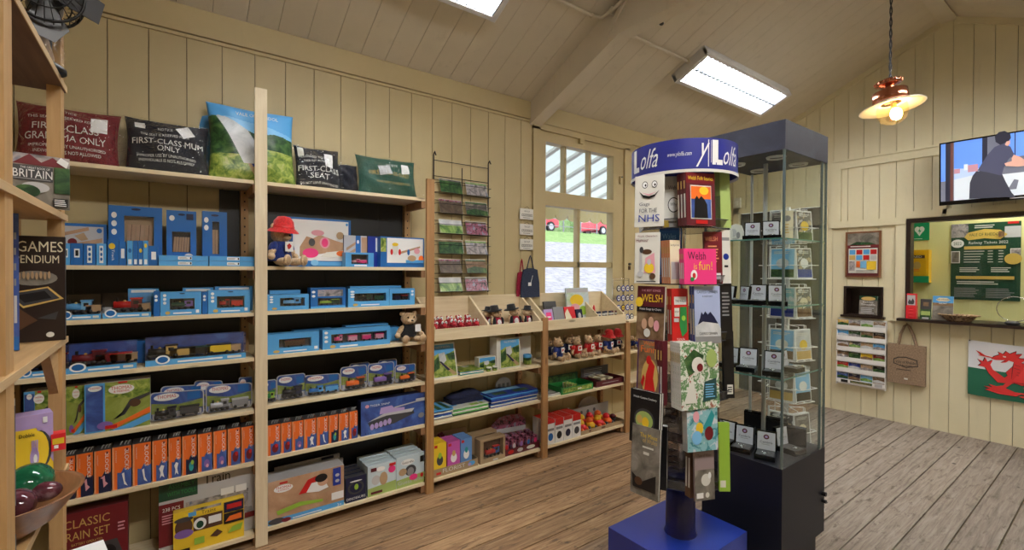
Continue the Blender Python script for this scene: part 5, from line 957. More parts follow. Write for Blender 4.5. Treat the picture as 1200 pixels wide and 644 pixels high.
o, s = open_tray('display_tray', 'dark maroon display tray with an open lid and puzzle packs', 'display', 699, 731, 450, C2, .05, .2, 'maroon', .02, [('r', .2, .5, .8, .58, 'ltgrey')], .14, [('l', .1, .3, .9, .9, 5, 'grey')], 'dkgrey')
for i in range(4):
    m = MB(); m.box((-.032, 0, 0), (.032, .09, .014), 'cream'); m.prints((-.032, 0, .0142), (1, 0, 0), (0, 1, 0), .064, .09, [('r', .2, .2, .8, .8, 'stone')]); tag(m.obj('puzzle_pack', None, (FX-.055-.1*(i//2), s[0][1]-.06+.1*(i % 2), C2+.045), L90), f'flat cream puzzle pack in the maroon tray, {["front left", "front right", "back left", "back right"][i]}', 'toy', 'puzzle packs in the maroon tray')
# bottom of bay 4
for i in range(4):
    for j in range(3):
        ss = slot(640.5+i*10.2, 650+i*10.2, 492-i*2.4, C3, .02, 500); l_ = (ss[0][0]-.062*j, ss[0][1], ss[0][2])
        carton('toy_car_box', f'white toy car box with a red top, {ORD[i]} from the left, {["front", "middle", "back"][j]} row', 'box', (l_, ss[1], ss[2]), .06, 'white', 'white', [('r', 0, .72, 1, 1, 'red') if i % 2 else ('r', 0, .85, 1, 1, 'red'), ('e', .5, .3, .3, .16, ['blue', 'black', 'navy', 'dkgrey'][i]), ('r', .1, .55, .9, .65, 'grey')], 'white and red toy car boxes', top='red')
s = slot(632, 667, 474, C3, .2, 490); carton('header_card', 'white header card with red and yellow lettering behind the toy car boxes', 'card', (s[0], s[1], .2), .005, 'white', 'white', [('r', .1, .62, .7, .84, 'yellow'), ('t', 'EXTREME', .4, .73, .6, .18, 'red'), ('e', .86, .72, .08, .12, 'purple'), ('r', 0, .55, 1, .57, 'red')])
o, s = open_tray('display_tray', 'brown tray of red and yellow rubber cars with a long grey header', 'display', 681, 731, 505, C3, .035, .2, 'kraft', .02, [('e', .2, .5, .03, .25, 'brown'), ('e', .5, .5, .05, .25, 'brown')], .17, [('e', .35, .7, .03, .1, 'dkgrey'), ('e', .5, .7, .03, .1, 'dkgrey'), ('e', .65, .72, .03, .1, 'dkgrey')], 'grey_board')
def rubber_car(label, loc, a, b, rz):
    o = thing('rubber_car', label, 'toy', loc, rz, 'rubber cars in the brown tray')
    m = MB(); m.ell((0, 0, .04), (.04, .055, .034), a, 12); m.ell((0, .01, .075), (.032, .036, .032), b, 12); m.obj('body', o)
    m = MB()
    for x in (-1, 1):
        for y in (-1, 1): m.lathe([(.0001, 0), (.02, 0), (.02, .014), (.0001, .014)], 'dkgrey' if a != 'rubber_red' else 'rubber_orange', 12, (x*.036-.007, y*.032, .021), 'x')
    m.obj('wheels', o)
w_ = s[1]
for i in range(4):
    for j in range(2):
        rubber_car(f'{["red", "yellow", "red", "orange", "yellow"][i]} rubber toy car, {ORD[i]} from the left in the {"front" if j == 0 else "back"} row', (FX-.085-.105*j, s[0][1]-w_/2+w_*(i+.6)/5.1, C3+.006), ['rubber_red', 'rubber_yellow', 'rubber_red', 'rubber_orange', 'rubber_yellow'][(i+j) % 5], ['rubber_yellow', 'rubber_orange', 'rubber_yellow', 'rubber_red', 'rubber_orange'][(i+j) % 5], L90+U(-.3, .3))
m = MB(); m.prism([(.14*math.cos(PI*k/10), .1*math.sin(PI*k/10)) for k in range(11)], (0, 0, .0), (1, 0, 0), (0, 0, 1), (0, .006, 0), 'grey_board'); m.prints((-.05, 0, .03), (1, 0, 0), (0, 0, 1), .1, .05, [('e', .5, .5, .3, .4, 'grey')])
tag(m.obj('display_card', None, (FX-.245, on_x(690, 470, FX-.24)[1], C3+.15), L90), 'round grey card peeking above the rubber car header', 'card')
m = MB(); m.ell((0, 0, .03), (.04, .05, .03), 'plush_black', 10); m.ell((0, -.02, .06), (.03, .03, .022), 'maroon', 8); m.ell((.012, -.045, .065), (.008, .006, .008), 'orange', 6)
tag(m.obj('toy_beetle', None, (FX-.12, 3.49, C3+.002), L90), 'small dark toy at the right end of the bottom shelf beside the post', 'toy')
# key-ring stand beside the window
p = on_x(730, 358, FX-.1); o = thing('key_ring_stand', 'wire stand hung with round navy and white key rings beside the window', 'stand', (FX-.12, p[1]+.05, 1.07), L90)
m = MB(); m.box((-.13, 0, 0), (.13, .1, .012), 'black'); m.tube([(-.12, .05, .01), (-.12, .05, .4), (.12, .05, .4), (.12, .05, .01)], .004, 'chrome')
for z in (.1, .2, .3, .38): m.tube([(-.12, .05, z), (.12, .05, z)], .003, 'chrome')
m.obj('frame', o)
for r in range(4):
    for c in range(4):
        m = MB(); x = -.1+.066*c; z = .36-.095*r; q = thing('key_ring', f'round {"gold and brown" if (r, c) == (2, 1) else "navy and white"} key ring, {ORD[r]} row, {ORD[c]} from the left of the wire stand', 'key ring', (FX-.12+.045, p[1]+.05+x, 1.07+z-.055), L90, 'key rings on the wire stand')
        m.cyl((0, .035, .0), .031, .003, 'royal' if (r+c) % 3 else 'navy', 18, 'y'); m.obj('rim', q); m = MB(); m.cyl((0, .0335, .0), .021, .0015, 'offwhite' if (r, c) != (2, 1) else 'yellow', 16, 'y'); m.box((-.014, .0325, -.004), (.014, .0335, .004), 'navy'); m.obj('disc', q); m = MB(); m.tube([(0, .036, .02), (0, .04, .035), (0, -.0, .05)], .0015, 'chrome', 5); m.obj('chain', q)
# ---------------------------------------------------------------- on the left wall
def wall_p(px, py, off=0): return on_x(px, py, WX+off)
o = thing('postcard_rack', 'black wire wall rack of postcards between the tall shelves and the window', 'rack', (WX+.01, 1.9, 1.37), L90)
m = MB(); r = .005
for x in (-.25, 0, .25): m.tube([(x, -.01, 0), (x, -.01, 1.06 if x else .99)], r if x else r*.7, 'black_wire')
for x in (-.25, .25): m.tube([(x, -.01, 1.06), (x, -.03, 1.08), (x, -.045, 1.05)], r, 'black_wire')
for z in (1.02, .9): m.tube([(-.25, -.01, z), (.25, -.01, z)], .003, 'black_wire')
zz = [.665+.02, .52, .37, .205, .06, -.1]
rows = [on_x(538, yy, WX)[2]-1.37 for yy in (229, 252, 275, 298, 320, 341)]
for z in rows:
    for dz, dy in ((0, -.055), (.07, -.06), (.0, -.012), (.1, -.012)): m.tube([(-.25, -.01, z+dz), (-.245, dy, z+dz), (.245, dy, z+dz), (.25, -.01, z+dz)], .0022, 'black_wire', 5)
m.obj('frame', o)
pc = ['forest', 'city', 'dark_moor', 'rib_card', 'valley', 'knit', 'forest', 'city', 'dark_moor', 'bracken', 'valley', 'knit']; pn = ['blue and green', 'black and cream', 'brown hillside', 'dark valley', 'white cloud and field', 'red engine', 'green wood', 'grey stone', 'dark moor', 'green and white', 'pale sky and hill', 'red and purple']
for i, z in enumerate(rows):
    for j in (0, 1):
        w_ = .2; hc = .108; m = MB(); k = i*2+j
        for q in range(3): m.box((-w_/2+.004*q, .004*q, .004*q), (w_/2+.004*q, .004*q+.0025, hc+.004*q), 'offwhite')
        m.front(w_, hc, [('r', 0, 0, 1, 1, pc[k]), ('r', 0, .6 if k in (4, 10) else .88, 1, 1, 'steam' if k in (4, 10) else pc[(k+3) % 12]), ('p', [(0, .3), (.4, .5), (1, .35), (1, 0), (0, 0)], pc[(k+6) % 12] if k % 3 else 'forest')])
        tag(m.obj('postcards', None, (WX+.064, 1.9-.115+.235*j, 1.37+z+.004), L90+U(-.12, .12), -.3), f'stack of {pn[k]} postcards, {ORD[i]} row down, {"left" if j == 0 else "right"} side of the wall rack', 'postcard', 'postcards in the wall rack')
# three small signs and two hanging bags
for i, y in enumerate([251, 269, 286.5]):
    p = wall_p(616, y); w_ = .155; h = .095; o = thing('wall_sign', f'small cream enamel sign, {["topmost", "middle", "lowest"][i]} of three beside the window', 'sign', (WX+.012, p[1], p[2]-h/2), L90, 'three small cream signs')
    m = MB(); m.box((-w_/2, -.008, 0), (w_/2, 0, h), 'offwhite'); m.front(w_, h, [('t', ['WAY', 'THE', 'NO'][i] + ' OUT', .5, .76, .4, .2, 'black'), ('r', .12, .3, .88, .5, 'black'), ('r', .14, .33, .86, .47, 'offwhite'), ('t', 'PLATFORM', .5, .4, .6, .12, 'black'), ('l', .2, .12, .8, .2, 1, 'black')], -.008); m.obj('plate', o)
    m = MB(); m.tube([(-.03, -.004, h), (0, -.006, h+.02), (.03, -.004, h)], .0015, 'black_wire', 5); m.obj('hook', o)
def hang_bag(label, px, pt, pb, w_, mat, off):
    a, b = wall_p(px, pt, off), wall_p(px, pb, off); h = a[2]-b[2]; o = thing('cloth_bag', label, 'bag', (WX+off, a[1], b[2]), L90)
    m = MB(); P = [(-w_/2*1.1, 0), (w_/2*1.1, 0), (w_/2*1.04, h*.5), (w_/2*.8, h*.95), (w_*.1, h), (-w_*.1, h), (-w_/2*.8, h*.95), (-w_/2*1.04, h*.5)]; m.prism(P, (0, -.012, 0), (1, 0, 0), (0, 0, 1), (0, .02, 0), mat); m.obj('body', o, bevel=.006)
    m = MB(); m.tube([(-w_*.2, -.005, h*.97), (-w_*.05, -.005, h+.09), (0, -.004, h+.11), (w_*.05, -.005, h+.09), (w_*.2, -.005, h*.97)], .005, mat); m.obj('strap', o); return o
hang_bag('dark red cloth bag hanging behind the navy one beside the window', 611, 318, 347, .1, 'cloth_red', .02)
o = hang_bag('navy cloth bag with a white tag hanging beside the window', 621, 314, 348, .19, 'cloth_slate', .05)
m = MB(); m.box((-.03, -.016, .1), (.005, -.014, .13), 'white'); m.tube([(0, -.015, .13), (.02, -.015, .19)], .002, 'white'); m.obj('swing_tag', o)
# ---------------------------------------------------------------- book spinner on a blue plinth
SX, SY = -1.31, 1.985
sp = thing('book_spinner', 'tall rotating book spinner with clear pockets and a blue sign ring, on a blue box', 'book spinner', (SX, SY, 0))
m = MB(); x0, x1, y0, y1 = -1.54-SX, -1.12-SX, 1.735-SY, 2.245-SY
m.box((x0+.012, y0+.012, 0), (x1-.012, y1-.012, .02), 'black'); m.box((x0, y0, .02), (x1, y1, .3), 'spin_blue'); m.obj('plinth', sp, bevel=.003)
m = MB(); m.lathe([(.075, .3), (.068, .32), (.066, .59), (.001, .59)], 'spin_navy', 28); m.obj('column', sp)
m = MB(); m.lathe([(.016, .59), (.016, 2.0)], 'chrome', 14); m.obj('pole', sp)
TZ = [1.745, 1.495, 1.245, .975, .80, .585]
for k, z in enumerate(TZ):
    m = MB(); r = .205; a0 = .25*k
    oc = [(r*math.cos(a0+PI/4*i+PI/8), r*math.sin(a0+PI/4*i+PI/8)) for i in range(8)]
    m.prism(oc, (0, 0, z-.006), (1, 0, 0), (0, 1, 0), (0, 0, .004), 'acrylic')
    for i in range(8):
        a, b = oc[i], oc[(i+1) % 8]; m.add([(a[0], a[1], z-.006), (b[0], b[1], z-.006), (b[0]*1.03, b[1]*1.03, z+.035), (a[0]*1.03, a[1]*1.03, z+.035)], [(0, 1, 2, 3)], 'acrylic')
    m.tube([(q[0]*1.03, q[1]*1.03, z+.035) for q in oc], .0022, 'rim_smoke', 5, True); m.tube([(q[0], q[1], z-.004) for q in oc], .003, 'rim_smoke', 5, True)
    for i in range(4):
        a = a0+PI/2*i; m.add([(0, 0, z), (r*.92*math.cos(a), r*.92*math.sin(a), z), (r*.92*math.cos(a), r*.92*math.sin(a), z+.14), (0, 0, z+.14)], [(0, 1, 2, 3)], 'acrylic')
    for i in range(4):
        a = a0+PI/2*i+.4; 
        for q in range(5): m.box((.05*math.cos(a)-.012, .05*math.sin(a)-.003, z+.03+.03*q), (.05*math.cos(a)+.012, .05*math.sin(a)+.003, z+.034+.03*q), 'dkgrey')
    m.obj('pocket_tier', sp)
R0 = .237; za, zb2 = 1.985, 2.118
m = MB(); m.lathe([(R0, za), (R0, zb2)], 'royal_sign', 48); m.lathe([(R0+.002, za-.012), (R0+.003, za+.001)], 'offwhite', 48); m.lathe([(.001, zb2-.006), (R0-.001, zb2-.006)], 'offwhite', 48, smooth=False)
az0 = math.atan2(-SY, -SX)             # direction from the spinner to the shop floor
def sign(k): return lambda a, b: (( R0+.0012*k)*math.cos(a/R0), (R0+.0012*k)*math.sin(a/R0), b)
def sgn_text(t, px, w_, h, z, mat='white', it=0):
    q = max(-.98, min(.98, (px-797)/60)); a = (az0 + math.asin(q))*R0; m.text(t, sign(1), a, z, w_, h, mat, 0, False, it)
def sgn_poly(P, px, mat):
    q = max(-.98, min(.98, (px-797)/60)); a = (az0+math.asin(q))*R0; f = sign(1); m.poly([f(a+x, y) for x, y in P], mat)
for px in (746, 833):
    q = (px-797)/60
    if abs(q) > 1: continue
    sgn_poly([(-.03, za+.02), (.022, za+.02), (.022, za+.042), (-.002, za+.042), (-.002, zb2-.008), (-.03, zb2-.008)], px, 'white')
    sgn_poly([(-.036, za+.028), (-.034, za+.028), (-.034, zb2-.01), (-.036, zb2-.01)], px, 'white')
sgn_text('olfa', 761, .1, .085, za+.068, it=.25); sgn_text('www.ylolfa.com', 793, .1, .024, za+.066, it=.2); sgn_text('y', 817, .035, .1, za+.06, it=.25); sgn_text('olfa', 847, .1, .085, za+.066, it=.25)
sgn_poly([(-.012, za+.01), (-.008, za+.01), (-.008, zb2-.008), (-.012, zb2-.008)], 825, 'white')
for extra in (PI*.8, PI*1.25): m.text('Lolfa', sign(1), (az0+extra)*R0, za+.07, .13, .07, 'white', 0, False, .25)
m.obj('sign_ring', sp)
def view_rz(px): return math.atan2(cvec(1, 0, 0)[1], cvec(1, 0, 0)[0]) - math.atan((px-600)/FPX)
def place_on(px0, px1, yt, yb, dep, rz):
    """a book whose cover shows between these edges, standing at distance dep and turned to rz"""
    pm = (px0+px1)/2; c = at_depth(pm, yb, dep); t = at_depth(pm, yt, dep); fs = max(.3, math.cos(rz-view_rz(pm)))
    w_ = (px1-px0)/FPX*dep*math.cos(math.atan((pm-600)/FPX))/fs*1.0
    return (c[0], c[1], c[2]), w_, t[2]-c[2]
def tier_z(z): 
    return min(TZ, key=lambda t: abs(t-z))
def book(label, s, d, face, prints, spine=None, n=1, group=None, tilt=-.05, name='book', snap=True, paper='offwhite', cat='book', step=None, nm=None):
    (x, y, z), w_, h = s[:3]; rz = s[3]; z0 = tier_z(z)+.0 if snap else z; h = h+(z-z0) if snap else h
    for i in range(n):
        m = MB(); dd = d; m.box((-w_/2+.002, .0015, .002), (w_/2-.002, dd-.0015, h-.002), paper); m.box((-w_/2, 0, 0), (w_/2, .0015, h), face); m.box((-w_/2, dd-.0015, 0), (w_/2, dd, h), spine or face); m.box((-w_/2, 0, 0), (-w_/2+.0015, dd, h), spine or face)
        m.front(w_, h, prints if i == 0 else [])
        if n > 1: m.prints((-w_/2, dd, 0), (0, -1, 0), (0, 0, 1), dd, h, [('r', .25, .15, .75, .6, 'offwhite'), ('r', .3, .7, .7, .85, 'gold')])
        k = i*(dd+.001); lb = label if n == 1 else label+(', frontmost copy' if i == 0 else f', {ORD[i]} copy back')
        tag(m.obj(name, None, (x-k*math.sin(rz), y+k*math.cos(rz), z0), rz, tilt), lb, cat, group)
V0 = view_rz(797)                       # rotation that faces the camera side square on
def S(px0, px1, yt, yb, dep, drz): rz = V0+drz; a = place_on(px0, px1, yt, yb, dep, rz); return (*a, rz)
book('white paperback with a smiling face thanking the NHS, top tier of the spinner', S(743, 777, 205, 263, 2.06, -.2), .012, 'offwhite', [('e', .35, .82, .1, .07, 'black'), ('e', .35, .82, .08, .055, 'white'), ('e', .37, .81, .03, .025, 'black'), ('e', .68, .82, .1, .07, 'black'), ('e', .68, .82, .08, .055, 'white'), ('e', .7, .81, .03, .025, 'black'), ('p', [(.15, .7), (.3, .62), (.5, .59), (.7, .62), (.85, .7), (.7, .58), (.5, .54), (.3, .57)], 'black'), ('p', [(.25, .67), (.5, .6), (.75, .67), (.5, .63)], 'ltpink'), ('t', 'Gags', .35, .43, .36, .08, 'navy'), ('t', 'FOR THE', .48, .31, .6, .08, 'navy'), ('t', 'NHS', .52, .16, .72, .14, 'royal')])
book('white comic paperback with speech bubbles, next to the smiling-face book', S(777, 797, 206, 263, 2.1, .15), .02, 'offwhite', [('t', 'Welsh', .6, .78, .6, .1, 'black'), ('e', .62, .44, .34, .15, 'black'), ('e', .62, .44, .3, .13, 'white'), ('t', 'Why', .62, .44, .4, .1, 'black'), ('r', 0, 0, .35, .14, 'yellow'), ('l', .3, .08, .9, .14, 1, 'black')], 'ltgrey')
book('dark red paperback of Welsh folk stories with a photo', S(805, 839, 202, 263, 2.0, .62), .02, 'maroon', [('r', 0, .8, 1, 1, 'dkred'), ('t', 'Welsh Folk Stories', .5, .9, .86, .1, 'yellow'), ('r', .14, .12, .86, .76, 'offwhite'), ('r', .16, .14, .84, .74, 'night_blue'), ('p', [(.16, .5), (.84, .5), (.84, .74), (.16, .74)], 'orange'), ('e', .6, .66, .16, .08, 'yellow'), ('p', [(.25, .14), (.28, .5), (.35, .56), (.42, .5), (.5, .56), (.6, .5), (.7, .4), (.72, .14)], 'black'), ('r', .3, .03, .7, .1, 'red')], 'maroon', 3, 'Welsh folk story books')
book('pale green hardback seen edge-on at the right of the top tier', S(845, 857, 192, 263, 2.1, .75), .03, 'lime_soft', [], 'lime_soft')
book('cream cartoon paperback titled Humour, second tier of the spinner', S(743, 772, 272, 326, 2.06, -.2), .012, 'offwhite', [('t', 'Welsh Characters', .5, .93, .8, .04, 'dkred'), ('t', 'Humour', .3, .85, .5, .08, 'dkred'), ('e', .5, .62, .2, .05, 'brown'), ('p', [(.2, .6), (.3, .7), (.32, .3), (.22, .1)], 'ltgrey'), ('e', .28, .66, .08, .06, 'dkgrey'), ('p', [(.4, .2), (.45, .5), (.8, .6), (.85, .2)], 'ltpink'), ('e', .6, .3, .2, .1, 'yellow'), ('e', .6, .42, .08, .06, 'ltgrey'), ('e', .25, .18, .12, .06, 'ltgrey'), ('e', .75, .14, .12, .06, 'brown'), ('l', .1, .02, .9, .06, 1, 'black')])
book('blue book standing behind the tan paperbacks', S(772, 795, 269, 325, 2.18, -.1), .015, 'blue', [('t', 'Wales', .5, .88, .7, .12, 'sky')])
book('tan paperback with a cream cover on the second tier', S(786, 798, 281, 327, 2.03, .7), .014, 'cream', [('t', 'Iechyd da', .5, .88, .8, .06, 'black'), ('r', .1, .1, .9, .5, 'ltgrey')], 'orange_pale', 4, 'tan paperbacks on the second tier')
book('dark red book with a barcode behind the pink one', S(826, 847, 271, 326, 2.08, .4), .015, 'dkred', [('t', 'WELSH', .4, .86, .7, .1, 'orange_pale'), ('r', .5, .08, .9, .2, 'white'), ('l', .2, .4, .8, .75, 6, 'orange_pale')])
book('bright pink landscape book titled Welsh is fun', S(802, 840, 291, 328, 1.96, .5), .012, 'pink', [('t', 'Welsh', .4, .8, .55, .26, 'black'), ('t', 'is', .35, .5, .1, .16, 'yellow'), ('t', 'fun!', .66, .52, .42, .24, 'yellow'), ('e', .3, .26, .1, .14, 'white'), ('e', .3, .24, .05, .08, 'red'), ('e', .24, .14, .06, .06, 'green')], 'pink', 3, 'pink landscape books')
book('white rolled map standing at the right of the second tier', S(846, 857, 269, 326, 2.1, .6), .03, 'offwhite', [('r', .1, .8, .9, .86, 'grey'), ('e', .5, .5, .3, .06, 'royal'), ('r', .3, .3, .7, .34, 'black')], 'ltgrey')
book('brown and black songbook titled Welsh, third tier of the spinner', S(745, 777, 335, 392, 2.05, -.5), .012, 'bracken', [('r', 0, .62, 1, 1, 'maroon'), ('t', 'THE BEST SONGS', .5, .92, .7, .04, 'ltpink'), ('t', 'WELSH', .55, .78, .75, .14, 'yellow'), ('r', 0, .52, 1, .62, 'black'), ('t', 'Welsh Songs by Choirs', .5, .57, .8, .05, 'white'), ('e', .3, .3, .1, .1, 'skin'), ('e', .55, .34, .1, .1, 'skin'), ('e', .75, .28, .1, .1, 'ltpink'), ('e', .42, .14, .12, .08, 'offwhite'), ('e', .1, .7, .14, .09, 'yellow')])
book('red and green paperback titled Wales with a map', S(788, 807, 338, 392, 2.0, .5), .02, 'red', [('r', .15, .7, .9, .85, 'white'), ('t', 'THE WALES', .55, .77, .66, .1, 'black'), ('r', .15, .48, .45, .64, 'offwhite'), ('t', 'BOOK', .3, .57, .26, .08, 'black'), ('p', [(.5, .66), (.9, .66), (.92, .2), (.6, .1), (.45, .3)], 'green'), ('e', .7, .45, .12, .05, 'lime'), ('r', .1, .38, .4, .45, 'ltgrey'), ('t', 'YLOLFA', .5, .06, .5, .04, 'white')], 'red', 2, 'red and green Wales books')
book('pale blue book with a hilltop castle, third tier', S(815, 845, 335, 392, 1.98, .55), .018, 'ice', [('r', 0, 0, 1, 1, 'mist'), ('t', 'CARREG CENNEN', .5, .9, .8, .06, 'black'), ('t', 'A HISTORY', .5, .82, .4, .03, 'black'), ('p', [(.1, .32), (.2, .45), (.25, .55), (.32, .5), (.4, .56), (.5, .5), (.6, .55), (.75, .46), (.9, .34)], 'navy'), ('p', [(0, .3), (.3, .38), (.9, .34), (1, .25), (1, .12), (0, .1)], 'steam'), ('r', 0, 0, 1, .12, 'grey'), ('t', 'CARREG CENNEN', .5, .17, .7, .05, 'black')], 'night_blue', 2, 'pale blue castle books')
book('black book back cover at the right of the third tier', S(846, 859, 331, 388, 2.1, .6), .015, 'black', [('l', .1, .4, .8, .85, 7, 'grey')])
book('purple paperback with a red dragon titled Funny, fourth tier', S(745, 773, 398, 461, 2.04, -.5), .012, 'purple_dk', [('r', .06, .04, .94, .98, 'bracken'), ('t', 'Welsh', .5, .94, .5, .06, 'orange'), ('t', 'Funny', .55, .83, .8, .14, 'orange'), ('e', .55, .4, .34, .3, 'gold'), ('p', [(.35, .2), (.4, .45), (.5, .6), (.6, .68), (.75, .6), (.7, .4), (.8, .2), (.55, .12)], 'red'), ('e', .5, .68, .1, .07, 'red'), ('p', [(.2, .3), (.3, .45), (.36, .38), (.3, .24)], 'red'), ('l', .15, .06, .85, .1, 1, 'orange')], 'purple_dk')
book('maroon paperback seen spine-on beside the funny dragon book', S(776, 782, 399, 466, 2.0, .9), .014, 'maroon', [], 'maroon', 3, 'maroon paperbacks', tilt=0)
book('green and white fantasy-art paperback, fourth tier', S(799, 844, 401, 471, 1.95, .66), .01, 'fantasy', [('p', [(.1, .75), (.35, .9), (.6, .8), (.5, .6), (.2, .5)], 'forest'), ('e', .45, .66, .16, .12, 'offwhite'), ('e', .5, .62, .08, .06, 'dkred'), ('p', [(.55, .1), (.92, .14), (.92, .45), (.6, .4)], 'teal_dk'), ('l', .62, .16, .88, .38, 6, 'sky'), ('p', [(.05, .1), (.3, .5), (.4, .1)], 'offwhite'), ('e', .8, .75, .14, .14, 'lime_soft')], 'offwhite', 6, 'fantasy-art paperbacks')
book('black book with a barcode at the right of the fourth tier', S(849, 861, 388, 455, 2.12, .45), .015, 'black', [('r', .3, .06, .85, .2, 'offwhite'), ('l', .35, .08, .8, .18, 3, 'black')])
book('black cookbook with a dish photo, fifth tier facing left', S(737, 771, 458, 505, 2.02, -.5), .015, 'black', [('t', 'Welsh Cuisine Cookery', .5, .86, .8, .05, 'white'), ('e', .5, .45, .36, .22, 'dkgrey'), ('e', .5, .45, .3, .17, 'lime_soft'), ('e', .55, .42, .12, .1, 'yellow'), ('e', .35, .46, .1, .08, 'gold'), ('l', .25, .12, .75, .18, 1, 'grey')], 'black', 2, 'black cookbooks')
book('pale blue children\'s picture book with sea creatures, fifth tier', S(806, 842, 461, 511, 1.95, .6), .01, 'sea', [('t', 'Sea Songs', .35, .85, .5, .1, 'dkred'), ('e', .3, .6, .1, .1, 'ltpink'), ('e', .4, .4, .12, .1, 'yellow'), ('p', [(.5, .4), (.8, .7), (.9, .6), (.7, .3)], 'teal'), ('e', .7, .3, .14, .12, 'dkred'), ('e', .3, .24, .16, .12, 'sky')], 'ltgrey', 3, 'sea picture books')
book('grey-brown book with a gold title on metal mines, lowest tier', S(738, 771, 500, 571, 2.0, -.5), .012, 'stone', [('t', 'The Mines', .6, .87, .6, .06, 'yellow'), ('t', 'of Wales', .65, .8, .5, .06, 'gold'), ('l', .4, .68, .9, .74, 1, 'offwhite'), ('r', .44, .6, .64, .64, 'offwhite'), ('p', [(.05, .3), (.4, .2), (.9, .35), (.9, .1), (.1, .1)], 'black'), ('e', .3, .2, .14, .06, 'brown')], 'black')
book('thick black book beside the mines book, lowest tier', S(772, 781, 500, 573, 2.06, -.1), .04, 'black', [], 'black')
book('brown paperback seen spine-on beside the sheep book, lowest tier', S(809, 814, 505, 571, 1.99, .7), .016, 'brown', [], 'brown', 2, 'brown paperbacks', tilt=0)
book('greyish pink book with a photo of a sheep, lowest tier facing right', S(815, 838, 507, 570, 1.97, .6), .01, 'stone', [('r', 0, .45, 1, 1, 'mauve'), ('e', .6, .84, .18, .08, 'bracken'), ('t', 'Tales of Wales', .5, .66, .7, .05, 'brown'), ('e', .55, .3, .24, .09, 'offwhite'), ('e', .74, .36, .08, .05, 'white'), ('r', .06, .04, .4, .12, 'white'), ('e', .6, .08, .1, .04, 'offwhite')], 'mauve')
book('bright green booklet with a barcode at the right of the lowest tiers', S(843, 856, 496, 566, 2.05, .35), .006, 'lime', [('r', .1, .06, .6, .16, 'offwhite')], 'lime', 2, 'bright green booklets')
# ---------------------------------------------------------------- glass display case
CX0, CX1, CY0, CY1 = -1.45, -1.03, 2.40, 2.91; cxm, cym = (CX0+CX1)/2, (CY0+CY1)/2
gc = thing('display_case', 'tall glass display case with slate-blue top box and black-navy base', 'display case', (cxm, cym, 0)); X0, X1, Y0, Y1 = CX0-cxm, CX1-cxm, CY0-cym, CY1-cym
m = MB(); m.box((X0+.03, Y0+.03, 0), (X1-.03, Y1-.03, .125), 'case_navy'); m.obj('kick_plinth', gc)
m = MB(); m.box((X0, Y0, .125), (X1, Y1, .588), 'case_navy'); gb = m.obj('base', gc, bevel=.002)
m = MB(); m.cyl((X1, Y1-.03, .34), .012, .02, 'black', 10, 'x'); m.cyl((X1, Y1-.03, .3), .01, .02, 'black', 10, 'x'); m.obj('lock', gb)
m = MB(); m.box((X0, Y0, 2.14), (X1, Y1, 2.283), 'slate_top'); gt = m.obj('top_box', gc, bevel=.002)
for x in (X0+.11, X1-.1):
    for y in (Y0+.13, Y1-.12):
        m = MB(); m.lathe([(.03, 2.134), (.034, 2.13), (.044, 2.13), (.047, 2.139)], 'white', 24, (x, y, 0)); m.lathe([(.001, 2.139), (.032, 2.1385)], 'ltgrey', 20, (x, y, 0)); m.obj('downlight', gt)
def glass_panel(a, b, nm='glass_panel'): m = MB(); m.box(a, b, 'glass'); return m.obj(nm, gc)
e = .003
glass_panel((X0+e, Y0+e, .59), (X1-e, Y0+e+.005, 2.14)); glass_panel((X1-e-.005, Y0+.01, .59), (X1-e, Y1-.01, 2.14)); glass_panel((X0+e, Y0+.01, .59), (X0+e+.005, Y1-.01, 2.14)); glass_panel((X0+e, Y1-e-.005, .59), (X1-e, Y1-e, 2.14))
for x, y in ((X0+.006, Y0+.006), (X1-.006, Y0+.006), (X1-.006, Y1-.006), (X1-.006, Y1-.06)):
    m = MB(); m.box((x-.005, y-.005, .59), (x+.005, y+.005, 2.14), 'glass_bar'); m.obj('glass_edge', gc)
m = MB(); m.cyl((X0+.02, Y1-.02, .59), .008, 1.55, 'alu', 12); m.obj('corner_pole', gc)
m = MB(); m.cyl((0, 0, .59), .011, 1.55, 'alu', 14); m.obj('centre_pole', gc)
GZ = [1.715, 1.375, 1.02]
for z in GZ:
    m = MB(); m.box((X0+.012, Y0+.012, z-.007), (X1-.012, Y1-.012, z), 'glass'); f = .012
    for a, b in (((X0+f, Y0+f, z-.007), (X1-f, Y0+f+.001, z)), ((X1-f-.001, Y0+f, z-.007), (X1-f, Y1-f, z))): m.box(a, b, 'edge_green')
    m.obj('glass_shelf', gc)
    m = MB()
    for x, y in ((X0+.01, Y0+.012), (X1-.012, Y0+.03), (X1-.012, Y1-.03)): m.box((x-.006, y-.008, z-.014), (x+.008, y+.008, z-.007), 'chrome')
    m.obj('shelf_clip', gc)
jl = dict(n=0)
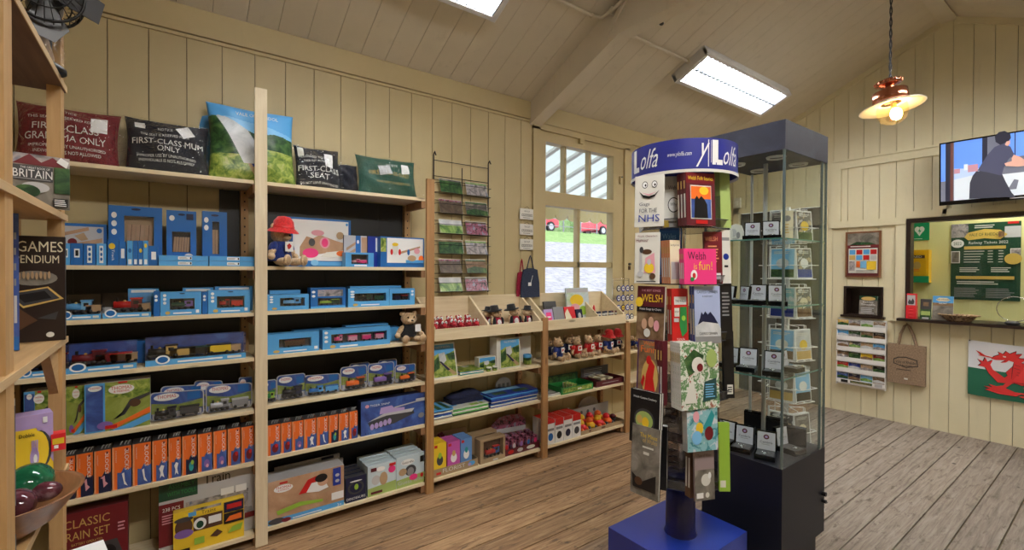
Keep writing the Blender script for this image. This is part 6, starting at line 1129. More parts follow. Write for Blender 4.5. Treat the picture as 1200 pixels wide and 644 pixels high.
def jewel_box(label, x, y, z, rz, s=1.0, name='jewellery_box'):
    o = thing(name, label, 'jewellery box', (cxm+x, cym+y, z+.001), rz, 'open jewellery boxes in the glass case'); w_ = .075*s; d = .075*s; h = .02*s; H = .1*s
    m = MB(); m.box((-w_/2, -d/2, 0), (w_/2, d/2, h), 'gloss_black'); m.box((-w_*.42, -d*.42, h), (w_*.42, d*.42, h+.001), 'dkgrey'); m.obj('base', o, bevel=.002)
    m = MB(); m.box((-w_/2, d/2, 0), (w_/2, d/2+.014*s, H), 'gloss_black'); ld = m.obj('lid', o); ld.rotation_euler = (-.12, 0, 0); m = MB(); m.box((-w_*.44, d/2-.003, h*1.2), (w_*.44, d/2, H*.95), 'silver_card')
    m.prints((-w_*.44, d/2-.003, h*1.2), (1, 0, 0), (0, 0, 1), w_*.88, H*.95-h*1.2, [('e', .5, .74, .16, .14, 'maroon'), ('e', .5, .74, .08, .07, 'violet'), ('t', 'Cambria', .5, .44, .7, .12, 'navy'), ('l', .25, .28, .75, .34, 1, 'grey')]); m.obj('lid_card', ld)
    m = MB(); m.tube([(w_*.2*math.cos(k*.5), -.01+d*.2*math.sin(k*.5), h+.004) for k in range(13)], .0012, 'chrome', 5); m.ell((0, -d*.2, h+.006), (.006, .008, .004), 'steel', 8); m.obj('pendant', o)
def row(z, items, word):
    for i, (x, y, rz, s) in enumerate(items): s *= 1.1; jewel_box(f'open black jewellery box, {ORD[i]} from the left on the {word} of the glass case', x, y, z, rz, s)
q = .25
row(GZ[0], [(-.0, -.15, .35, .95), (.08, -.1, .5, 1.0)], 'top shelf')
row(GZ[1], [(-.15, -.16, -.7, .9), (-.07, -.16, -.5, .9), (.03, -.16, .2, 1.0), (.13, -.14, .5, 1.0)], 'second shelf')
row(GZ[2], [(-.13, -.15, .0, 1.0), (-.01, -.17, .3, 1.1), (.12, -.16, .35, 1.1), (.14, .02, 1.5, 1.0)], 'third shelf')
row(.5885, [(-.14, -.17, .1, 1.15), (-.03, -.17, .25, 1.15), (.09, -.17, .35, 1.15), (.14, .02, 1.4, 1.15)], 'floor')
for i, (x, y, h_) in enumerate([(-.12, .15, .13), (.0, .16, .12), (.1, .15, .1)]):
    m = MB(); m.box((-.055, -.02, 0), (.055, .02, h_), 'gloss_black'); m.box((-.05, -.022, .01), (.05, -.02, h_-.01), 'black'); tag(m.obj('necklace_stand', None, (cxm+x, cym+y, .5895), .3), f'plain black upright display block at the back of the case floor, {ORD[i]} from the left', 'display', 'black blocks in the glass case')
for i, (x, y, c) in enumerate([(-.15, -.15, 'ltpink'), (-.1, -.13, 'ltgrey')]):
    m = MB(); m.prism([(-.04, 0), (.04, 0), (.042, .05), (.03, .085), (0, .095), (-.035, .08)], (0, 0, 0), (1, 0, 0), (0, 0, 1), (0, .02, 0), 'offwhite'); m.front(.08, .09, [('e', .4, .5, .2, .25, c), ('e', .7, .35, .12, .2, 'grey'), ('l', .2, .1, .8, .2, 2, 'grey')])
    tag(m.obj('greeting_card_pack', None, (cxm+x, cym+y, GZ[0]+.001), .3), f'white wrapped card pack on the top glass shelf, {"left" if i == 0 else "right"} one', 'card')
m = MB(); m.box((-.03, 0, 0), (.03, .002, .17), 'cream'); m.front(.06, .17, [('e', .5, .75, .3, .1, 'grey'), ('l', .3, .25, .7, .6, 4, 'gold')]); tag(m.obj('bookmark', None, (cxm+.07, cym+.1, GZ[0]+.001), .4, -.1), 'tall cream bookmark card standing on the top glass shelf', 'card')
# ---------------------------------------------------------------- white wire card spinner behind the case
kx, ky = -1.42, 3.36
cs = thing('card_spinner', 'white wire greeting-card spinner standing behind the glass case', 'card spinner', (kx, ky, 0))
m = MB(); m.lathe([(.22, 0), (.22, .015), (.03, .025), (.03, .03)], 'white', 24); m.tube([(0, 0, .02), (0, 0, 1.98)], .014, 'white_wire', 10); m.obj('stand', cs)
CZs = [1.74, 1.5, 1.245, .97, .7, .42]
faces = [V0-.45, V0+.75, V0+PI-.4, V0+PI+.8]
for k, z in enumerate(CZs):
    m = MB()
    for rz in faces:
        ex = Vector((math.cos(rz), math.sin(rz), 0)); ny = Vector((math.sin(rz), -math.cos(rz), 0))
        for zz, dd in ((0, .135), (.09, .15)):
            P = [ex*sx*.085+ny*dd*q+Vector((0, 0, z+zz)) for sx, q in ((-1, .55), (-1, 1), (1, 1), (1, .55))]; m.tube(P, .003, 'white_wire', 5)
        for sx in (-1, 1): m.tube([ex*sx*.085+ny*.08+Vector((0, 0, z)), ex*sx*.085+ny*.07+Vector((0, 0, z+.22)), ex*sx*.02+Vector((0, 0, z+.22))], .003, 'white_wire', 5)
        m.tube([ny*.135+Vector((0, 0, z)), Vector((0, 0, z+.02))], .003, 'white_wire', 5)
    m.obj('pocket_tier', cs)
    for j, rz in enumerate(faces[:2]):
        pal = [['city', 'cards_a'], ['cards_a', 'sky'], ['sea', 'cards_a'], ['steam', 'sky'], ['stone', 'sky'], ['stone', 'cards_a']][k]; mt = pal[(j+k) % 2]
        m = MB(); n = 4; w_ = .15; h = .2
        for q in range(n): m.box((-w_/2, .008*q, 0), (w_/2, .008*q+.006, h), 'white')
        m.front(w_, h, [('r', .05, .04, .95, .96, mt), ('r', .05, .04, .95, .3, ['grey', 'forest', 'royal', 'bracken', 'gold', 'black'][(k+j) % 6]), ('e', .5, .5, .25, .16, ['offwhite', 'yellow', 'steam', 'white', 'ltgrey', 'cream'][(k*2+j) % 6]), ('l', .15, .8, .85, .9, 2, 'offwhite')])
        ex = Vector((math.cos(rz), math.sin(rz), 0)); ny = Vector((math.sin(rz), -math.cos(rz), 0)); p = Vector((kx, ky, z+.004))+ny*.122
        tag(m.obj('greeting_cards', None, p, rz, -.08), f'stack of greeting cards in the white wire spinner, {ORD[k]} row down, {"left" if j == 0 else "right"} pocket', 'card', 'greeting cards in the wire spinner')
# ---------------------------------------------------------------- end wall: hatch, notices, television
hx0, hx1, hz0, hz1 = HATCH[0], HATCH[1], HATCH[2], HATCH[3]
o = thing('ticket_hatch', 'dark wooden ticket hatch frame and counter with a glass screen in the end wall', 'counter', (0, EY, 0))
m = MB(); t = .035
m.box((hx0-.0, -.03, hz1-t-.005), (hx1, .085, hz1-.001), 'dark_oak'); m.box((hx0, -.03, hz0+.02), (hx0+t, .085, hz1-t), 'dark_oak'); m.box((hx1-t, -.03, hz0+.02), (hx1, .085, hz1-t), 'dark_oak'); m.obj('frame', o, bevel=.003)
m = MB(); m.box((hx0-.05, -.12, hz0-.004), (hx1+.05, .3, hz0+.022), 'dark_oak'); m.obj('counter_top', o, bevel=.004)
m = MB(); m.box((hx0+t, .05, hz0+.022), (hx1-t, .054, hz1-t), 'pane'); gsc = m.obj('glass_screen', o)
m = MB(); m.lathe([(.11, 0), (.115, 0)], 'chrome', 30, (-.68, .049, 1.22), 'y'); m.tube([(-.68+.11*math.cos(k*PI/16), .047, 1.22+.11*math.sin(k*PI/16)) for k in range(33)], .0025, 'chrome', 5); m.obj('speak_hole', gsc)
# unseen office lamp, added to light the room behind the hatch
o = thing('ceiling_light', 'white office ceiling light behind the ticket hatch', 'light', (-.5, 6.45, 2.6)); m = MB(); m.box((-.6, -.1, -.05), (.6, .1, 0), 'enamel_white'); m.obj('housing', o); m = MB(); m.box((-.57, -.08, -.056), (.57, .08, -.051), 'office_light'); m.obj('diffuser', o)
# price poster on the office wall
def wall_thing(name, label, cat, px0, py0, px1, py1, Y, d, face, prints, side=None, group=None):
    a, b = on_y(px0, py0, Y), on_y(px1, py1, Y); w_, h = b[0]-a[0], a[2]-b[2]; m = MB(); m.box((-w_/2, 0, 0), (w_/2, d, h), side or face, front=face); m.front(w_, h, prints)
    return tag(m.obj(name, None, ((a[0]+b[0])/2, Y, b[2])), label, cat, group), w_, h
OY2 = OY-.012
pt = [('r', 0, 0, 1, 1, 'dkgreen'), ('r', .0, .82, .26, 1, 'city'), ('r', .78, .8, 1, .94, 'ltgrey'), ('r', .82, .97, .97, 1, 'red'), ('l', .35, .93, .65, .98, 2, 'offwhite'), ('p', [(.2, .82), (.26, .88), (.5, .92), (.72, .9), (.82, .84), (.72, .78), (.5, .8), (.26, .78)], 'gold_print'), ('t', 'VALE OF RHEIDOL', .5, .85, .46, .06, 'dkgreen'), ('e', .1, .74, .1, .055, 'white'), ('t', '2022', .1, .74, .12, .04, 'dkgreen'), ('t', 'Railway Tickets 2022', .55, .74, .56, .045, 'white'), ('r', .2, .66, .8, .7, 'gold_print'), ('r', .0, .48, .14, .64, 'white'), ('r', .015, .49, .125, .63, 'stone'), ('r', .86, .5, 1, .66, 'white'), ('r', .87, .51, 1, .65, 'city'), ('e', .9, .53, .12, .07, 'gold_print'), ('r', .08, .27, .92, .31, 'gold_print')]
for k in range(5): pt += [('l', .2, .625-.035*k, .5, .645-.035*k, 1, 'offwhite'), ('l', .55, .625-.035*k, .63, .645-.035*k, 1, 'offwhite'), ('l', .7, .625-.035*k, .78, .645-.035*k, 1, 'offwhite')]
pt += [('l', .14, .36, .44, .43, 3, 'offwhite'), ('l', .6, .36, .9, .43, 3, 'offwhite'), ('l', .1, .2, .8, .25, 2, 'offwhite'), ('l', .06, .03, .45, .16, 6, 'grey'), ('l', .53, .03, .95, .16, 6, 'grey'), ('r', .7, .81, .78, .88, 'bracken')]
wall_thing('price_poster', 'dark green railway ticket price poster with a gold banner behind the hatch glass', 'poster', 1115, 263, 1195.5, 353, OY2, .004, 'dkgreen', pt)
wall_thing('first_aid_sign', 'green sign with a white heart above the yellow cabinet behind the hatch', 'sign', 1066, 261.5, 1089, 281, OY2, .004, 'aed_green', [('e', .4, .62, .14, .16, 'white'), ('e', .62, .62, .14, .16, 'white'), ('p', [(.27, .58), (.75, .58), (.51, .24)], 'white'), ('p', [(.54, .72), (.44, .5), (.52, .5), (.47, .34), (.6, .56), (.52, .56)], 'aed_green'), ('l', .2, .06, .8, .12, 1, 'white')])
a, b = on_y(1062, 293, OY-.12), on_y(1088, 331, OY-.12); w_, h = b[0]-a[0], a[2]-b[2]
o = thing('defibrillator_cabinet', 'yellow defibrillator cabinet with a green base strip behind the hatch', 'cabinet', ((a[0]+b[0])/2, OY-.12, b[2])); m = MB(); m.box((-w_/2, 0, 0), (w_/2, .112, h), 'yellow_plastic'); m.box((-w_/2-.001, -.006, 0), (w_/2+.001, .02, h*.2), 'aed_green'); m.obj('body', o, bevel=.012)
m = MB(); m.box((-w_*.42, -.006, h*.25), (w_*.42, .0, h*.92), 'yellow_plastic'); m.front(w_*.84, h*.6, [('r', .1, .82, .9, .98, 'brown'), ('t', 'AED', .5, .9, .5, .1, 'white'), ('e', .5, .45, .2, .2, 'gold'), ('l', .3, .15, .7, .3, 2, 'orange')], -.006, z=h*.25); m.obj('door', o, bevel=.005)
# items on the counter
cz = hz0+.0225
p = on_y(1068, 372, EY-.06); o = thing('collection_box', 'red plastic collection box with stacked rings, left end of the counter', 'box', (-1.375, EY-.045, cz))
m = MB(); m.box((-.04, -.03, 0), (.04, .03, .13), 'rubber_red'); 
for k in range(4): m.ell((0, 0, .02+.032*k), (.044, .036, .014), 'rubber_red', 14)
m.obj('body', o); m = MB(); m.box((-.035, -.028, .13), (.035, .028, .25), 'rubber_red'); m.prints((-.032, -.0285, .135), (1, 0, 0), (0, 0, 1), .064, .1, [('r', 0, 0, 1, 1, 'ltgrey'), ('p', [(.1, .3), (.3, .6), (.5, .4), (.7, .7), (.9, .4), (.8, .1), (.2, .1)], 'dkgrey')]); m.obj('header', o)
def stand_card(label, x, w_, h, face, prints, y=EY-.05, d=.01, name='leaflet', cat='leaflet', z=cz, tilt=-.12, group=None):
    m = MB(); m.box((-w_/2, 0, 0), (w_/2, d, h), 'offwhite', front=face); m.front(w_, h, prints); return tag(m.obj(name, None, (x, y, z+.001), 0, tilt), label, cat, group)
stand_card('dark leaflet over a green one standing beside the red collection box', -1.27, .085, .2, 'forest', [('r', 0, .5, 1, 1, 'dkgrey'), ('r', .25, .65, .75, .85, 'bracken'), ('r', .1, .2, .9, .4, 'lime_soft'), ('r', .2, .02, .8, .1, 'ltgrey')])
stand_card('blue and brown railway leaflet on the counter', -1.145, .15, .235, 'bracken', [('r', 0, .72, 1, 1, 'ltblue'), ('p', [(.15, .84), (.3, .93), (.7, .93), (.85, .84), (.7, .78), (.3, .78)], 'cream'), ('t', 'Vale of Rheidol', .5, .86, .6, .08, 'brown'), ('t', 'RAILWAY', .5, .7, .4, .06, 'white'), ('r', 0, 0, 1, .6, 'stone')])
m = MB(); m.lathe([(.001, .004), (.07, .0), (.085, .02), (.115, .06), (.125, .065), (.11, .055), (.08, .022), (.001, .01)], 'weave', 26)
for k in range(26): a = 2*PI*k/26; m.ell((.12*math.cos(a), .12*math.sin(a), .062), (.012, .012, .007), 'tan', 6)
ob = m.obj('wicker_basket', None, (-1.03, EY-.045, cz)); ob.scale = (1.15, .6, 1); tag(ob, 'low woven basket in front of the railway leaflet on the counter', 'basket')
m = MB(); m.ell((0, 0, .018), (.05, .035, .02), 'dkgrey', 14); m.box((-.09, -.04, 0), (.06, .04, .003), 'black'); tag(m.obj('call_bell', None, (-.68, EY-.06, cz+.001)), 'small dark oval bell on the counter near the right edge', 'bell')
# niche with leaflets
nx0, nx1, nz0, nz1 = NICHE
o = thing('leaflet_niche', 'dark wooden recessed box in the end wall above the leaflet rack', 'niche', ((nx0+nx1)/2, EY, nz0)); w_ = nx1-nx0; h = nz1-nz0; m = MB(); t = .022
for a, b in (((-w_/2, -.02, 0), (w_/2, .15, t)), ((-w_/2, -.012, h-t), (w_/2, .15, h)), ((-w_/2, -.012, t), (-w_/2+t, .15, h-t)), ((w_/2-t, -.012, t), (w_/2, .15, h-t)), ((-w_/2+t, .14, t), (w_/2-t, .15, h-t))): m.box(a, b, 'dark_oak')
m.box((-w_/2-.02, -.045, -.012), (w_/2+.02, .0, .01), 'dark_oak'); m.obj('surround', o, bevel=.002)
for i in range(3): stand_card(f'grey railway leaflet standing in the dark niche, {ORD[i]} from the front', -1.755+.004*i, .16, .2, 'stone', [('r', 0, .78, 1, 1, 'dkgreen'), ('e', .5, .86, .4, .1, 'gold'), ('t', 'Railway', .5, .66, .8, .09, 'white'), ('t', 'Timetable', .5, .54, .8, .08, 'white'), ('l', .1, .06, .9, .4, 4, 'ltgrey')], EY+.0+.025*i, .012, z=nz0+.023, tilt=-.1, group='leaflets in the dark niche')
# framed notice
a, b = on_y(991, 272, EY-.02), on_y(1032, 325, EY-.02); w_, h = b[0]-a[0], a[2]-b[2]; o = thing('framed_notice', 'brown wood framed colour chart notice above the dark niche', 'picture', ((a[0]+b[0])/2, EY-.022, b[2]))
m = MB(); t = .018
for p, q in (((-w_/2, 0, 0), (w_/2, .02, t)), ((-w_/2, 0, h-t), (w_/2, .02, h)), ((-w_/2, 0, t), (-w_/2+t, .02, h-t)), ((w_/2-t, 0, t), (w_/2, .02, h-t))): m.box(p, q, 'frame_wood')
m.obj('frame', o, bevel=.003)
m = MB(); m.box((-w_/2+t, .006, t), (w_/2-t, .012, h-t), 'maroon'); it = [('r', 0, .68, 1, 1, 'stone'), ('p', [(0, .7), (.3, .8), (.7, .78), (1, .7), (1, .68), (0, .68)], 'forest'), ('r', 0, .66, 1, .72, 'dkred'), ('l', .1, .67, .9, .71, 1, 'white'), ('r', .04, .06, .96, .64, 'offwhite')]
for r_i in range(2):
    for c_i in range(4): it.append(('r', .07+.225*c_i, .5-.13*r_i, .26+.225*c_i, .61-.13*r_i, ['ltblue', 'red', 'ltblue', 'red', 'gold', 'ltblue', 'red', 'ltgrey'][c_i+4*r_i]))
it += [('r', .07, .12, .25, .34, 'city'), ('r', .3, .2, .42, .34, 'orange'), ('r', .43, .18, .62, .34, 'sky'), ('r', .63, .14, .93, .34, 'yellow'), ('l', .3, .08, .9, .14, 2, 'grey'), ('r', 0, 0, 1, .05, 'maroon')]
m.front(w_-2*t, h-2*t, it, .006, z=t); m.obj('print', o)
# leaflet rack
a, b = on_y(981, 372, EY-.05), on_y(1037, 459.5, EY-.05); rw, rh = b[0]-a[0], on_y(981, 372, EY-.05)[2]-on_y(1000, 452, EY-.05)[2]; rx, rzb = (a[0]+b[0])/2, on_y(1000, 452, EY-.05)[2]
o = thing('leaflet_rack', 'white wall rack with six rows of tourist leaflets', 'rack', (rx, EY-.004, rzb)); m = MB(); m.box((-rw/2, -.012, 0), (rw/2, 0, rh), 'white')
for k in (-1, 1): m.box((k*rw/2-.003, -.05, 0), (k*rw/2+.003, 0, rh-.03), 'white')
m.obj('back', o); ph = rh/6.25
for r_i in range(6):
    m = MB(); z = rh-ph*(r_i+1)-.005; m.box((-rw/2, -.052, z), (rw/2, -.048, z+ph*(.42 if r_i < 5 else .36)), 'white'); m.box((-rw/2, -.05, z), (rw/2, -.012, z+.004), 'white')
    if r_i == 5: m.prints((-rw/2, -.052, z), (1, 0, 0), (0, 0, 1), rw, ph*.36, [('r', .1, .1, .25, .8, 'black'), ('r', .3, .2, .75, .8, 'dkgreen'), ('t', 'Tourist Information', .52, .5, .4, .4, 'gold'), ('r', .8, .1, .95, .9, 'ltgrey')])
    m.obj('pocket', o)
lc = [['gold', 'city', 'ltgrey', 'bracken'], ['ltblue', 'forest', 'bracken', 'black'], ['ltgrey', 'cards_a', 'tan', 'ltblue'], ['bracken', 'forest', 'yellow', 'dkred'], ['red', 'royal', 'tan', 'black'], ['night_blue', 'navy', 'sky', 'bracken']]
for r_i in range(6):
    for c_i in range(4):
        z = rzb+rh-ph*(r_i+1); hh = ph*.86; wd = rw/4-.006; mt = lc[r_i][c_i]; m = MB(); m.box((-wd/2, 0, 0), (wd/2, .01, hh), 'offwhite', front=mt)
        m.front(wd, hh, [('p', [(0, .62), (.4, .74), (1, .6), (1, .4), (0, .4)], ['forest', 'steam', 'bracken', 'city', 'valley'][(r_i+c_i*2) % 5]), ('t', ['WALES', 'Visit', 'Days Out', 'Mid Wales', 'Coast'][(r_i*2+c_i) % 5], .5, .9, .7, .1, 'white' if mt not in ('ltgrey', 'cards_a', 'yellow') else 'navy')])
        tag(m.obj('leaflet', None, (rx-rw/2+rw*(c_i+.5)/4, EY-.045+.002, z+.001), 0, -.04), f'tourist leaflet in the white wall rack, {ORD[r_i]} row down, {ORD[c_i]} from the left', 'leaflet', 'tourist leaflets in the white rack')
# jute bag
a, b = on_y(1040, 402, EY-.05), on_y(1084, 449, EY-.05); w_, h = b[0]-a[0], on_y(1062, 404, EY-.05)[2]-on_y(1062, 450, EY-.05)[2]
o = thing('jute_bag', 'brown jute shopping bag with black print hanging below the ticket counter', 'bag', ((a[0]+b[0])/2, EY-.05, on_y(1062, 450, EY-.05)[2]))
m = MB(); m.box((-w_/2, 0, 0), (w_/2, .045, h), 'jute'); m.front(w_, h, [('p', [(.17, .62), (.3, .68), (.5, .7), (.8, .64), (.82, .48), (.5, .42), (.17, .5)], 'black'), ('p', [(.19, .6), (.3, .655), (.5, .675), (.78, .62), (.8, .495), (.5, .44), (.19, .515)], 'jute'), ('t', 'Vale of Rheidol', .5, .56, .56, .1, 'black'), ('t', 'RAILWAY', .5, .47, .3, .045, 'black'), ('l', .26, .35, .74, .38, 1, 'black'), ('r', .46, .12, .56, .16, 'offwhite')]); m.obj('body', o, bevel=.008)
for y in (.004, .04): m = MB(); m.tube([(-w_*.22, y, h*.98), (-w_*.16, y, h+.11), (-w_*.06, y+.0, h+.19), (0, .03, h+.205), (w_*.06, y, h+.19), (w_*.18, y, h+.1), (w_*.26, y, h*.98)], .01, 'jute', 8); m.obj('handle', o)
m = MB(); m.cyl((0, .02, h+.215), .006, .03, 'chrome', 8, 'y'); m.obj('hook', o)
# flag of Wales pinned below the counter
a = on_y(1135, 397.5, EY-.012); zt = a[2]; zl = on_y(1136, 461, EY-.012)[2]; fx = a[0]; fh = zt-zl; fw = fh*1.62
o = thing('flag', 'white and green flag with a red dragon pinned on the boards below the counter', 'flag', (fx, EY-.012, zl))
m = MB(); N = 16
def fz(u, v): return (fw*u, -.006-.008*math.sin(u*9)*(1-v*.3)-.004*math.sin(v*7+u*3), fh*v-.02*math.sin(u*PI)*(.4+.6*v))
for j in range(N):
    for i in range(N*2): m.add([fz(i/32, j/16), fz((i+1)/32, j/16), fz((i+1)/32, (j+1)/16), fz(i/32, (j+1)/16)], [(0, 1, 2, 3)], 'flag_green' if j < 8 else 'flag_white', True)
m.obj('cloth', o)
def fpoly(P, mat, k=1): return [(q[0], q[1]-.0022-.0006*k, q[2]) for q in (fz(x, y) for x, y in P)]
D = [ # the dragon, passant: body with neck and head, legs, wing, tail
    [(.3, .5), (.35, .62), (.36, .7), (.32, .72), (.3, .68), (.26, .66), (.3, .72), (.22, .7), (.19, .71), (.21, .76), (.25, .8), (.24, .85), (.28, .82), (.3, .88), (.33, .84), (.38, .9), (.37, .84), (.42, .86), (.39, .78), (.45, .78), (.41, .7), (.47, .69), (.43, .61), (.5, .57), (.62, .58), (.72, .55), (.76, .45), (.72, .34), (.62, .34), (.5, .34), (.42, .3), (.34, .34)],
    [(.34, .5), (.29, .4), (.2, .52), (.18, .6), (.2, .69), (.16, .64), (.14, .72), (.125, .64), (.08, .67), (.11, .6), (.085, .55), (.14, .54), (.17, .44), (.24, .3), (.36, .32)],
    [(.36, .34), (.3, .22), (.37, .17), (.43, .17), (.38, .1), (.25, .1), (.14, .14), (.18, .17), (.13, .2), (.2, .2), (.17, .25), (.23, .23), (.28, .26), (.32, .36)],
    [(.5, .38), (.48, .26), (.56, .18), (.6, .1), (.46, .07), (.4, .1), (.45, .13), (.39, .16), (.46, .18), (.43, .26)],
    [(.7, .4), (.76, .3), (.74, .2), (.8, .12), (.66, .08), (.6, .12), (.68, .15), (.62, .18), (.68, .23), (.64, .34)],
    [(.54, .58), (.48, .7), (.53, .84), (.46, .86), (.55, .92), (.65, .95), (.8, .84), (.74, .8), (.78, .72), (.7, .74), (.72, .64), (.64, .66), (.62, .56)],
    [(.72, .52), (.8, .5), (.86, .6), (.82, .72), (.88, .82), (.95, .8), (.92, .9), (.99, .84), (.96, .74), (.91, .76), (.88, .72), (.91, .6), (.87, .46), (.78, .4), (.72, .42)]]
m = MB()
for i, P in enumerate(D): m.poly(fpoly([(x+(x-.5)*.02, y+(y-.5)*.03) for x, y in P], '', 0), 'black'); m.poly(fpoly(P, '', 1+i*.3), 'flag_red')
for (x, y) in ((.36, .66), (.36, .6), (.36, .54), (.38, .48), (.42, .44), (.57, .72), (.62, .8), (.68, .76)): m.poly(fpoly([(x, y), (x+.045, y-.02), (x+.045, y-.026), (x, y-.008)], '', 6), 'maroon')
m.poly(fpoly([(.275, .79), (.3, .79), (.3, .77), (.28, .77)], '', 6), 'offwhite')
m.poly(fpoly([(.23, .735), (.14, .755), (.1, .8), (.06, .83), (.1, .755), (.08, .74), (.14, .735), (.22, .72)], '', 4), 'flag_red'); m.obj('dragon_emblem', o)
m = MB()
for z in (fh-.005, .01): m.cyl((.01, -.018, z), .005, .012, 'black', 8, 'y')
m.obj('pin', o)
# television
ty = 5.86; a, b = on_y(1101.5, 168.5, ty), on_y(1100.5, 241, ty); tw = 1.02; th = a[2]-b[2]
o = thing('television', 'black wall television showing a person in dark clothes, tilted above the ticket hatch', 'television', (a[0], ty, b[2]), 0, None, .04)
m = MB(); m.box((0, 0, 0), (tw, .04, th), 'gloss_black'); m.box((.1, .04, .1), (tw-.1, .075, th-.1), 'black'); m.obj('case', o, bevel=.004)
m = MB(); m.box((tw/2-.1, .07, th*.3), (tw/2+.1, .2, th*.6), 'black'); m.obj('wall_bracket', o)
def scr(n, c, s=None): glow(n, c, SCREEN_STRENGTH if s is None else s)
scr('screen_blue', (.1, .24, .75)); scr('screen_dark', (.012, .014, .03)); scr('screen_pale', (.35, .45, .7)); scr('screen_white', (.5, .55, .6)); scr('screen_brown', (.1, .035, .03)); scr('screen_skin', (.5, .28, .22)); scr('screen_wall', (.12, .13, .17)); scr('screen_cloth', (.05, .055, .1)); scr('screen_pants', (.03, .032, .05)); scr('screen_pink', (.4, .2, .25))
m = MB(); sw, sh = tw-.024, th-.05; m.box((.012, -.002, .036), (.012+sw, -.0005, .036+sh), 'screen_wall')
m.prints((.012, -.002, .036), (1, 0, 0), (0, 0, 1), sw*.66, sh, [('r', 0, 0, .07, 1, 'screen_wall'), ('r', 0, .35, .05, 1, 'screen_blue'), ('r', .05, 0, .1, 1, 'screen_dark'), ('r', .1, 0, .13, 1, 'screen_brown'), ('r', .14, .45, .42, 1, 'screen_blue'), ('p', [(.14, .55), (.42, .5), (.42, .35), (.14, .35)], 'screen_pale'), ('r', .14, .46, .2, .54, 'screen_pink'), ('r', .28, .46, .38, .58, 'screen_pink'), ('r', .24, .5, .28, .6, 'screen_white'), ('p', [(.14, .0), (.14, .36), (.42, .42), (.5, .0)], 'screen_white'), ('p', [(.42, 1), (.47, 1), (.47, .4), (.42, .4)], 'screen_dark'), ('r', .47, .5, .7, 1, 'screen_wall'), ('r', .66, .62, 1, 1, 'screen_blue'), ('r', .72, .62, .73, 1, 'screen_dark'), ('r', .5, .0, 1, .38, 'screen_white'), ('r', .5, .36, 1, .42, 'screen_wall'), ('p', [(.66, .1), (.72, .26), (.76, .24), (.74, .1)], 'screen_wall'),
    ('p', [(0.363, 0.459), (0.484, 0.451), (0.611, 0.361), (0.645, 0.228), (0.698, 0.049), (0.739, -0.036), (0.645, -0.015), (0.296, 0.006), (0.302, 0.274), (0.329, 0.392)], 'screen_pants'), ('p', [(0.537, 0.819), (0.618, 0.86), (0.685, 0.788), (0.715, 0.667), (0.665, 0.584), (0.625, 0.463), (0.604, 0.338), (0.484, 0.415), (0.376, 0.469), (0.416, 0.57), (0.47, 0.703)], 'screen_cloth'), ('p', [(0.692, 0.671), (0.766, 0.612), (0.833, 0.52), (0.833, 0.453), (0.752, 0.454), (0.645, 0.488), (0.631, 0.532), (0.698, 0.555)], 'screen_skin'), ('p', [(0.665, 0.815), (0.719, 0.666), (0.698, 0.608), (0.651, 0.644), (0.631, 0.764)], 'screen_cloth'), ('p', [(0.548, 0.899), (0.54, 0.995), (0.578, 1.052), (0.631, 1.055), (0.682, 0.996), (0.688, 0.925), (0.665, 0.873), (0.631, 0.857), (0.591, 0.843)], 'screen_dark'), ('p', [(0.647, 0.877), (0.682, 0.892), (0.68, 0.835), (0.658, 0.805), (0.634, 0.829)], 'screen_skin')])
m.prints((.012+sw*.66, -.002, .036), (1, 0, 0), (0, 0, 1), sw*.34, sh, [('r', 0, 0, 1, .5, 'screen_wall'), ('r', 0, .5, .9, 1, 'screen_blue')])
m.obj('screen', o)
m = MB(); m.box((tw*.45, -.002, .01), (tw*.55, 0, .02), 'ltgrey'); m.obj('badge', o)
# ---------------------------------------------------------------- near shelving beside the camera
UY = -.243; UZ = [2.10, 1.712, 1.345, .955, .62]; UX0, UX1 = -1.952, -.72
o = thing('shelving_unit', 'near wooden shelving unit cut off by the left edge, holding books and a bowl', 'shelving', (0, 0, 0))
for x0, x1 in ((-1.948, -1.89), (-1.345, -1.285), (-.78, -.72)):
    m = MB(); m.box((x0, UY-.03, 0), (x1, UY, 2.5), 'honey_z'); m.obj('upright', o, bevel=.002); m = MB(); m.box((x0, UY-.29, 0), (x1, UY-.26, 2.5), 'honey_z'); m.obj('rear_upright', o, bevel=.002)
for k, z in enumerate(UZ):
    m = MB(); m.box((UX0-.003, UY-.262, z-.018), (UX1, UY+.004, z), 'ply_dark' if k == 0 else 'honey_x'); m.box((UX0-.003, UY+.004, z-.018), (UX1, UY+.006, z), 'pine_x'); m.obj('shelf', o)
    m = MB(); m.box((-1.935, UY-.262, z+.002), (-1.91, UY-.03, z+.045), 'honey_x'); m.obj('side_rail', o)
m = MB(); m.prism([(-1.948, 1.345-.02), (-1.948, 1.345-.2), (-1.93, 1.345-.2), (-1.75, 1.345-.02)], (0, UY-.028, 0), (1, 0, 0), (0, 0, 1), (0, .02, 0), 'honey_x')
m.obj('corner_brace', o)
def near_item(name, label, cat, px0, px1, yt, yb, Y, d, face, prints, tilt=-.05, side=None, z=None, rz=0.0, h=None):
    """faces +y: seen from the shop floor, its left edge is at px0"""
    a, b = on_y(px0, (yt+yb)/2, Y), on_y(px1, (yt+yb)/2, Y); t_, b_ = on_y((px0+px1)/2, yt, Y), on_y((px0+px1)/2, yb, Y); w_ = abs(b[0]-a[0]); hh = h or t_[2]-b_[2]; zz = b_[2] if z is None else z
    m = MB(); m.box((-w_/2, 0, 0), (w_/2, d, hh), side or face, front=face); m.front(w_, hh, prints); return tag(m.obj(name, None, ((a[0]+b[0])/2, Y, zz), PI+rz, tilt), label, cat)
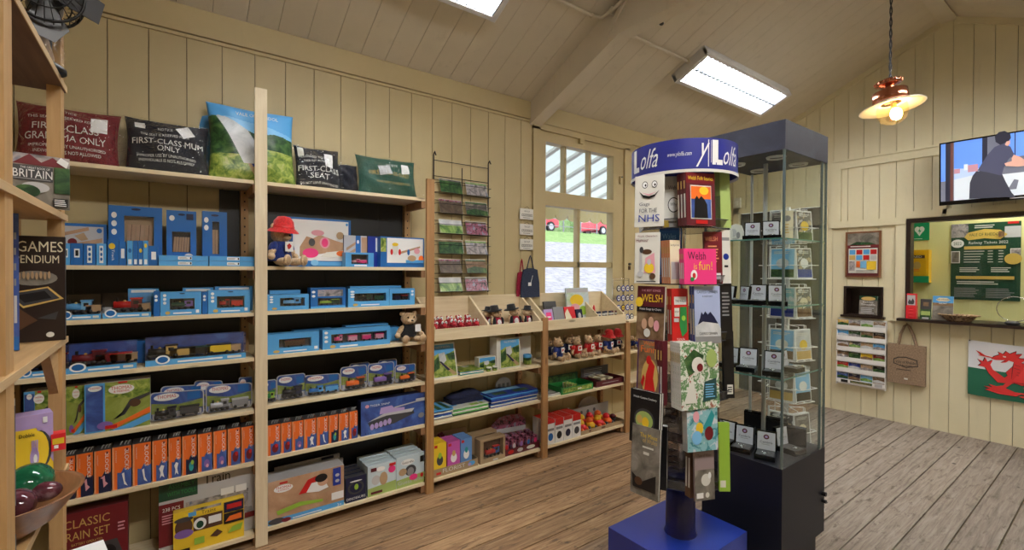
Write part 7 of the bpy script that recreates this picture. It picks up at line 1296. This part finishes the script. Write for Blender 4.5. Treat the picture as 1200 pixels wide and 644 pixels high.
def facing(name, label, cat, c, w_, h, d, rz, face, prints, tilt=-.1, side=None):
    m = MB(); m.box((-w_/2, 0, 0), (w_/2, d, h), side or face, front=face); m.front(w_, h, prints); return tag(m.obj(name, None, c, rz, tilt), label, cat)
# guide book, games compendium and others turned towards the aisle
vr = lambda px: math.atan2(cvec(1, 0, 0)[1], cvec(1, 0, 0)[0]) - math.atan((px-600)/FPX)
def aisle(name, label, cat, px0, px1, yt, yb, dep, d, face, prints, dr=0, z=None, side=None, tilt=-.08):
    pm = (px0+px1)/2; rz = vr(pm)+dr; c = at_depth(pm, yb, dep); t_ = at_depth(pm, yt, dep); fs = math.cos(dr); w_ = (px1-px0)/FPX*dep*math.cos(math.atan((pm-600)/FPX))/fs
    return facing(name, label, cat, (c[0], c[1], c[2] if z is None else z), w_, t_[2]-(c[2] if z is None else z), d, rz, face, prints, tilt, side)
aisle('magazine', 'grey guide book with the white word Britain, lying across the near upper shelf', 'book', 14, 83, 182, 242, 1.27, .012, 'stone', [('r', 0, .8, 1, 1, 'city'), ('p', [(.02, .8), (.3, 1), (.5, .86), (.7, .98), (.98, .8)], 'dkred'), ('r', 0, .5, .7, .78, 'dkgrey'), ('t', 'THE GREAT BOOK OF', .4, .74, .5, .04, 'white'), ('t', 'BRITAIN', .36, .63, .66, .15, 'white'), ('r', .02, .52, .66, .54, 'grey'), ('r', .72, .3, 1, .8, 'forest'), ('p', [(.76, .9), (.84, 1), (.98, .92), (.94, .8)], 'white'), ('e', .4, .38, .24, .1, 'ltgrey'), ('e', .26, .3, .22, .12, 'forest'), ('r', .7, .04, .96, .2, 'black'), ('l', .72, .05, .94, .19, 4, 'white')], .12, UZ[1]+.002, 'offwhite', -.0)
aisle('board_game', 'dark brown games compendium box with gold lettering on the near shelving', 'game', -6, 78, 276, 390, 1.3, .03, 'maroon_dk', [('t', 'GAMES', .64, .9, .66, .1, 'cream'), ('t', 'COMPENDIUM', .42, .78, .98, .1, 'cream'), ('e', .55, .6, .34, .07, 'stone'), ('p', [(.15, .46), (.75, .52), (.98, .4), (.4, .32)], 'gold'), ('p', [(.2, .455), (.74, .505), (.92, .405), (.4, .34)], 'dkgrey'), ('p', [(.3, .44), (.7, .48), (.8, .41), (.42, .37)], 'black'), ('p', [(.02, .3), (.3, .34), (.6, .2), (.3, .1), (.02, .14)], 'brown'), ('p', [(.6, .22), (.9, .28), (.86, .2)], 'dkgrey'), ('e', .78, .06, .06, .025, 'offwhite')]+[('e', .35+.06*k, .62+.01*(k % 2), .02, .035, 'tan') for k in range(8)], -.1, UZ[2]+.001, 'black', -.02)
aisle('book', 'tall blue book standing spine-out between the near post and the games box', 'book', 14.5, 23, 250, 424, 1.16, .1, 'night_blue', [('l', .3, .45, .7, .9, 4, 'grey'), ('r', .3, .2, .7, .4, 'ltgrey'), ('r', .1, 0, .9, .1, 'blue')], .0, 1.314+.033, 'navy', 0)
aisle('board_game', 'yellow and lilac boxed hand game behind the bowl on the near shelf', 'game', 18, 63, 486, 545, 1.27, .06, 'yellow', [('r', .0, .82, 1, 1, 'violet'), ('p', [(.55, .82), (1, .82), (1, .3), (.85, .45)], 'violet'), ('e', .62, .5, .34, .28, 'dkgrey'), ('e', .56, .5, .32, .28, 'yellow'), ('e', .5, .42, .12, .14, 'violet'), ('e', .52, .4, .05, .06, 'white'), ('t', 'Dobble', .3, .74, .4, .1, 'black'), ('t', 'DOBBLE', .6, .12, .4, .1, 'black'), ('r', .72, .88, .84, .96, 'white')]+[('r', .42+.045*k, .5, .45+.045*k, .66, 'violet') for k in range(4)], .1, UZ[3]+.001, 'violet', 0)
aisle('toy_bus', 'small red and yellow toy at the end of the near shelf', 'toy', 60, 77, 508, 524, 1.3, .04, 'rubber_red', [('r', .1, .4, .9, .75, 'yellow'), ('r', .2, .15, .5, .35, 'white')], 0, UZ[3]+.09, 'rubber_red', 0)
# bowl of polished stone eggs
c = at_depth(25, 597, 1.05); bz = UZ[3]+.001
bc = at_depth(30, 560, 1.1); o = thing('wooden_bowl', 'wooden bowl of polished stone eggs on the near shelf', 'bowl', (bc[0]+.06, UY-.06, bz)); o['label'] = 'shallow brown wooden bowl holding polished stone eggs on the near shelf'
m = MB(); br = .145; m.lathe([(.001, 0), (.06, 0), (.1, .025), (br, .085), (br+.004, .088), (br-.006, .086), (.1, .035), (.05, .012), (.001, .01)], 'bowl_wood', 32); m.obj('bowl', o)
B0 = Vector((bc[0]+.06, UY-.06, bz))
for nme, c_, cols in (('egg_green', (.005, .09, .04), [(.002, .03, .015), (.01, .12, .05), (.03, .2, .1)]), ('egg_red', (.1, .02, .03), [(.02, .008, .01), (.09, .02, .03), (.3, .2, .22)]), ('egg_grey', (.1, .1, .1), [(.01, .012, .012), (.05, .06, .055), (.4, .42, .4)])):
    picture(nme, cols, 14, .08)
for i, (x, y, z, r, mt, lb) in enumerate([(-.035, .05, .098, .045, 'egg_green', 'large glossy dark green stone egg on the front rim of the bowl'), (.055, .045, .085, .034, 'egg_red', 'dark red speckled stone egg at the front of the bowl'), (.02, -.01, .075, .042, 'egg_grey', 'black and white stone egg in the middle of the bowl'), (-.07, -.04, .095, .035, 'egg_grey', 'small black stone egg at the back of the bowl'), (.085, -.03, .08, .038, 'egg_grey', 'grey banded stone egg at the left of the bowl'), (.01, .08, .085, .024, 'egg_red', 'small brown-red stone egg low at the bowl front')]):
    m = MB(); m.ell((0, 0, 0), (r*1.35, r*.95, r*.9), mt, 20); tag(m.obj('stone_egg', None, tuple(B0+Vector((x, y, z))), .3*i), lb, 'stone egg', 'polished stone eggs in the bowl')
# grey metal box at the very edge of the frame
c = at_depth(0, 475, .98); e1 = at_depth(18, 475, .98)
m = MB(); m.box((0, 0, 0), (.3, .05, e1[2]-.0), 'grey_metal')
for k in range(40): m.box((.294, .0505, .1+k*.028), (.2965, .052, .112+k*.028), 'black')
m.box((.0, -.0, e1[2]), (.3, .05, e1[2]+.006), 'steel'); rz_ = vr(9)
g = m.obj('metal_cabinet', None, (e1[0], e1[1], 0), rz_); g.location = (e1[0]-.3*math.cos(rz_), e1[1]-.3*math.sin(rz_), 0); tag(g, 'scratched grey metal cabinet edge at the lower left corner', 'cabinet')
# pale comic book on the shelf below the bowl
m = MB(); m.box((-.08, -.1, 0), (.08, .1, .012), 'white'); m.prints((-.08, -.1, .0121), (1, 0, 0), (0, 1, 0), .16, .2, [('p', [(.05, .1), (.5, .4), (.95, .2), (.9, .3), (.5, .5), (.05, .2)], 'black'), ('p', [(.2, .6), (.6, .5), (.9, .9), (.8, .9), (.55, .6), (.25, .7)], 'black')])
tag(m.obj('comic_book', None, (on_y(40, 636, UY)[0], UY+.03, on_y(48, 640, UY)[2]-.045), .2), 'black and white covered book lying below the bowl shelf', 'book')
# top shelf: clear bag and small cage fan
m = MB(); m.lathe([(.001, 0), (.07, .0), (.075, .06), (.06, .14), (.03, .22), (.02, .26)], 'wrap', 18); m.lathe([(.001, .002), (.05, .004), (.052, .05), (.035, .13), (.01, .17)], 'jute', 14); m.tube([(0, 0, .24), (.01, 0, .3), (-.02, .02, .36)], [.03, .02, .035], 'wrap', 10)
tag(m.obj('wrapped_parcel', None, (-1.86, UY-.06, UZ[0]+.001)), 'brown parcel in crinkled clear plastic on top of the near shelving', 'parcel')
p = at_depth(52, -8, 1.27); o = thing('desk_fan', 'round black wire desk fan at the top left corner', 'fan', (p[0], p[1], UZ[0]+.001), vr(60))
fcz = p[2]-UZ[0]; m = MB(); R1 = .08
for yy, rr in ((-.05, R1*.7), (-.02, R1), (.03, R1), (.06, R1*.7)): m.tube([(rr*math.cos(2*PI*k/32), yy, fcz+rr*math.sin(2*PI*k/32)) for k in range(32)], .004 if rr == R1 else .002, 'black_wire', 6, True)
for k in range(28): a = 2*PI*k/28; m.tube([(.03*math.cos(a), -.06, fcz+.03*math.sin(a)), (R1*.7*math.cos(a), -.05, fcz+R1*.7*math.sin(a)), (R1*math.cos(a), -.02, fcz+R1*math.sin(a)), (R1*math.cos(a), .03, fcz+R1*math.sin(a)), (R1*.6*math.cos(a), .065, fcz+R1*.6*math.sin(a))], .0012, 'black_wire', 4)
m.obj('cage', o)
for k in range(4): 
    m = MB(); a = PI/2*k; m.prism([(.02, -.01), (.11, -.05), (.125, .02), (.08, .05), (.02, .012)], (0, 0, fcz), (math.cos(a), .0, math.sin(a)), (-math.sin(a), .3, math.cos(a)), (0, .003, 0), 'dkgrey'); m.obj('blade', o)
m = MB(); m.cyl((0, .03, fcz), .04, .07, 'dkgrey', 16, 'y'); m.cyl((0, -.06, fcz), .03, .01, 'dkgrey', 16, 'y'); m.obj('motor', o); m = MB(); m.cyl((0, .08, .01), .015, fcz-.04, 'black', 12); m.lathe([(.001, 0), (.045, 0), (.045, .012), (.03, .025), (.001, .026)], 'black', 20, (0, .05, 0)); m.obj('base', o)
